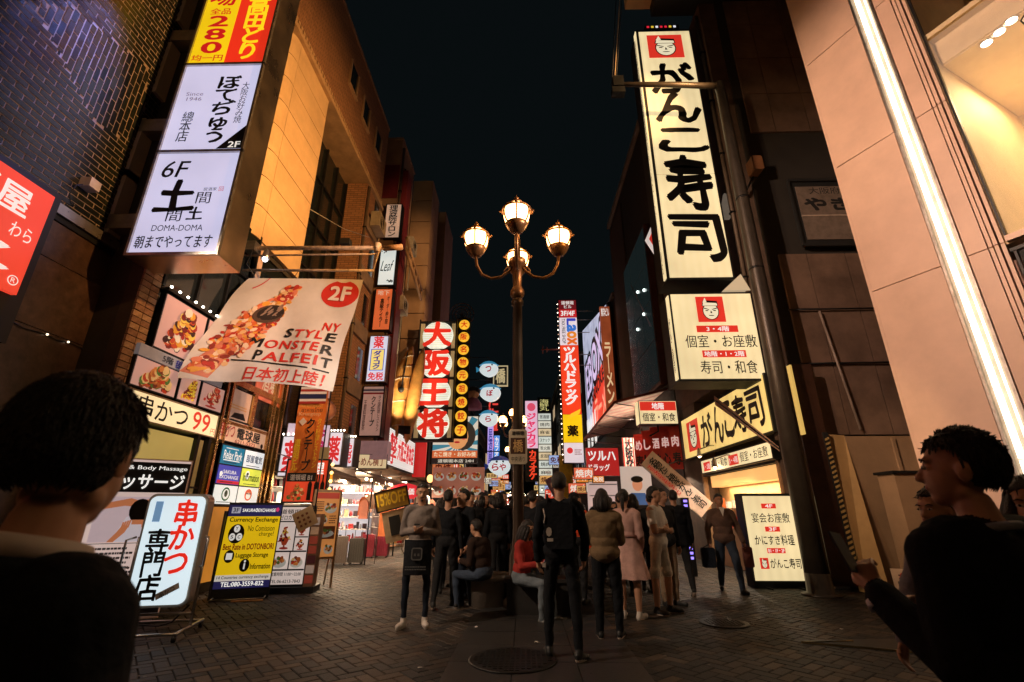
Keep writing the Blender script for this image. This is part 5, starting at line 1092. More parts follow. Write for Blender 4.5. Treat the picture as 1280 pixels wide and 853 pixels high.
text(t, 'ツルハドラッグ', (-.42, 3.9, .42, 8.05), WH8, y=-.03, vert=True, bold=.09); text(t, '3F/4F', (-.5, 10.5, .5, 10.88), WH8, y=-.03, bold=.05); text(t, '道頓堀\nビル', (-.45, 11.1, .45, 11.68), WH8, y=-.03, bold=.02); text(t, '薬', (-.35, 1.75, .35, 2.45), KB, y=-.03, bold=.08)
p = Print(-.03); p.shape([(-.3, 2.9), (.5, 3.25), (.6, 3.6), (.2, 3.4), (-.1, 3.25)], ink((250, 200, 40), .9)); p.el(-.25, .8, .2, .2, ink((220, 50, 50), .9)); p.lines(.05, .5, .55, .9, 3, ink((160, 60, 60), .4)); p.build('print', t)
o = text(t, 'TAX FREE SHOP', (-.95, -.12, .95, .12), ink((60, 60, 70)), y=0, bold=.02); o.rotation_euler = (0, R(90), 0); o.location = (-.35, -.03, 9.3)
for k, (chx, c) in enumerate((('L', (60, 70, 190)), ('a', (60, 120, 210)), ('o', (240, 140, 40)), ('x', (240, 110, 30)))): o = text(t, chx, (-.24, -.3, .24, .3), ink(c, .8), y=0, bold=.08); o.rotation_euler = (0, R(90), 0); o.location = (.22, -.03, 10.0-k*.5)
m = MB()
for k in range(34): m.ball((-.74, -.02, .2+k*.34), .035, BUL if k % 2 else mat('dim_bulb', (1, .8, .6), emit=(1, .6, .4), es=1.5, var=0), n=6, k=4)
m.build('edge_bulbs', t)
m = MB()
for z in (6.8, 7.6, 9.3, 10.3, 11.0): m.tube([(.68, .3, z), (1.95, .3, z)], .035, mat('pale_strut', (.5, .45, .4), .5), n=5)
m.tube([(-.7, 0, 7.9), (-2.0, 0, 7.9)], .05, mat('orange_strut', (.3, .08, .04), .5), n=6); m.tube([(-1.9, 0, 7.6), (-1.9, 0, 8.2)], .04, MATS['orange_strut'], n=5); m.tube([(-1.6, 0, 7.7), (-1.6, 0, 8.1)], .04, MATS['orange_strut'], n=5); m.build('strut', t)
t = thing('slanted_billboard', 'large lit billboard with big dark letters slanting upward along the right fronts', 'billboard', (5.0, 30.6, 6.0), FR)
m = MB(); m.add([(-5.6, -.1, .6), (5.2, -.1, .2), (5.2, -.1, 6.8), (-5.6, -.1, 9.3)], [(0, 1, 2, 3)], litface('lit_cool_board', (196, 200, 226), .75, var=.3)); m.box(-5.6, 5.3, -.05, .2, 0, 6.9, M_black); m.build('face_panel', t)
m = MB(); m.add([(-3.5, -.12, .6), (5.1, -.12, .3), (5.1, -.12, 4.4), (-1.5, -.12, 3.4)], [(0, 1, 2, 3)], litface('lit_red_board', (236, 62, 40), .85)); m.build('red_panel', t)
o = text(t, 'EBOX', (-4.6, 3.6, 3.4, 6.3), KB, y=-.14, bold=.2, tilt=R(6)); o = text(t, 'EBOX', (-4.5, 3.7, 3.3, 6.2), ink((220, 200, 240), .9), y=-.15, bold=.05, tilt=R(6)); text(t, 'KARAOKE', (-3.2, 2.6, 3.2, 3.4), KB, y=-.15, bold=.07, tilt=R(5)); text(t, 'ラーメン', (-1.0, .8, 4.8, 2.4), ink((250, 170, 140), .9), y=-.15, bold=.05); text(t, 'IMAI', (-5.3, -.2, -1, 1.8), WH8, y=-.16, bold=.08)
q = thing('far_side_sign_edge', 'orange brown lit upright edge sign at the near end of the slanted billboard', 'sign', (4.72, 24.8, 6.2)); m = MB(); m.box(-.3, .25, 0, .2, 0, 6.2, litface('lit_brown', (190, 90, 50), .4, var=.5)); m.build('board', q); text(q, '東洋ビル', (-.25, 5.6, .2, 6.1), WH8, y=-.01, bold=.03); text(q, 'ラーメン', (-.2, .6, .15, 4.0), ink((240, 200, 150), .8), y=-.01, vert=True, bold=.05)
shopr = [((5.3, 16.35, 24.6, 17.4), 'tall dark building with a tilted glass bay right after the sushi building', 3), ((5.3, 24.7, 38, 13), 'dark building behind the slanted billboard on the right', 4), ((5.0, 38.2, 52, 14), 'dark building on the right beyond the drugstore sign', 5), ((4.2, 52.2, 75, 16), 'tall dark building toward the right end of the street', 6), ((3.4, 75.2, 100, 12), 'farthest building on the right side of the street', 7)]
for (X, y0, y1, h), lab, sd in shopr:
    t = thing('street_building', lab, 'building', (X+4, (y0+y1)/2, 0), group='dark buildings down the right side')
    m = MB(); Lb(m, X, X+9, y0, y1, 0, h, M_void); m.build('wall', t); m = MB(); Lb(m, X-.15, X+9, y0, y1, h, h+.25, M_conc); m.build('roof_edge', t)
    if sd > 4: facade(t, X, y0+.2, y1-.2, 3.4, h-.5, max(2, int((h-3.5)/2.8)), 3, M_dark, M_glass, -1, lit=GW, seed=sd)
    if sd == 3:
        m = MB(); Lb(m, 5.05, 5.3, 16.9, 21.0, 5.75, 12.6, mat('bay_frame', (.09, .035, .03), .4)); m.build('bay_frame', t)
        for r_ in range(4):
            for c in range(3):
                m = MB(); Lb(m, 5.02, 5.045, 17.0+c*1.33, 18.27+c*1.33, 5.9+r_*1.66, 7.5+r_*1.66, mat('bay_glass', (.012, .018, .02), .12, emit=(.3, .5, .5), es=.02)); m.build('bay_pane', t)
        m = MB()
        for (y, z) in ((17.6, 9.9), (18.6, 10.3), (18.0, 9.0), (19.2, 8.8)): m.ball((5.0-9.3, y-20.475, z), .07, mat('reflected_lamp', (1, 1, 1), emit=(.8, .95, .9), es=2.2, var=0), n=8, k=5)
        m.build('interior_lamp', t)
        m = MB(); m.add([(5.0-9.3, 17.2-20.475, 8.2), (5.0-9.3, 19.6-20.475, 11.2), (5.0-9.3, 19.7-20.475, 11.2), (5.0-9.3, 17.3-20.475, 8.15)], [(0, 1, 2, 3)], M_steel); m.build('stair_rail', t)
        m = MB(); Lb(m, 5.22, 5.3, 21.2, 24.4, 3.2, 16.8, mat('brown_facing', (.07, .05, .04), .7)); m.build('facing', t)
t = thing('striped_awning', 'pale striped fabric awning with dark red edge bar reaching out over the street', 'awning', (RX, 17.2, 0))
m = MB(); A = [(-.02, -.2, 5.6), (-1.96, -.2, 5.12), (-1.96, 9.3, 5.12), (-.02, 9.3, 5.6)]
ST = [mat('awning_pink', (.55, .32, .27), .8), mat('awning_cream', (.6, .5, .4), .8)]
for k in range(24):
    a, b = k/24, (k+1)/24; f = lambda s, e: tuple(Vector(A[0 if e == 0 else 1]).lerp(Vector(A[3 if e == 0 else 2]), s)+Vector((0, 0, -.06*math.sin(s*12*math.pi) if False else 0)))
    m.add([f(a, 0), f(a, 1), f(b, 1), f(b, 0)], [(0, 1, 2, 3)], ST[k % 2])
m.build('canopy', t)
m = MB(); DR = mat('dark_red_bar', (.22, .05, .03), .5); m.tube([(0, -.22, 5.58), (-1.98, -.22, 5.1)], .05, DR, n=6); m.tube([(-1.98, -.22, 5.1), (-1.98, 9.32, 5.1)], .05, DR, n=6); m.build('edge_bar', t)
m = MB()
for y in (-.1, 2.2, 4.5, 6.8, 9.2): m.tube([(0, y, 4.9), (-1.1, y, 4.95), (-1.9, y, 5.08)], .022, M_steel, n=5); m.build('folding_arm', t)
t = thing('souvenir_sign', 'red and white striped upright sign with black characters reading Osaka souvenirs', 'sign', (4.36, 20, 2.38))
m = MB(); m.box(-.27, .27, 0, .12, 0, 1.9, M_dark); m.build('cabinet', t); p = Print(-.004); p.rect(-.25, .02, .25, 1.88, litface('lit_ivory', (240, 226, 200), .85))
for k in range(4): p.rect(-.25+k*.135, .02, -.2+k*.135, 1.88, ink((226, 70, 50), .8))
p.y -= .002; p.build('stripes', t); text(t, '大阪みやげ', (-.15, .08, .15, 1.8), KB, y=-.02, vert=True, bold=.07)
t = thing('basement_sign', 'small lit box sign with a red band on top hung below the square sign', 'sign', (4.52, 15.8, 4.08))
cabinet(t, -.64, .64, 0, .8, .4, GC, frame=M_dark, fw=.02); p = Print(-.035); p.rect(-.6, .46, .6, .76, ink(RED, .85)); p.build('band', t); text(t, '地階', (-.2, .5, .2, .72), WH8, y=-.04, bold=.04); text(t, '個室・和食', (-.54, .1, .54, .38), KB, y=-.036, bold=.02)
m = MB(); m.box(-.67, -.643, 0, .38, .03, .77, GC); m.build('side_panel', t); m = MB(); m.tube([(0, .2, 0), (0, .2, -.2), (-.3, .2, -.35)], .03, M_dark, n=5); m.build('bracket', t)
for i in range(5):
    t = thing('red_wall_flag', ['leftmost', 'second from left', 'middle', 'second from right', 'rightmost'][i]+' of the five red upright banners by the sushi shop', 'banner', (4.3+i*.2, 18.0-i*.45, 2.75-.02*i), R(-25), 'red banners by the sushi shop'); m = MB(); m.box(-.17, .17, 0, .01, 0, 1.35+.08*i, mat('red_cloth', (.7, .05, .03), .6)); m.build('cloth', t); text(t, '寿し味心'[i % 4], (-.13, .15, .13, .55), KB, y=-.006, bold=.05); text(t, 'めし酒串肉'[i], (-.11, .75, .11, 1.1), ink((240, 200, 190), .6), y=-.006, bold=.05)
t = thing('drugstore_corner_sign', 'dark red drugstore corner sign with white characters below the slanted billboard', 'sign', (4.35, 27, 3.2)); cabinet(t, -.9, .95, 0, 1.55, .3, litface('lit_crimson', (190, 40, 36), .75), frame=M_steel, fw=.03); text(t, 'ツルハ', (-.75, .85, .75, 1.35), WH8, y=-.035, bold=.06); text(t, 'ドラッグ', (-.75, .3, .4, .65), WH8, y=-.035, bold=.04)
t = thing('yellow_medicine_sign', 'small square yellow lit sign with a black character for medicine', 'sign', (4.0, 26.5, 1.4)); cabinet(t, -.33, .33, 0, .66, .2, YEL, frame=M_dark, fw=.02); text(t, '薬', (-.2, .12, .2, .55), KB, y=-.035, bold=.06)
t = thing('yellow_banner', 'tall plain yellow banner hanging beneath the drugstore sign', 'banner', (2.9, 33, 2.0)); m = MB(); m.box(-.5, .4, 0, .05, 0, 3.0, mat('yellow_cloth', (.6, .4, .03), .7)); m.build('cloth', t)
t = thing('white_shop_racks', 'bright white racks and fittings of the drugstore shop front', 'display rack', (4.6, 27.6, 0)); m = MB()
for z in (.4, .8, 1.2, 1.6, 2.2, 2.8): m.box(-.9, .6, 0, .5, z, z+.04, M_steel)
for k in range(24): rr = random.Random(k); x = rr.uniform(-.85, .5); z = rr.choice((.44, .84, 1.24, 1.64)); m.box(x, x+.12, .05, .3, z, z+.25, ink(rr.choice([(230, 80, 70), (240, 230, 230), (240, 200, 80), (200, 220, 240)]), .6))
m.box(-1, .7, .5, .55, 0, 3.0, litface('lit_shop_back', (236, 200, 190), .6)); m.build('rack', t)
t = thing('karaoke_sign', 'pink and white upright sign with red characters far up the street', 'sign', (.78, 45, 4.0)); m = MB(); m.box(-.62, .62, 0, .3, 0, 7.6, M_black); m.build('cabinet', t); m = MB(); m.box(-.58, .58, -.02, -.003, 3.0, 7.5, litface('lit_pink', (236, 190, 214), .85)); m.box(-.3, .45, -.02, -.003, .1, 2.95, M_black); m.build('face_panel', t); text(t, 'ジャンカラ', (-.4, 3.1, .4, 6.3), ink((226, 40, 100), .9), y=-.03, vert=True, bold=.08); text(t, 'カラオケ', (-.25, .2, .4, 2.8), ink((240, 70, 40), .9), y=-.03, vert=True, bold=.08)
p = Print(-.03); p.el(0, 6.9, .4, .4, ink((230, 80, 110), .8)); p.build('emblem', t)
t = thing('stacked_tenant_building', 'slim building faced with a ladder of lit white tenant signs up the street', 'building', (2.7, 60, 0)); m = MB(); m.box(-.85, .85, .05, 4, 0, 15.4, M_conc); m.build('wall', t)
for k in range(11):
    m = MB(); m.box(-.8, .8, -.02, .04, 2.6+k*.98, 3.45+k*.98, litface('lit_tenant_%d' % (k % 3), [(236, 232, 214), (226, 232, 220), (240, 214, 170)][k % 3], .75)); m.build('tenant_sign', t); text(t, ['居酒屋', '炭火焼', 'スナック', '麻雀', '焼肉'][k % 5], (-.6, 2.8+k*.98, .6, 3.25+k*.98), ink((60, 60, 50), .1), y=-.03, bold=.02)
m = MB(); m.box(-.8, .8, -.02, .04, 13.4, 15.3, M_black); m.build('top_panel', t); text(t, '海鮮丸', (-.6, 13.6, .6, 15.1), ink((230, 220, 140), .8), y=-.03, vert=True)
t = thing('leaning_purple_panel', 'tilted violet grey banner near the foot of the tenant sign building', 'banner', (2.2, 34, 2.6)); t.rotation_euler = (0, R(-28), 0); m = MB(); m.box(-.28, .28, 0, .03, -1.1, 1.1, mat('violet_cloth', (.25, .15, .2), .7)); m.build('cloth', t)

# ================================================================ end of the street
t = thing('end_building', 'building closing the far end of the street behind a haze of small lights', 'building', (0, 118, 0)); m = MB(); m.box(-14, 14, 0, 8, 0, 11, M_void); m.build('wall', t)
fr2 = random.Random(12)
FARC = [(255, 190, 110), (255, 120, 80), (240, 230, 210), (255, 90, 60), (255, 210, 130), (180, 200, 250), (250, 150, 60)]
CN = ['amber', 'coral', 'white', 'red', 'yellow', 'blue', 'orange']
for i in range(130):
    side = -1 if i % 2 else 1; y = 24+fr2.random()**1.2*85; lim = (5.0 if side < 0 else 4.4)-(y > 50)*.6
    x = side*(lim-fr2.random()*.9-.3); z = fr2.uniform(2.2, 4.2) if y < 50 else fr2.uniform(2.2, 7.5); wd = fr2.uniform(.25, .7)*(1.2 if y > 40 else 1); hh = fr2.uniform(.3, 1.0); c = fr2.choice(FARC)
    if side > 0 and y < 50 and x > 1: z = min(z, 3.0)
    t = MB(); t.box(-wd, wd, 0, .15, 0, hh, M_black); t.box(-wd+.03, wd-.03, -.02, -.002, .03, hh-.03, litface('far_lit_%d_%d_%d' % c, c, .7, var=.3))
    rowz = hh/2

    so = t.build('far_shop_sign', loc=(x, y, z)); text(so, ['焼肉', '寿司', '酒場', '薬', 'ラーメン', 'たこ焼', '串カツ', '居酒屋', '免税', 'カニ'][i % 10], (-wd*.8, hh*.18, wd*.8, hh*.82), ink((150, 40, 30), .2) if sum(c) > 500 else ink((245, 235, 220), .8), y=-.025, bold=.04)
    tag(so, 'small %s lit shop sign %s up the %s side of the street' % (CN[FARC.index(c)], 'a little way' if y < 40 else 'far' if y < 70 else 'at the very end', 'left' if side < 0 else 'right'), 'sign', 'small signs far up the %s side' % ('left' if side < 0 else 'right'))
# paper lanterns and fairy lights over the far street
for i in range(22):
    m = MB(); r_ = .16; m.ball((0, 0, 0), (r_, r_, r_*1.25), mat('paper_lantern', (.8, .5, .3), emit=(1, .5, .18), es=2.2, var=0), n=10, k=7); m.box(-.06, .06, -.06, .06, r_*1.2, r_*1.35, M_black)
    x = -4.6+.25*(i % 3) if i < 14 else -1.2+(i-14)*.25
    tag(m.build('paper_lantern', loc=(x, 24+i*1.4 if i < 14 else 52+i*.3, 2.9+.05*(i % 4))), 'small glowing orange paper lantern %s' % ('on the left fronts beyond the face billboard' if i < 14 else 'strung across the far street'), 'lantern', 'orange paper lanterns on the left' if i < 14 else 'orange paper lanterns across the far street')
m = MB(); rn = random.Random(77)
for i in range(170):
    m.ball((rn.uniform(-3.2, 2.2), rn.uniform(56, 80), rn.uniform(1.9, 3.9)), .05, BUL, n=5, k=3)
m.build('fairy_lights', kind='stuff')
# ================================================================ standing signs on the pavement, left
def tube_frame(m, pts, r, mm=M_steel): m.tube(pts, r, mm, n=8)
# skewer stand sign: rounded lit box in a tubular frame on castors
a0 = onY(162, 765, 5.95); 
t = thing('skewer_stand_sign', 'rounded white lit stand sign with red and black brush characters on a wheeled steel frame', 'stand sign', (-4.22, 6.0, 0), R(14))
FW = litface('lit_blue_white', (214, 232, 240), .95)
m = MB(); m.prism(rrect(-.33, .3, .33, 1.54, .09), -.0, .2, mat('sign_shell', (.5, .42, .34), .35, .5)); m.build('cabinet', t)
m = MB(); m.prism(rrect(-.3, .33, .3, 1.51, .075), -.02, -.003, FW); m.build('face_panel', t)
text(t, '串かつ', (.0, .66, .25, 1.47), ink((226, 40, 24), .85), y=-.026, vert=True, bold=.05, brush=.06); text(t, '専門店', (-.24, .38, .0, 1.14), KB, y=-.026, vert=True, bold=.04, brush=.05)
p = Print(-.026); p.shape([(.0, .38), (.22, .5), (.2, .56), (-.02, .44)], mat('taped_label', (.5, .45, .4), .6)); p.rect(-.23, 1.22, -.15, 1.45, ink((120, 160, 200), .6)); p.build('sticker', t); text(t, '串かつ', (.02, .43, .18, .5), KB, y=-.036, tilt=R(30))
m = MB()
for s in (-1, 1):
    m.tube([(s*.37, .1, .06), (s*.37, .1, 1.05)], .017, M_steel, n=8)
    m.tube([(s*.37, .02, .72), (s*.43, -.06, .74), (s*.43, -.06, 1.02), (s*.37, .02, 1.05)], .013, M_steel, n=8)
    m.tube([(s*.37, -.3, .08), (s*.37, .5, .08)], .018, M_steel, n=8)
m.tube([(-.37, -.28, .08), (.37, -.28, .08)], .016, M_steel, n=8); m.tube([(-.37, .48, .08), (.37, .48, .08)], .016, M_steel, n=8); m.tube([(-.37, .1, .22), (.37, .1, .22)], .016, M_steel, n=8); m.build('stand', t)
for x in (-.36, .36):
    for y in (-.28, .48): m = MB(); T = Matrix.Rotation(R(90), 4, 'Y'); m.tube([(x-.015, y, .035), (x+.015, y, .035)], .035, M_black, n=12); m.build('castor', t)
m = MB(); m.tube([(.3, .15, .3), (.1, .3, .1), (-.1, .5, .03), (-1.0, .9, .02)], .01, M_black, n=6); m.build('power_cable', t)
# massage board
t = thing('massage_board', 'tall white massage price board with a photo of a man having his shoulders rubbed', 'signboard', (-5.1, 6.5, 0), R(35)); t.scale = (.95,)*3
m = MB(); m.box(-.52, .52, 0, .16, .06, 2.12, mat('board_side', (.62, .42, .3), .6)); m.build('board', t); m = MB(); m.box(-.5, .5, -.02, -.003, .1, 2.1, litface('lit_massage', (234, 206, 196), .62)); m.build('face_panel', t)
p = Print(-.026); I = lambda c, e=.5: ink(c, e); SK = I((214, 130, 86))
p.rect(-.5, 1.66, .5, 2.07, I((30, 30, 32), 0))
p.rect(-.45, 1.02, .45, 1.6, I((222, 196, 200))); p.shape([(-.45, 1.42), (-.42, 1.5), (-.1, 1.58), (.1, 1.52), (.05, 1.46), (-.15, 1.48)], SK); p.shape([(.45, 1.36), (.42, 1.46), (.2, 1.58), (.05, 1.56), (.1, 1.48), (.22, 1.48)], SK)
p.shape([(-.22, 1.02), (-.1, 1.34), (.14, 1.34), (.26, 1.02)], I((226, 214, 220))); p.el(.03, 1.42, .12, .155, I((22, 20, 20), 0)); p.rect(-.03, 1.24, .09, 1.3, SK)
for s in (-1, 1):
    p.shape([(s*.2+.02, 1.02), (s*.1+.02, 1.14), (s*.07+.02, 1.22), (s*.14+.02, 1.24), (s*.19+.02, 1.14), (s*.27+.02, 1.02)], SK)
    for k in range(4): p.shape([(s*(.07+.022*k)+.02, 1.2), (s*(.055+.024*k)+.02, 1.3-.01*k), (s*(.075+.024*k)+.02, 1.3-.01*k), (s*(.09+.022*k)+.02, 1.2)], SK)
p.rect(-.45, 1.0, .45, 1.008, I((60, 50, 50), 0)); p.lines(-.42, .62, .12, .97, 6, I((70, 60, 60), 0), 2); p.rect(.16, .78, .44, .97, I((190, 150, 140), .2)); p.rect(.17, .79, .43, .96, I((234, 210, 200), .6)); p.lines(-.42, .54, .42, .61, 2, I((70, 60, 60), 0), 5)
p.rect(-.48, .49, .48, .5, I((40, 36, 36), 0)); p.lines(-.46, .2, -.08, .46, 5, I((60, 50, 50), 0), 7); p.rect(-.06, .12, -.05, .49, I((40, 36, 36), 0)); p.rect(-.04, .38, .06, .47, I((240, 210, 40), .6)); p.rect(-.5, .1, .5, .2, I((30, 28, 30), 0)); p.build('print', t)
text(t, 'マッサージ', (-.44, 1.7, .46, 1.9), WH8, y=-.05, bold=.04); text(t, 'Foot & Body Massage', (-.44, 1.95, .47, 2.02), WH8, y=-.05, bold=.01)
text(t, '15分', (.2, .89, .42, .96), KB, y=-.05, bold=.03); text(t, '990円', (.18, .8, .42, .88), ink((200, 40, 30), .5), y=-.05, bold=.03); text(t, '1600円', (-.04, .22, .44, .4), ink((214, 40, 30), .6), y=-.05, bold=.05); text(t, '30分', (.18, .41, .42, .48), KB, y=-.05, bold=.02)
m = MB(); m.box(-.62, -.53, .02, .14, .06, 1.3, mat('orange_side_strip', (.6, .15, .06), .5, emit=(1, .3, .1), es=.15)); m.build('side_strip', t); m = MB(); m.box(-.45, -.38, -.1, .3, 0, .058, M_dark); m.box(.38, .45, -.1, .3, 0, .058, M_dark); m.build('foot', t)
# currency exchange A-board
t = thing('currency_exchange_board', 'yellow and navy currency exchange board with coin and suitcase icons', 'signboard', (-4.64, 8.53, 0), R(22)); t.scale = (.76, 1, 1)
m = MB(); T = Matrix.Rotation(R(-7), 4, 'X'); m.box(-.56, .56, 0, .04, 0, 1.5, M_black, T); m.box(-.6, -.565, .02, .5, 0, 1.35, mat('grey_side', (.06, .06, .07), .6)); m.build('board', t)
m = MB(); m.box(-.54, .54, -.01, -.003, .16, 1.46, litface('lit_navy', (44, 42, 96), .45)); sh = m.build('front_sheet', t); sh.rotation_euler = (R(-7), 0, 0)
m = MB(); m.box(-.54, .54, -.016, -.0105, .29, 1.27, litface('lit_board_yellow', (246, 202, 20), .62)); m.build('yellow_field', sh)
p = Print(-.02); p.rect(-.54, .27, .54, .36, ink((236, 226, 214), .5)); p.el(-.3, .99, .16, .155, KB)
for x, z in ((-.3, 1.07), (-.37, .94), (-.23, .94)): p.el(x, z, .062, .06, ink(WHITE, .6))
p.el(-.35, .64, .1, .1, KB); p.rect(-.41, .59, -.29, .69, ink(WHITE, .6)); p.el(-.02, .5, .1, .1, KB); p.rect(-.035, .44, -.005, .53, ink(WHITE, .6)); p.el(-.02, .56, .02, .02, ink(WHITE, .6)); p.rect(-.48, 1.32, -.3, 1.42, ink((210, 210, 230), .4)); p.el(.46, 1.38, .04, .04, ink((220, 60, 120), .6), n=5); p.build('icons', sh)
for s_, bx, c, b_ in (('3F', (-.45, 1.335, -.33, 1.405), ink((40, 40, 90)), .03), ('SAKURA◎EXCHANGE', (-.26, 1.34, .42, 1.4), WH8, .02), ('Currency Exchange', (-.48, 1.16, .5, 1.25), KB, .04), ('No Comission', (-.08, 1.03, .46, 1.12), KB, .005), ('charge!', (.16, .93, .46, 1.02), KB, .005), ('Best Rate in DOTONBORI', (-.5, .74, .5, .83), ink((170, 24, 20), .2), .05),
                   ('Luggage Storage', (-.22, .6, .42, .69), KB, .04), ('Information', (.1, .44, .5, .52), KB, .04), ('14 Countries currency exchange', (-.5, .29, .5, .345), KB, .02), ('TEL:080-3559-832', (-.4, .19, .42, .255), WH8, .03), ('Y', (-.325, 1.045, -.275, 1.1), KB, .03), ('S', (-.395, .915, -.345, .965), KB, .03), ('C', (-.255, .915, -.205, .965), KB, .03)):
    text(sh, s_, bx, c, y=-.034, bold=b_)
m = MB(); m.tube([(-.5, -.25, .03), (.5, -.25, .03)], .015, M_steel, n=6); m.tube([(-.5, -.25, .03), (-.5, .5, .03)], .015, M_steel, n=6); m.tube([(.5, -.25, .03), (.5, .5, .03)], .015, M_steel, n=6); m.box(-.1, .5, -.32, -.26, .005, .02, mat('orange_tape', (.6, .3, .12), .5)); m.build('base_frame', t)
# parfait stand board with flyer rack
t = thing('parfait_stand_board', 'narrow lit stand board of parfait photos with a beige flyer taped across its corner', 'signboard', (-4.2, 9.15, 0), R(10))
m = MB(); m.box(-.3, .3, 0, .3, .1, 1.45, M_black); m.build('board', t); m = MB(); m.box(-.28, .28, -.02, -.003, .14, 1.42, litface('lit_parfait', (226, 206, 196), .6)); m.build('face_panel', t)
p = Print(-.026); 
for a in ((-.28, .36, .28, .385), (-.28, .66, .28, .685), (.04, .685, .06, 1.16), (.0, .385, .02, .66), (-.28, 1.16, .28, 1.18), (.06, .9, .28, .92)): p.rect(*a, KB)
food(p, -.26, .69, .03, 1.12, 31, FRUIT, es=.3, n=40); food(p, .07, .69, .27, .89, 32, FRUIT, es=.3, n=20); food(p, .07, .93, .27, 1.14, 33, FRUIT, es=.3, n=20); dish(p, -.27, .4, -.01, .64, 34, MEAT, .3); dish(p, .03, .4, .27, .64, 35, MEAT, .3)
p.build('picture', t)
for s_, bx in (('道頓堀', (-.24, 1.3, .1, 1.38)), ('ゼロカフェ', (-.24, 1.2, .1, 1.28)), ('営業時間 11:00〜22:00', (-.25, .28, .25, .34)), ('TEL:06-6213-7843', (-.25, .17, .25, .22))): text(t, s_, bx, KB, y=-.07, bold=.02)
m = MB(); T = Matrix.Translation((.2, -.09, 1.22)) @ Matrix.Rotation(R(-28), 4, 'Y'); m.box(-.18, .18, -.01, .01, -.17, .17, mat('kraft_flyer', (.6, .4, .22), .8), T)
for i in range(3):
    for j in range(3): m.box(-.12+i*.08, -.08+i*.08, -.014, -.0105, -.11+j*.08, -.07+j*.08, ink((120, 60, 30)), T)
m.build('flyer', t)
m = MB(); m.box(.3, .46, -.02, .28, .1, 1.3, mat('side_rack', (.35, .2, .13), .6)); m.build('side_rack', t)
p = Print(-.025); rn = random.Random(6)
for k in range(7): p.rect(.31, .15+k*.16, .45, .28+k*.16, ink(rn.choice([(190, 80, 60), (220, 170, 130), (90, 40, 40), (230, 200, 180)]), .2))
p.build('leaflets', t); m = MB(); m.box(-.4, .5, -.1, .45, 0, .1, M_black); m.build('base', t)
t = thing('thai_picture_board', 'red Thai menu light board with bottle pictures above the parfait stand board', 'sign', (-4.36, 9.75, 1.5), R(6)); cabinet(t, -.42, .42, 0, .85, .12, litface('lit_thai', (222, 70, 40), .7), frame=M_black, fw=.03)
text(t, 'タイ料理', (-.32, .55, .32, .78), WH8, y=-.035, bold=.06); p = Print(-.036); food(p, -.38, .02, .1, .4, 41, MEAT, glass=False, es=.3, n=26)
for k in range(3): x = .06+k*.12; p.shape([(x, .05), (x+.08, .05), (x+.08, .36), (x+.055, .42), (x+.055, .54), (x+.025, .54), (x+.025, .42), (x, .36)], ink((30, 26, 20), .05))
p.build('picture', t)
m = MB()
for x in (-.4, .4): m.tube([(x, .06, -1.5), (x, .06, 0)], .02, M_dark, n=6)
m.build('leg', t); m = MB()
for k in range(5): m.ball((.48, -.02, .1+k*.16), .035, mat('amber_bulb', (1, .7, .3), emit=(1, .55, .15), es=4, var=0), n=8, k=5)
m.build('bulb', t)
t = thing('wooden_menu_board', 'tall wooden framed A board covered with orange menu photos', 'signboard', (-3.84, 9.65, 0), R(35))
m = MB(); 
for x in (-.26, .23): m.box(x, x+.035, -.02, .02, 0, 1.75, M_wood)
m.box(-.225, .23, -.02, .02, 1.7, 1.75, M_wood); m.box(-.225, .23, -.02, .02, .5, .54, M_wood); m.build('frame', t)
m = MB(); m.box(-.225, .23, -.01, .01, .54, 1.7, litface('lit_menu', (230, 150, 80), .45)); m.build('sheet', t)
p = Print(-.014); p.rect(-.22, 1.58, .22, 1.69, ink((200, 60, 40), .3)); dish(p, -.05, 1.3, .2, 1.55, 51, MEAT, .2); dish(p, -.2, 1.1, .05, 1.32, 52, MEAT, .2); p.rect(-.2, .85, .2, 1.08, ink((120, 60, 30), .15)); dish(p, -.2, .87, .2, 1.06, 53, MEAT, .15); dish(p, -.2, .58, .0, .8, 54, MEAT, .2); dish(p, .02, .58, .2, .8, 55, MEAT, .2); p.lines(-.2, 1.34, -.06, 1.54, 5, ink((90, 40, 30)), 8); p.lines(.06, 1.12, .2, 1.28, 4, ink((90, 40, 30)), 9); p.build('print', t)
m = MB()
for x in (-.26, .23): m.tube([(x+.017, .03, 1.7), (x+.017, .5, 0)], .015, M_wood, n=6)
m.build('rear_leg', t)

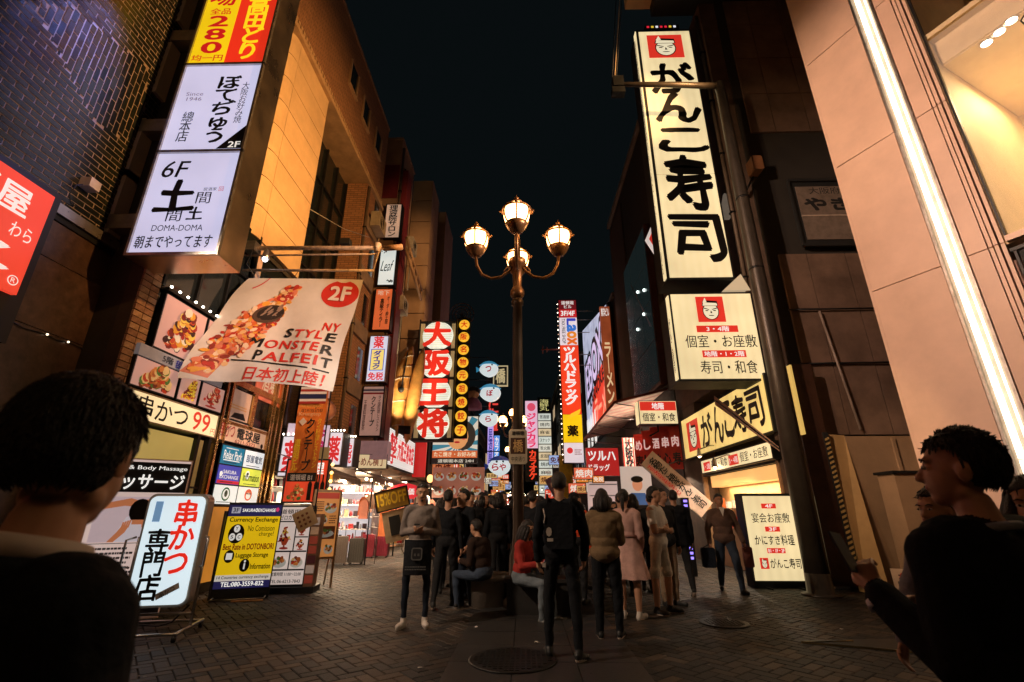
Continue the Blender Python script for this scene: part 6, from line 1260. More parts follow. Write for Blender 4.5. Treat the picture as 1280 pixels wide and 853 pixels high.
# ================================================================ stalls and shop fronts along the left, Y 11 - 30
def shelf_unit(x, y, w_, h, rz, lab, seed, back=(230, 222, 224), es=.7, goods=((200, 60, 60), (230, 225, 220), (60, 50, 60), (220, 190, 150), (160, 40, 50))):
    t = thing('shop_shelves', lab, 'shelves', (x, y, 0), rz); rn = random.Random(seed)
    m = MB(); m.box(-w_/2, w_/2, .4, .44, 0, h, litface('lit_shelf_%d_%d_%d' % back, back, es, var=.3)); m.build('back_panel', t)
    n = int(h/.36)
    for k in range(n): m = MB(); m.box(-w_/2, w_/2, 0, .39, .1+k*.36, .13+k*.36, mat('white_shelf', (.6, .58, .56), .5)); m.build('shelf', t)
    for s in (-w_/2-.03, w_/2): m = MB(); m.box(s, s+.03, -.01, .44, 0, h, M_steel); m.build('upright', t)
    m = MB()
    for k in range(n):
        xx = -w_/2+.03
        while xx < w_/2-.12:
            ww = rn.uniform(.06, .16); hh = rn.uniform(.1, .26); c = rn.choice(goods)
            if rn.random() < .5: m.box(xx, xx+ww, .04, .2, .131+k*.36, .131+k*.36+hh, ink(c, .12 if sum(c) > 400 else .05))
            else: m.lathe([(ww*.3, 0), (ww*.45, hh*.4), (ww*.3, hh*.8), (ww*.12, hh)], (xx+ww/2, .1, .131+k*.36), ink(c, .12 if sum(c) > 400 else .05), 7)
            xx += ww+.02
    m.build('goods', t, kind='stuff'); return t
shelf_unit(-5.55, 15.7, 1.5, 2.2, R(25), 'bright white souvenir shelves full of small goods behind the suitcases', 1)
shelf_unit(-5.75, 12.2, 1.1, 2.2, R(60), 'lit shelves of bottles inside the shop behind the wooden menu board', 2, (240, 214, 180), .55)
shelf_unit(-5.75, 17.4, 1.6, 2.2, R(50), 'lit shelves of red and white packets farther along the stalls', 3, (236, 190, 170), .55, ((220, 60, 50), (240, 200, 180), (250, 230, 210), (60, 120, 170)))
shelf_unit(-5.5, 20.5, 1.8, 2.2, R(60), 'warm lit stall shelves beneath the slanting red character board', 4, (246, 170, 110), .55, ((220, 60, 50), (240, 170, 90), (250, 220, 160)))
def suitcase(x, y, rz, c, h, lab):
    t = thing('suitcase', lab, 'suitcase', (x, y, 0), rz); mm = mat('case_%d_%d' % (int(c[0]*100), int(c[2]*100)), c, .35, var=.15)
    m = MB()
    P = rrect(-.2, .05, .2, h, .05); m.prism(P, -.12, .12, mm)
    for i in range(6): m.box(-.16+i*.06, -.135+i*.06, -.13, -.121, .1, h-.05, mm)
    m.build('shell', t); m = MB(); m.tube([(-.1, .06, h), (-.1, .06, h+.22), (.1, .06, h+.22), (.1, .06, h)], .012, M_steel, n=6); m.build('handle', t)
    for sx in (-.15, .15):
        for sy in (-.08, .08): m = MB(); m.tube([(sx-.012, sy, .028), (sx+.012, sy, .028)], .028, M_black, n=8); m.build('wheel', t)
    return t
suitcase(-5.02, 13.9, R(15), (.09, .07, .06), .72, 'large grey brown hard suitcase nearest the wooden menu board'); suitcase(-4.62, 14.1, R(5), (.05, .045, .04), .66, 'dark grey suitcase to the right of the grey brown one'); suitcase(-4.88, 15.9, R(10), (.25, .03, .05), .68, 'dark red suitcase left of its twin by the white shelves'); suitcase(-4.5, 16.2, R(0), (.2, .02, .04), .64, 'dark red smaller suitcase right of its twin by the white shelves')
t = thing('arcade_interior', 'warm lit interior of the open fronted shops beneath the brick and tan buildings', 'shop', (-7, 18, 0))
m = MB(); m.box(-1.0, -.9, -4.2, 9, 0, 2.88, mat('shop_back_wall', (.55, .45, .36), .7)); m.build('back_wall', t)
for k, y in enumerate((-4.2, -1.6, 1.4, 4.6, 9)): m = MB(); m.box(-.9, 1.3, y, y+.08, 0, 2.88, MATS['shop_back_wall']); m.build('party_wall', t)
for k in range(8):
    m = MB(); m.box(-.2, .9, -3.4+k*1.55, -3.3+k*1.55, 2.78, 2.84, mat('shop_tube', (1, .95, .9), emit=(1, .78, .55), es=7, var=0)); m.build('tube_light', t)
rn = random.Random(71); m = MB()
for k in range(260):
    y = rn.uniform(-4, 8.9); z = rn.uniform(.3, 2.5); x = rn.uniform(-.85, 1.1); s = rn.uniform(.06, .16); m.box(x, x+s, y, y+s*1.3, z, z+s*1.6, ink(rn.choice([(220, 60, 50), (240, 200, 160), (250, 230, 210), (60, 110, 170), (240, 170, 60), (120, 40, 60)])))
m.build('merchandise', t, kind='stuff')
# awnings
M_awn = mat('grey_awning', (.30, .25, .22), .75, var=.3)
for i, (y0, y1, xo, z0, z1) in enumerate(((10.9, 13.6, -4.55, 2.62, 2.2), (13.8, 19.6, -4.25, 2.72, 2.3), (19.9, 27, -4.0, 2.9, 2.45))):
    t = thing('stall_awning', ['grey fabric awning over the lit shop beside the orange flag', 'long pale awning over the suitcase and souvenir stalls', 'far warm lit awning under the slanting red character board'][i], 'awning', (-5.4, y0, 0))
    m = MB(); n = 10; L_ = y1-y0
    for k in range(n):
        a, b = k/n*L_, (k+1)/n*L_-.01; m.add([(-.3, a, z0), (xo+5.4, a, z1), (xo+5.4, b, z1), (-.3, b, z0)], [(0, 1, 2, 3)], M_awn); m.add([(xo+5.4, a, z1), (xo+5.43, a, z1-.16-.03*(k % 2)), (xo+5.43, b, z1-.16-.03*(k % 2)), (xo+5.4, b, z1)], [(0, 1, 2, 3)], M_awn)
    m.build('canopy', t)
    m = MB(); m.tube([(xo+5.38, 0, z1-.02), (xo+5.38, L_, z1-.02)], .025, M_steel, n=6)
    for y in (0.05, L_/2, L_-.05): m.tube([(-.3, y, z1), (xo+5.38, y, z1-.03)], .018, M_steel, n=5); m.tube([(xo+5.36, y, 0), (xo+5.36, y, z1)], .02, M_dark, n=5) if i == 1 else None
    m.build('awning_frame', t)
    m = MB()
    for k in range(int(L_/.5)): m.ball((xo+5.1, .3+k*.5, z1-.06), .045, mat('stall_bulb', (1, .8, .6), emit=(1, .68, .38), es=14, var=0), n=8, k=5)
    m.build('stall_bulb', t)
    for yy in ((L_*.5,) if L_ < 4 else (L_*.3, L_*.75)):
        L = bpy.data.lights.new('stall_light', 'AREA'); L.energy = 190; L.color = (1, .72, .46); L.size = 1.5; L.size_y = .4; L.shape = 'RECTANGLE'; o = bpy.data.objects.new('stall_light', L); COL.objects.link(o); o.parent = t; o.location = (.5, yy, z1-.1)
# hanging garments / plush rack
rn = random.Random(14)
HC = [(.5, .18, .12), (.55, .4, .3), (.6, .15, .05), (.15, .2, .35), (.6, .5, .42), (.45, .25, .18), (.5, .08, .08)]
for i in range(34):
    c = HC[i % 7]; m = MB(); w_ = rn.uniform(.12, .2); h = rn.uniform(.35, .6)
    m.prism([(-w_, -h), (w_, -h), (w_*.9, -.1), (w_*.4, 0), (-w_*.4, 0), (-w_*.9, -.1)], -.05, .05, mat('garment_%d' % (i % 7), c, .8, var=.3)); m.tube([(0, 0, 0), (0, 0, .12)], .008, M_steel, n=4)
    tag(m.build('hanging_souvenir', loc=(-4.95+rn.uniform(-.2, .7), 14.2+i*.32, 2.2-rn.random()*.55)), 'small %s souvenir cloth hanging under the long pale awning' % ['brick red', 'beige', 'rust orange', 'blue', 'cream', 'brown', 'bright red'][i % 7], 'souvenir', 'souvenir cloths hanging under the awnings')
t = thing('discount_placard', 'tilted yellow and black 15% off placard above a small framed photo by the stalls', 'placard', (-2.75, 9.9, 1.38), R(5)); t.rotation_euler = (0, R(-14), R(5))
t.location = onY(492, 637, 12.5); cabinet(t, -.42, .42, 0, .5, .04, mat('placard_face', (.5, .3, .05), .6), frame=M_dark, fw=.03); text(t, '15%OFF', (-.36, .14, .36, .42), ink((250, 214, 60)), y=-.035, bold=.05)
m = MB(); m.box(-.3, .3, -.01, .03, -.75, -.02, mat('photo_card', (.45, .34, .22), .6)); m.box(-.15, .12, -.016, -.0105, -.6, -.15, M_black); m.build('photo_card', t); m = MB(); m.tube([(0, .05, -.8), (.1, .05, -1.2)], .015, M_steel, n=5); m.build('stick', t)
t = thing('orange_nobori', 'small orange and white vertical flag standing at the stall edge', 'flag', (-3.9, 14.2, .7)); m = MB(); m.box(-.2, .2, 0, .01, 0, 1.25, mat('orange_cloth2', (.75, .2, .06), .7)); m.build('cloth', t); p = Print(-.006); p.el(.05, .5, .1, .12, ink((240, 200, 150), .5)); p.el(.0, .9, .1, .1, ink((240, 200, 150), .5)); p.build('print', t); m = MB(); m.tube([(-.22, 0, -.7), (-.22, 0, 1.3)], .012, M_steel, n=5); m.build('flag_pole', t)
t = thing('red_star_poster', 'bright red poster with a pale splash shape under the stall roof', 'poster', (-3.75, 15.5, 1.75)); m = MB(); m.prism(ell(0, .2, .5, .25, 14), 0, .02, litface('lit_red_splash', (232, 50, 60), .8)); m.build('sheet', t); text(t, '大特価', (-.3, .1, .3, .3), ink(WHITE, .8), y=-.006, bold=.04)
# pink ornament and clutter in front of brass glass
t = thing('octopus_ornament', 'pink round model ornament with little signs above the tenant directory', 'ornament', (-4.95, 11.2, 3.65)); m = MB(); m.ball((0, 0, 0), (.42, .3, .3), mat('pink_model', (.6, .3, .25), .5), n=16, k=10); m.tube([(0, 0, .3), (0, 0, .9)], .03, M_dark, n=5); m.build('body', t); m = MB(); m.box(-.12, .22, -.1, 0, .3, .6, mat('pink_card', (.6, .3, .25), .6, emit=(1, .5, .4), es=.3)); m.box(-.3, .2, -.12, -.02, .62, .85, mat('red_card', (.5, .08, .08), .6, emit=(1, .15, .15), es=.3)); m.build('card', t)
t = thing('amber_string_board', 'row of amber bulbs and a small colourful panel beside the orange flag', 'light strip', (-4.7, 11.0, 1.95)); m = MB(); m.box(-.45, .35, 0, .06, 0, .2, litface('lit_amber3', (250, 160, 30), .8)); m.box(-.5, .2, 0, .06, .25, .8, mat('dim_collage', (.2, .14, .08), .6, emit=(.9, .6, .2), es=.1)); m.build('board', t); m = MB()
for k in range(4): m.ball((-.35+k*.2, -.04, .1), .05, MATS['amber_bulb'], n=8, k=5)
m.build('bulb', t)
# right: tilted banner and clip lamps before the sushi door
t = thing('tilted_white_banner', 'long white banner with red and black characters leaning diagonally by the sushi shop', 'banner', (4.05, 13.0, 2.0)); t.scale = (.8, .8, .9); t.rotation_euler = (0, R(-47), 0)
m = MB(); m.box(-.3, .3, 0, .015, -1.0, 1.15, mat('white_banner_cloth', (.7, .55, .48), .8)); m.build('cloth', t); text(t, '名物たこ焼きがんこ寿司', (-.1, -.9, .18, 1.05), KB, y=-.01, vert=True, bold=.04); text(t, '道頓堀店', (-.25, -.2, -.12, 1.0), ink((200, 50, 40), .5), y=-.01, vert=True)
m = MB(); m.tube([(-.32, 0, -1.8), (-.32, 0, 1.2)], .015, M_steel, n=5); m.build('flag_pole', t)
t = thing('folded_street_banner', 'narrow folded banner with small writing slung diagonally across the wall sushi sign', 'banner', tuple(onX(893, 500, 5.0)))
a = onX(893, 500, 4.95); b = onX(975, 562, 4.85); d = b-a
m = MB(); m.add([(0, 0, .12), (0, 0, -.14), tuple(d+Vector((0, 0, -.05))), tuple(d+Vector((0, 0, .04)))], [(0, 1, 2, 3)], mat('pale_strip_cloth', (.42, .27, .2), .8)); m.build('cloth', t); m = MB(); m.tube([(0, 0, 0), tuple(d)], .02, M_dark, n=5); m.build('pole', t)
for i, (px, py) in enumerate(((874, 567), (835, 585), (893, 580), (770, 592))):
    q0 = onX(px, py, 4.7) if i != 3 else Vector((4.0, 17.6, 2.6))
    t = thing('clip_lamp', ['silver clip lamp shining on the left end of the wall sushi sign', 'silver clip lamp hanging left of the strip sign', 'silver clip lamp just above the strip sign', 'silver clip lamp far left near the souvenir sign'][i], 'lamp', tuple(q0), 0)
    m = MB(); m.lathe([(.02, .14), (.04, .1), (.05, .0), (.08, -.08), (.075, -.08), (.04, 0)], m=M_steel, n=12); m.tube([(0, 0, .1), (.35, .05, .22), (.7, .1, .2)], .015, M_steel, n=5); m.build('shade', t); m = MB(); m.ball((0, 0, -.07), .045, MATS['stall_bulb'], n=8, k=5); m.build('bulb', t)
    L = bpy.data.lights.new('clip_light', 'SPOT'); L.energy = 70; L.color = (1, .8, .6); L.spot_size = R(150); L.shadow_soft_size = .05; o = bpy.data.objects.new('clip_light', L); COL.objects.link(o); o.parent = t; o.location = (0, 0, -.13)
t = thing('portrait_poster', 'pale lit poster of a smiling cook by the red banners', 'poster', (3.55, 15.5, 1.55)); m = MB(); m.box(-.5, .45, 0, .04, 0, 1.15, litface('lit_poster', (222, 200, 186), .6)); m.build('sheet', t); p = Print(-.006); p.el(0, .6, .16, .2, ink((226, 150, 110), .6)); p.el(0, .76, .19, .1, KB); p.shape([(-.3, 0), (-.22, .35), (.22, .35), (.3, 0)], ink((70, 110, 170), .4)); p.build('portrait', t)
t = thing('violet_led_pillar', 'thin pillar with glowing violet and blue led dots near the sushi shop', 'light pillar', (3.72, 11.6, 0)); m = MB(); m.box(-.09, .09, 0, .1, 0, 1.65, M_black); m.build('pillar', t); m = MB()
for k in range(13): m.box(-.04, .04, -.02, -.002, .35+k*.1, .4+k*.1, mat('violet_led', (.4, .3, 1), emit=(.3, .22, 1), es=1.6, var=0))
m.build('led', t)
t = thing('round_planter_seat', 'low round concrete seat around the foot of the nearest street lamp', 'seat', (-.55, 8.15, 0)); m = MB(); m.lathe([(.3, 0), (.3, .34), (.36, .36), (.36, .43), (.1, .44)], m=M_conc, n=20); m.build('seat', t)
t = thing('bench_ring', 'low dark stone ring seat where the red jacket person sits', 'seat', (.25, 7.55, 0)); m = MB(); m.box(-.5, .5, -.2, .2, .0, .4, M_slab); m.box(-.53, .53, -.23, .23, .402, .45, M_slab); m.build('seat', t)
# ================================================================ people
M_skin = mat('skin', (.50, .27, .17), .5, var=.08, vscale=30, spec=.4); M_skin2 = mat('skin_tan', (.40, .20, .12), .5, var=.08, vscale=30)
M_lip = mat('lips', (.35, .12, .09), .5, var=0, detail=False); M_hair = mat('black_hair', (.012, .010, .010), .45, var=.4, vscale=60, bump=.5, bscale=150)
def cloth(name, c, rough=.9): return mat(name, c, rough, var=.25, vscale=5, bump=.5, bscale=22, spec=.12)
V3 = Vector
def person_prims(P):
    """capsules and ellipsoids of a dressed figure in pose P (metres, 1.72 m tall, facing -y)"""
    pr = []
    bulk = P.get('bulk', 0); SK = 0; TOP = 1; BOT = 2; SHOE = 3; SOLE = 4
    def cap(a, ra, b, rb, m): pr.append(('c', V3(a), ra, V3(b), rb, m))
    def el(c, r, m, rot=None): pr.append(('e', V3(c), V3(r), rot if rot else Matrix.Identity(3), m))
    d = lambda v: V3(v).normalized()
    legs = {}
    for s in (-1, 1):
        th = d(P.get('thigh%+d' % s, (s*.06, 0, -1))); sh = d(P.get('shin%+d' % s, (s*.0, .02, -1)))
        legs[s] = (th, sh)
    drop = max(-(legs[s][0].z*.42+legs[s][1].z*.42) for s in (-1, 1))
    pz = P.get('pelvis', drop+.09)
    pel = V3((0, 0, pz+.05))
    out = {'pel': pel}
    for s in (-1, 1):
        hip = V3((s*.088, 0, pz)); kn = hip+legs[s][0]*.42; an = kn+legs[s][1]*.42; fy = P.get('foot%+d' % s, (s*.25, -1, 0)); fy = d(fy)
        lr = P.get('legr', 1.0); short = P.get('shorts', False); m2 = SK if short else BOT
        cap(hip, .088*lr, kn, .064*lr, BOT)
        if short: cap(kn.lerp(hip, .15), .078, kn.lerp(hip, .05), .08, BOT); cap(kn, .055, kn+(an-kn)*.35, .056, SK); cap(kn+(an-kn)*.35, .056, an, .036, SK)
        else: cap(kn, .062*lr, kn+(an-kn)*.35, .06*lr, m2); cap(kn+(an-kn)*.35, .058*lr, an, .042*lr, m2)
        out['an%+d' % s] = an; out['kn%+d' % s] = kn
        heel = an+V3((0, 0, -.05))-fy*.03; toe = heel+fy*.19
        cap(an, .04, heel, .038, SHOE); cap(heel, .038, toe, .032, SHOE); el(heel.lerp(toe, .75), (.045, .045, .03), SHOE)
        cap(heel+V3((0, 0, -.028)), .03, toe+V3((0, 0, -.022)), .026, SOLE)
    lean = P.get('lean', 0); tw = P.get('side', 0)
    U = Matrix.Translation(pel) @ Matrix.Rotation(R(lean), 4, 'X') @ Matrix.Rotation(R(tw), 4, 'Y') @ Matrix.Translation(V3((0, 0, 0)))
    up = lambda x, y, z: U @ V3((x, y, z))
    U3 = U.to_3x3(); w_ = P.get('w', 1.0)
    el(pel+V3((0, 0, -.02)), ((.155+bulk)*w_, .115+bulk, .12), BOT); el(up(0, -.005, .10), ((.142+bulk)*w_, .105+bulk, .15), TOP, U3); el(up(0, .0, .27), ((.165+bulk)*w_, .112+bulk, .19), TOP, U3); el(up(0, .015, .36), ((.17+bulk)*w_, .085+bulk, .10), TOP, U3)
    if P.get('hem'): el(up(0, 0, -.02), ((.16+bulk)*w_, .122+bulk, .13), TOP, U3)
    cap(up(-.13*w_, .01, .415), .062+bulk*.6, up(.13*w_, .01, .415), .062+bulk*.6, TOP)
    cap(up(0, .015, .44), .056, up(0, 0, .53), .05, SK)
    for s in (-1, 1):
        sh = up(s*.175*w_, .01, .40); ua = d(P.get('arm%+d' % s, (s*.18, .03, -1))); fa = d(P.get('fore%+d' % s, (s*.05, -.18, -1)))
        elb = sh+ua*.285; wr = elb+fa*.25; ss = P.get('shortsleeve', False)
        cap(sh, .056+bulk*.5, elb, .044+bulk*.5, TOP if not ss else SK)
        if ss: cap(sh, .062, sh+ua*.17, .06, TOP)
        cap(elb, .042+(0 if ss else bulk*.5), wr+(-fa*.02), .031+(0 if ss else .008+bulk*.3), SK if ss else TOP)
        if not ss: cap(wr-fa*.05, .02, wr, .026, SK)
        hd = d(P.get('hand%+d' % s, tuple(fa))); n = d(P.get('palm%+d' % s, (-s, 0, 0))); n = (n-hd*n.dot(hd)).normalized(); sd = hd.cross(n)
        cap(wr, .026, wr+hd*.07, .022, SK)
        for k in range(-1, 3):   # palm width: four knuckle bases
            kb = wr+hd*.075+sd*(k-.5)*.019; cap(wr+hd*.02+sd*(k-.5)*.012, .013, kb, .0115, SK)
            L = (.032, .04, .044, .04)[k+1] if s > 0 else (.04, .044, .04, .032)[k+1]; cu = P.get('curl', .45)
            m1 = kb+(hd*math.cos(cu)+n*math.sin(cu))*L; m2_ = m1+(hd*math.cos(cu*2.2)+n*math.sin(cu*2.2))*L*.9
            cap(kb, .0095, m1, .009, SK); cap(m1, .009, m2_, .0075, SK)
        ts = 1 if V3((0, -1, 0)).dot(sd) > 0 else -1
        t0 = wr+hd*.03+sd*ts*.024; t1 = t0+(hd*.7+sd*ts*.6+n*.4)*.035; cap(t0, .012, t1, .010, SK); cap(t1, .010, t1+(hd*.9+n*.5)*.026, .008, SK)
        out['wr%+d' % s] = wr; out['hd%+d' % s] = wr+hd*.08
    HM = Matrix.Translation(up(0, -.012, .635)) @ Matrix.Rotation(R(P.get('hyaw', 0)), 4, 'Z') @ Matrix.Rotation(R(P.get('hpitch', 0)), 4, 'X') @ Matrix.Rotation(R(P.get('hroll', 0)), 4, 'Y')
    H3 = HM.to_3x3(); h = lambda x, y, z: HM @ V3((x, y, z))
    el(h(0, .012, .025), (.074, .093, .092), SK, H3); el(h(0, -.025, -.035), (.06, .066, .078), SK, H3); el(h(0, -.055, -.088), (.03, .026, .026), SK, H3)
    cap(h(-.04, .0, -.07), .022, h(0, -.055, -.095), .02, SK); cap(h(.04, .0, -.07), .022, h(0, -.055, -.095), .02, SK)
    cap(h(0, -.082, .008), .009, h(0, -.103, -.03), .012, SK); el(h(0, -.1, -.033), (.017, .013, .01), SK, H3)
    cap(h(-.035, -.075, .028), .012, h(.035, -.075, .028), .012, SK); cap(h(-.018, -.084, -.06), .007, h(.018, -.084, -.06), .007, 5)
    for s in (-1, 1): el(h(s*.077, .012, -.01), (.010, .022, .033), SK, H3); el(h(s*.083, .02, .0), (.007, .014, .02), SK, H3)
    out['HM'] = HM; out['U'] = U; out['h'] = h; out['up'] = up
    return pr, out
def build_body(P, mats, voxel=.0095):
    pr, out = person_prims(P); mb = MB()
    for q in pr:
        if q[0] == 'c':
            _, a, ra, b, rb, _m = q
            dd = b-a
            if dd.length < 1e-4: dd = V3((0, 0, .001))
            D = dd.normalized(); pts = []; rs = []
            for k in range(5): t = math.pi/2*(1-k/4); pts.append(a-D*ra*math.sin(t)); rs.append(max(ra*math.cos(t), .0005))
            for k in range(5): t = math.pi/2*(k/4); pts.append(b+D*rb*math.sin(t)); rs.append(max(rb*math.cos(t), .0005))
            mb.tube(pts, rs, None, n=12)
        else: mb.ball(q[1], tuple(q[2]), None, n=18, k=12, T=q[3].to_4x4())
    me = mb.mesh('tmp'); o = bpy.data.objects.new('tmp', me); COL.objects.link(o)
    md = o.modifiers.new('r', 'REMESH'); md.mode = 'VOXEL'; md.voxel_size = voxel; sm = o.modifiers.new('s', 'SMOOTH'); sm.factor = .5; sm.iterations = 3
    dg = bpy.context.evaluated_depsgraph_get(); m2 = bpy.data.meshes.new_from_object(o.evaluated_get(dg), depsgraph=dg); m2.name = 'body'
    bpy.data.objects.remove(o); bpy.data.meshes.remove(me)
    n = len(m2.polygons); c = np.empty(n*3); m2.polygons.foreach_get('center', c); c = c.reshape(-1, 3)
    best = np.full(n, 9.); idx = np.zeros(n, int)
    for q in pr:
        if q[0] == 'c':
            a, b = np.array(q[1]), np.array(q[3]); ab = b-a; t = np.clip(((c-a) @ ab)/max(ab @ ab, 1e-9), 0, 1); dist = np.linalg.norm(c-(a+t[:, None]*ab), axis=1)-(q[2]+(q[4]-q[2])*t); mi = q[5]
        else:
            L = (c-np.array(q[1])) @ np.array(q[3]); r = np.array(q[2]); dist = (np.linalg.norm(L/r, axis=1)-1)*r.min(); mi = q[4]
        u = dist < best; best[u] = dist[u]; idx[u] = mi
    # cloth wrinkles
    nv = len(m2.vertices); vc = np.empty(nv*3); m2.vertices.foreach_get('co', vc); vc = vc.reshape(-1, 3); nn = np.empty(nv*3); m2.vertices.foreach_get('normal', nn); nn = nn.reshape(-1, 3)
    vm = np.zeros(nv); lv = np.empty(len(m2.loops), int); m2.loops.foreach_get('vertex_index', lv); ls = np.empty(n, int); m2.polygons.foreach_get('loop_total', ls); vm[lv] = np.repeat((idx == 1) | (idx == 2), ls)
    sd = P.get('seed', 1); w_ = (np.sin(vc[:, 2]*42+np.sin(vc[:, 0]*17+sd)*2.2+vc[:, 1]*20)*.5+np.sin(vc[:, 2]*23-vc[:, 0]*30+sd*2)*.5)*.0055*P.get('wrinkle', 1)
    vc = vc+nn*(w_*vm)[:, None]; m2.vertices.foreach_set('co', vc.ravel())
    m2.materials.clear()
    for m in mats: m2.materials.append(m)
    m2.polygons.foreach_set('material_index', idx); m2.polygons.foreach_set('use_smooth', np.ones(n, bool)); m2.update()
    return m2, out
def hair_mesh(kind, HM, fine=0, seed=1):
    mb = MB(); rn = random.Random(seed)
    def fn(q, v):
        x, y, z = v; front = -y; ss = lambda a, b, t: (lambda u: u*u*(3-2*u))(min(1, max(0, (t-a)/(b-a))))
        k = 1+.045*noise.noise(V3((x*3+seed, y*3, z*3)))+.03*noise.noise(V3((x*9, y*9, z*9+seed)))
        line = .42+.10*noise.noise(V3((x*7, seed, 0)))-.1*abs(x)          # hairline on the forehead
        face = ss(.0, .35, front)*ss(line+.12, line-.12, z)
        side = ss(-.1, .25, front)*ss(.1, -.15, z)
        k *= 1-.30*max(face, side)
        k *= 1-.27*ss(-.5, -.98, z)                                       # nape tapers onto the skull
        if abs(x) > .6: k *= 1-.07*ss(.25, -.1, z)
        return q*k
    c = V3((0, .02, .022)); T = HM
    cc = T @ c
    mb.ball(cc, (.087, .104, .112), M_hair, n=32, k=24, T=HM.to_3x3().to_4x4(), fn=fn)
    if kind in ('long', 'bob'):
        Ls = .20 if kind == 'long' else .11
        for k in range(-5, 6):
            a = k*R(26); x = .082*math.sin(a); y = .02+.09*math.cos(a)
            p0 = HM @ V3((x*.8, y*.8, .05)); p1 = HM @ V3((x*1.08, y, -.03)); p2 = HM @ V3((x*1.05, y*1.0+.01, -.05-Ls*.5)); p3 = HM @ V3((x*.8, y*.9, -.05-Ls))
            mb.tube([p0, p1, p2, p3], [.02, .033, .034, .012], M_hair, n=7)
    if kind == 'pony':
        mb.ball(HM @ V3((0, .115, .02)), .028, M_hair, n=8, k=6); mb.tube([HM @ V3((0, .12, .02)), HM @ V3((0, .16, -.02)), HM @ V3((0, .15, -.14)), HM @ V3((0, .13, -.2))], [.02, .03, .026, .006], M_hair, n=7)
    for i in range(fine):
        top = i % 3 == 0 and fine < 1200
        a = rn.uniform(0, 6.28); e = rn.uniform(-.6, 1.5); x, y, z = math.cos(e)*math.cos(a), math.cos(e)*math.sin(a), math.sin(e)
        if -y > .3 and z < .4 or -y > 0 and z < 0: continue
        p0 = V3((x*.085, y*.102, z*.110))+c; nr = V3((x, y, z)); gr = V3((rn.uniform(-.25, .25), .4 if z > .5 else .15, -1 if z < .8 else -.4)); tn = (gr-nr*gr.dot(nr)).normalized()
        L_ = rn.uniform(.022, .04); sd_ = V3((rn.uniform(-.3, .3), rn.uniform(-.3, .3), rn.uniform(-.2, .2)))*.3
        if top and z > .35: tn = (nr*1.1+tn*.5).normalized(); L_ *= .42
        p1 = p0+(tn+nr*.12)*L_*.5; p2 = p0+(tn+sd_)*L_
        mb.tube([HM @ p0, HM @ p1, HM @ p2], [.0042, .0034, .0005], M_hair, n=4, cap=False)
    return mb.mesh('hair')
def person(label, loc, rz, P, cols, h=1.68, hair='short', voxel=.0095, group=None, fine=0, face=True):
    t = thing('person', label, 'person', loc, R(rz), group); t.scale = (h/1.72,)*3
    mats = [cols.get('skin', M_skin), cols['top'], cols['bot'], cols.get('shoe', M_black), cols.get('sole', cols.get('shoe', M_black)), M_lip]
    me, out = build_body(P, mats, voxel); o = bpy.data.objects.new('body', me); COL.objects.link(o); o.parent = t
    hm = hair_mesh(hair, out['HM'], fine, P.get('seed', 1)); o = bpy.data.objects.new('hair', hm); COL.objects.link(o); o.parent = t
    if face:
        hh = out['h']
        for s in (-1, 1):
            m = MB(); m.ball(hh(s*.031, -.083, .004), (.014, .006, .0065), mat('eye_white', (.5, .45, .42), .3, var=0, detail=False), n=10, k=6, T=out['HM'].to_3x3().to_4x4()); m.ball(hh(s*.031, -.087, .004), (.006, .004, .006), M_black, n=8, k=5, T=out['HM'].to_3x3().to_4x4()); m.build('eye', t)
        m = MB()
        for s in (-1, 1): m.tube([hh(s*.014, -.089, .024), hh(s*.032, -.09, .03), hh(s*.05, -.078, .024)], [.003, .004, .002], M_hair, n=5)
        m.build('eyebrows', t)
    return t, out
def skirt(t, z0, z1, r0, r1, m, name='coat_skirt', folds=9, front=0):
    b = MB(); n = 40; k = 8; vs = []
    for i in range(k+1):
        f = i/k; z = z1+(z0-z1)*f
        for j in range(n):
            a = 2*math.pi*j/n; r = r1+(r0-r1)*f; r *= 1+.05*f*math.sin(a*folds+f*2)
            vs.append((r*math.cos(a), r*.74*math.sin(a), z+.006*math.sin(a*folds)*f))
    b.add(vs, [(i*n+j, (i+1)*n+j, (i+1)*n+(j+1) % n, i*n+(j+1) % n) for i in range(k) for j in range(n)], m, True)
    vs2 = [(x*.96, y*.96, z) for x, y, z in vs]; b.add(vs2, [(i*n+j, i*n+(j+1) % n, (i+1)*n+(j+1) % n, (i+1)*n+j) for i in range(k) for j in range(n)], m, True)
    return b.build(name, t)
def bag(t, c, w_, h, d_, m, strap=None, name='bag'):
    b = MB(); b.prism(rrect(c[0]-w_/2, c[2]-h, c[0]+w_/2, c[2], min(w_, h)*.15), c[1]-d_/2, c[1]+d_/2, m, False)
    if strap: b.tube([(c[0]-w_*.3, c[1], c[2]), strap, (c[0]+w_*.3, c[1], c[2])], .008, m, n=5)
    return b.build(name, t)
C_black = cloth('black_cloth', (.014, .016, .020)); C_dark = cloth('charcoal_cloth', (.024, .025, .028)); C_navy = cloth('navy_cloth', (.016, .022, .035)); C_jean = cloth('blue_denim', (.05, .07, .11)); C_jeanl = cloth('light_denim', (.14, .17, .2))
C_grey = cloth('grey_knit', (.20, .17, .155)); C_white = cloth('white_cotton', (.78, .74, .70)); C_pink = cloth('pink_coat', (.58, .36, .32)); C_tan = cloth('olive_brown_jacket', (.22, .15, .085)); C_red = cloth('red_jacket', (.32, .035, .03)); C_cream = cloth('cream_cotton', (.62, .55, .46)); C_brown = cloth('brown_jacket', (.15, .095, .075)); C_or = cloth('orange_top', (.6, .08, .03)); C_dk2 = cloth('dark_brown_jacket', (.035, .022, .018)); C_gsh = cloth('grey_shirt', (.22, .22, .25))
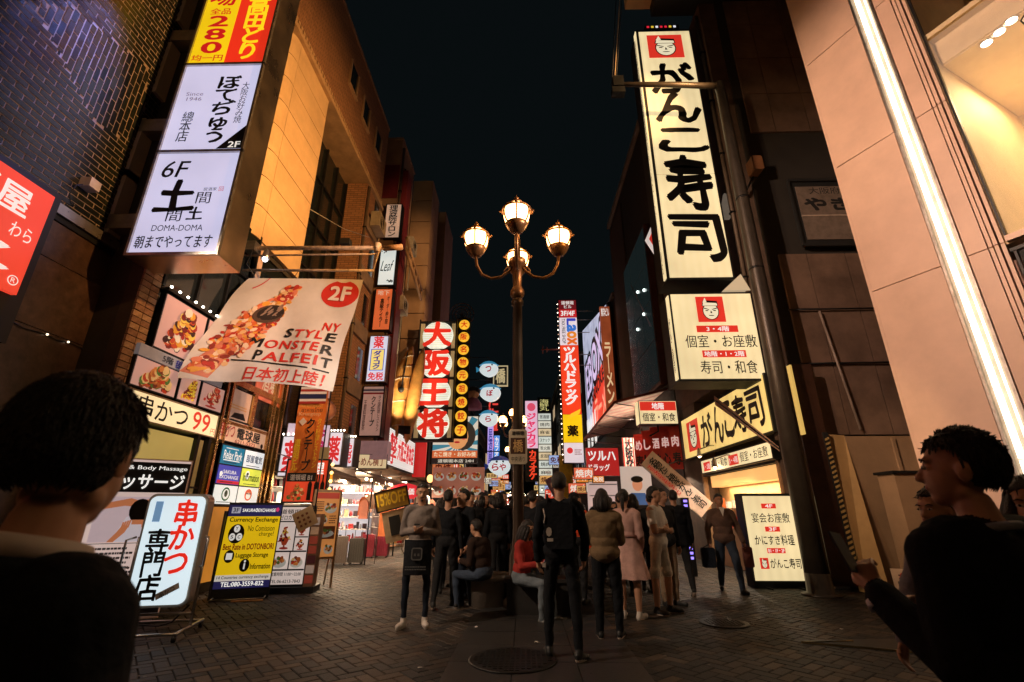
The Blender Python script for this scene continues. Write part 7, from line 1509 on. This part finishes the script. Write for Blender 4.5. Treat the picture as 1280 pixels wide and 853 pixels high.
SH_w = mat('white_sneaker', (.6, .55, .5), .6, var=.1); SH_g = mat('grey_sneaker', (.14, .15, .15), .6); SO_w = mat('pale_sole', (.55, .45, .38), .6, var=.1)
# man in the grey sweater
t, o = person('man in grey sweater and black apron looking down at his phone, white sneakers', (-1.36, 6.62, 0), 4, dict(seed=1, hpitch=10, hyaw=8, **{'arm+1': (.22, .12, -1), 'fore+1': (-.85, -.75, .12), 'arm-1': (-.22, .12, -1), 'fore-1': (.85, -.75, .12), 'palm+1': (0, .2, 1), 'palm-1': (0, .2, 1), 'thigh-1': (-.12, -.12, -1), 'thigh+1': (.08, .05, -1), 'legr': .78, 'hem': True, 'bulk': .012}), dict(top=C_grey, bot=C_navy, shoe=SH_w, sole=SH_w), 1.68)
m = MB(); m.box(-.035, .035, -.33, -.3, 1.2, 1.22, M_black); m.build('phone', t)
m = MB(); vs = []
for i in range(9):
    for j in range(9): u = j/8-.5; vs.append((u*.36, -.165+.3*u*u+.012*math.sin(j*1.9+i*.4)*i/8, 1.02-.052*i))
m.add(vs, [(i*9+j, i*9+j+1, (i+1)*9+j+1, (i+1)*9+j) for i in range(8) for j in range(8)], C_black, True); ap = m.build('apron', t)
p = Print(-.19); GI = ink((90, 90, 90)); p.shape(rrect(-.07, .78, .07, .93, .03), GI); p.shape(rrect(-.055, .795, .055, .915, .02), ink((30, 30, 34))); p.rect(-.035, .83, -.01, .86, GI); p.rect(.01, .83, .035, .86, GI); p.lines(-.14, .66, .14, .72, 2, GI, 3); p.build('apron_print', ap)
m = MB(); hh = o['h']; m.tube([hh(-.022, -.09, -.05), hh(0, -.097, -.047), hh(.022, -.09, -.05)], .005, M_hair, n=5); m.ball(hh(0, -.078, -.095), (.02, .012, .014), M_hair, n=8, k=6); m.build('beard', t)
# walkers behind him
person('person in dark clothes walking away just behind the grey sweater man', (-1.2, 7.9, 0), 175, dict(seed=2, **{'thigh+1': (.05, .25, -1), 'shin+1': (0, .35, -1), 'thigh-1': (-.05, -.25, -1)}), dict(top=C_black, bot=C_dark, sole=SO_w), 1.66)
person('dark jacketed man with turned face between the sweater man and the lamp', (-.98, 8.1, 0), -35, dict(seed=3, hyaw=-25, bulk=.02, **{'thigh+1': (.05, -.28, -1), 'thigh-1': (-.05, .25, -1), 'shin-1': (0, .4, -1), 'fore+1': (0, -.6, -1)}), dict(top=C_black, bot=C_navy, sole=SO_w), 1.68)
t, o = person('person in dark brown jacket and blue jeans sitting by the lamp', (-.62, 7.75, 0), -125, dict(seed=4, lean=14, pelvis=.48, bulk=.03, hpitch=15, **{'thigh+1': (.15, -1, -.05), 'thigh-1': (-.15, -1, -.05), 'shin+1': (0, .1, -1), 'shin-1': (0, .15, -1), 'fore+1': (-.3, -1, .1), 'fore-1': (.3, -1, .1)}), dict(top=C_dk2, bot=C_jean, sole=SO_w), 1.66)
# red jacket
t, o = person('long haired person in red jacket sitting by the lamp with a phone', (-.05, 7.25, 0), 62, dict(seed=5, lean=10, pelvis=.50, bulk=.02, hpitch=18, **{'thigh+1': (.12, -1, -.1), 'thigh-1': (-.12, -1, -.1), 'shin+1': (0, -.1, -1), 'shin-1': (0, .05, -1), 'arm+1': (.2, -.3, -1), 'arm-1': (-.2, -.3, -1), 'fore+1': (-.25, -1, .15), 'fore-1': (.25, -1, .15), 'palm+1': (0, 0, 1), 'palm-1': (0, 0, 1)}), dict(top=C_red, bot=C_jeanl, shoe=SH_g, sole=SH_w), 1.62, 'long')
w1 = o['hd+1'].lerp(o['hd-1'], .5); m = MB(); m.box(w1.x-.04, w1.x+.04, w1.y-.09, w1.y+.06, w1.z+.015, w1.z+.027, mat('phone_screen', (.05, .05, .05), .2, emit=(.8, .7, .7), es=.25)); m.build('phone', t)
person('dark clothed person standing behind the red jacket, mostly hidden by the lamp post', (.15, 8.6, 0), 160, dict(seed=6, bulk=.02), dict(top=C_black, bot=C_black), 1.66)
# man with black sweater, seen from behind
t, o = person('tall man in black seen from behind with a small white drawing on his backpack', (.38, 5.35, 0), 172, dict(seed=7, w=1.06, bulk=.018, hem=True, hpitch=4, **{'arm+1': (.22, .0, -1), 'arm-1': (-.25, -.05, -1), 'fore+1': (0, -.3, -1), 'fore-1': (.1, -.45, -1), 'thigh+1': (.12, -.05, -1), 'shin+1': (.02, .02, -1), 'thigh-1': (-.1, .12, -1), 'shin-1': (-.05, .2, -1), 'foot-1': (-.5, -1, -.25), 'legr': .95}), dict(top=C_black, bot=C_black, sole=SO_w), 1.72, voxel=.009)
m = MB(); m.prism(rrect(-.14, .98, .14, 1.42, .05), .145, .22, C_black); m.tube([(-.12, .17, 1.4), (-.13, .02, 1.5), (-.13, -.1, 1.36)], .014, C_black, n=5); m.tube([(.12, .17, 1.4), (.13, .02, 1.5), (.13, -.1, 1.36)], .014, C_black, n=5); bp = m.build('backpack', t)
m = MB(); WI2 = ink((190, 180, 170)); m.tube([(.155, .215, 1.36), (.135, .226, 1.28), (.15, .226, 1.22)], .006, WI2, n=4); m.prism(ell(.1, 1.14, .03, .045, 8), .222, .224, WI2); m.box(.06, .12, .222, .225, 1.05, 1.08, WI2); m.build('white_drawing', bp)
m = MB(); m.box(.155, .19, .07, .075, .80, .84, WI2); m.build('trouser_mark', t)
# woman in brown jacket
person('bob haired woman in olive brown jacket and black trousers seen from behind', (.95, 6.1, 0), 168, dict(seed=8, bulk=.035, hem=True, **{'arm+1': (.14, -.1, -1), 'fore+1': (-.3, -1, -.1), 'arm-1': (-.12, -.1, -1), 'fore-1': (.3, -1, -.1), 'legr': 1.12, 'thigh-1': (-.08, -.12, -1)}), dict(top=C_tan, bot=C_black, sole=SO_w), 1.58, 'bob')
t, o = person('person in orange top behind the woman in the brown jacket', (.82, 8.2, 0), 160, dict(seed=9, bulk=.02), dict(top=C_or, bot=C_dark), 1.62)
m = MB(); hm = o['HM']; m.ball(hm @ V3((0, .01, .06)), (.095, .11, .07), C_black, n=14, k=8); m.build('cap', t)
# pink coat
t, o = person('woman in long belted pink coat and white sneakers seen from behind', (1.42, 7.15, 0), 150, dict(seed=10, bulk=.022, hem=True, hyaw=10, **{'arm+1': (.15, 0, -1), 'fore+1': (-.2, -.9, -.5), 'arm-1': (-.15, 0, -1), 'fore-1': (.2, -.7, -.7), 'shorts': True, 'legr': .85}), dict(top=C_pink, bot=C_pink, shoe=SH_w, sole=SH_w), 1.62, 'pony')
skirt(t, .52, 1.05, .30, .17, C_pink); m = MB(); m.lathe([(.172, 1.06), (.178, 1.06), (.178, 1.1), (.172, 1.1)], m=cloth('coat_belt', (.38, .2, .17)), n=24); m.v = [(x, y*.74, z) for x, y, z in m.v]; m.build('belt', t)
# white T-shirt
t, o = person('man in white T-shirt and cream shorts with folded arms looking to the right', (1.95, 7.5, 0), 52, dict(seed=11, hem=True, bulk=.012, hyaw=18, **{'shortsleeve': True, 'shorts': True, 'arm+1': (.15, -.25, -1), 'fore+1': (-.95, -.4, .12), 'arm-1': (-.15, -.25, -1), 'fore-1': (.95, -.45, .02), 'thigh+1': (.1, -.1, -1), 'thigh-1': (-.1, .1, -1)}), dict(top=C_white, bot=C_cream, sole=SO_w), 1.68)
bag(t, (-.1, .2, 1.05), .16, .24, .06, C_black, name='sling_bag')
person('dark haired person in beige coat just behind the man with folded arms', (2.22, 8.1, 0), 25, dict(seed=12, bulk=.025, hem=True, hyaw=10), dict(top=C_dark, bot=cloth('beige_trousers', (.25, .18, .12))), 1.68)
person('dark haired person with head lowered between the pink coat and the shop signs', (1.72, 9.0, 0), 180, dict(seed=13, bulk=.02), dict(top=C_dark, bot=C_black), 1.64)
t, o = person('man in long dark coat walking away in front of the sushi shop', (2.72, 9.15, 0), 178, dict(seed=14, w=1.08, bulk=.035, hem=True, **{'thigh+1': (.06, -.2, -1), 'thigh-1': (-.06, .18, -1), 'shin-1': (0, .5, -1), 'foot-1': (-.1, -.8, -.6), 'legr': 1.1}), dict(top=C_black, bot=C_dark, sole=SO_w), 1.7)
skirt(t, .8, 1.08, .235, .19, C_black)
# walker
t, o = person('man in brown zip jacket and jeans walking toward the camera carrying bags', (3.62, 9.35, 0), -8, dict(seed=15, w=1.05, bulk=.03, hem=True, hyaw=5, **{'arm+1': (.35, .1, -1), 'fore+1': (.2, -.3, -1), 'arm-1': (-.3, .05, -1), 'fore-1': (-.05, -.2, -1), 'thigh+1': (.12, -.3, -1), 'shin+1': (.1, .1, -1), 'thigh-1': (-.02, .22, -1), 'shin-1': (0, .45, -1), 'legr': 1.15}), dict(top=C_brown, bot=C_jean, skin=M_skin2), 1.66)
m = MB(); m.add([(-.05, -.135, 1.47), (.05, -.135, 1.47), (.0, -.165, 1.3)], [(0, 1, 2)], C_white); m.build('shirt_collar', t); w1 = o['hd-1']; bag(t, (w1.x-.05, w1.y, w1.z), .24, .34, .12, C_navy, (w1.x, w1.y, w1.z+.06), 'carrier_bag'); w1 = o['hd+1']; bag(t, (w1.x+.02, w1.y, w1.z), .16, .34, .08, cloth('patterned_bag', (.2, .08, .07)), (w1.x, w1.y, w1.z+.05), 'patterned_bag')
person('shop worker whose head shows above the standing light box', (5.0, 11.2, 0), 200, dict(seed=16), dict(top=C_dark, bot=C_dark), 1.66)

# ---- foreground right: man in black suit
def hero_extra(t, o, collar, loc): pass
t, o = person('large foreground man in black suit holding a phone, back turned, head in profile', (1.25, 1.42, 0), -166, dict(seed=17, w=1.2, bulk=.034, hem=True, hyaw=36, hpitch=-4, wrinkle=.7, curl=.8, **{'arm-1': (-.15, -.3, -1), 'fore-1': (.5, -1, .2), 'arm+1': (.2, .05, -1), 'fore+1': (-.05, -.75, .55), 'hand+1': (-.1, -.5, .85), 'palm+1': (-.9, -.5, 0)}), dict(top=C_black, bot=C_black), 1.53, voxel=.006, fine=1150)
w1 = o['hd+1']; m = MB(); T = Matrix.Translation(w1+V3((.03, -.02, .03))) @ Matrix.Rotation(R(25), 4, 'X') @ Matrix.Rotation(R(20), 4, 'Z'); m.box(-.033, .033, -.004, .004, -.05, .08, M_black, T); m.build('phone', t)
m = MB(); U = o['U']; cm = cloth('shirt_collar_blue', (.25, .27, .33)); pts = [U @ V3((.078*math.sin(a), .02+.075*math.cos(a), .452+.018*math.cos(a))) for a in np.linspace(-2.3, 2.3, 20)]; m.tube(pts, .014, cm, n=6); m.build('shirt_collar', t)
w0 = o['wr+1']; m = MB(); fd = (o['hd+1']-w0).normalized(); m.tube([w0-fd*.045, w0-fd*.02], [.046, .044], mat('white_cuff', (.7, .68, .72), .7), n=14); m.build('cuff', t)
# companion behind him
t, o = person('person in grey shirt partly hidden behind the large man in black', (1.98, 2.45, 0), -75, dict(seed=18, bulk=.02, hem=True, **{'arm+1': (.3, -.1, -1), 'arm-1': (-.3, -.3, -1), 'fore-1': (.1, -.6, -.9)}), dict(top=C_gsh, bot=C_navy), 1.42, voxel=.008, fine=200)
t, o = person('long haired woman at the right edge of the picture behind the large man', (1.9, 1.92, 0), -20, dict(seed=19, bulk=.01, hyaw=-30), dict(top=C_dark, bot=C_dark), 1.43, 'long', voxel=.008, fine=200)
# ---- foreground left: man in dark suit
t, o = person('very close man in dark suit seen from behind, black hair and white collar', (-.665, .69, 0), 158, dict(seed=20, w=1.04, bulk=.02, hem=True, hyaw=34, hpitch=4, wrinkle=.5), dict(top=C_black, bot=C_black), 1.493, voxel=.006, fine=5200)
m = MB(); U = o['U']; pts = [U @ V3((.070*math.sin(a), .016+.068*math.cos(a), .487+.014*math.cos(a))) for a in np.linspace(-2.5, 2.5, 22)]; m.tube(pts, .019, mat('white_collar', (.6, .52, .47), .7), n=8); m.build('shirt_collar', t)
m = MB(); pts = [U @ V3((.084*math.sin(a), .016+.08*math.cos(a), .455+.012*math.cos(a))) for a in np.linspace(-2.6, 2.6, 22)]; m.tube(pts, .024, C_black, n=8); m.build('jacket_collar', t)

# ---- the crowd up the street
protos = []
for i, (P, hr, kind) in enumerate(((dict(seed=31, bulk=.02, **{'thigh+1': (.05, -.2, -1), 'thigh-1': (-.05, .2, -1), 'shin-1': (0, .4, -1)}), 'short', 'short haired'), (dict(seed=32, bulk=.03, hem=True, **{'fore+1': (-.3, -1, .1)}), 'long', 'long haired'), (dict(seed=33, bulk=.04, hem=True, w=1.1), 'short', 'short haired'), (dict(seed=34, bulk=.015, hyaw=30, **{'thigh-1': (-.05, -.25, -1), 'thigh+1': (.05, .2, -1), 'shin+1': (0, .35, -1)}), 'bob', 'bob haired'))):
    t, o = person('x', (0, -30, 0), 0, P, dict(top=C_black, bot=C_dark), 1.68, hr, voxel=.017, group='distant crowd walking in the street', face=False); protos.append((t, kind))
rn = random.Random(99); TOPS = [(C_black, 'black'), (C_dark, 'charcoal'), (C_navy, 'navy'), (C_dk2, 'dark brown'), (C_dark, 'charcoal'), (C_grey, 'grey'), (C_brown, 'brown'), (C_cream, 'cream'), (C_pink, 'pink'), (C_gsh, 'pale grey'), (C_dark, 'charcoal'), (C_red, 'red'), (C_black, 'black'), (C_navy, 'navy')]
used = []; first = [True]*4; n_ = 0; tries = 0; keepout = [(-1.36, 6.62), (.38, 5.35), (.95, 6.1)]
while n_ < 185 and tries < 9000:
    tries += 1
    y = 9.2+rn.random()**2.3*34; x = rn.uniform(-3.3, 3.4) if y > 14 else rn.uniform(-1.9, 2.4)
    if y < 12 and x < -1.6: continue
    if abs(x+.09) < .35 and abs(y-7.95) < .5: continue
    if any((x-a)**2+(y-b)**2 < (.38 if y < 15 else .42)**2*(1 if y < 18 else .8) for a, b in used): continue
    used.append((x, y)); k = rn.randrange(4); src, kd = protos[k]; away = rn.random() < .6; rz = R(rn.uniform(150, 210) if away else rn.uniform(-35, 35)); cm, cn = rn.choice(TOPS)
    if first[k]: c = src; first[k] = False; c.location = (x, y, 0); c.rotation_euler = (0, 0, rz)
    else: c = place_copy(src, (x, y, 0), rz)
    s = rn.uniform(.90, 1.01); c.scale = (s,)*3
    c['label'] = '%s person in %s top %s in the %s crowd' % (kd, cn, 'walking away' if away else 'facing the camera', 'near' if y < 16 else 'middle' if y < 26 else 'far')
    for ch in c.children:
        if ch.name.startswith('body'): ch.material_slots[1].link = 'OBJECT'; ch.material_slots[1].material = cm
    n_ += 1
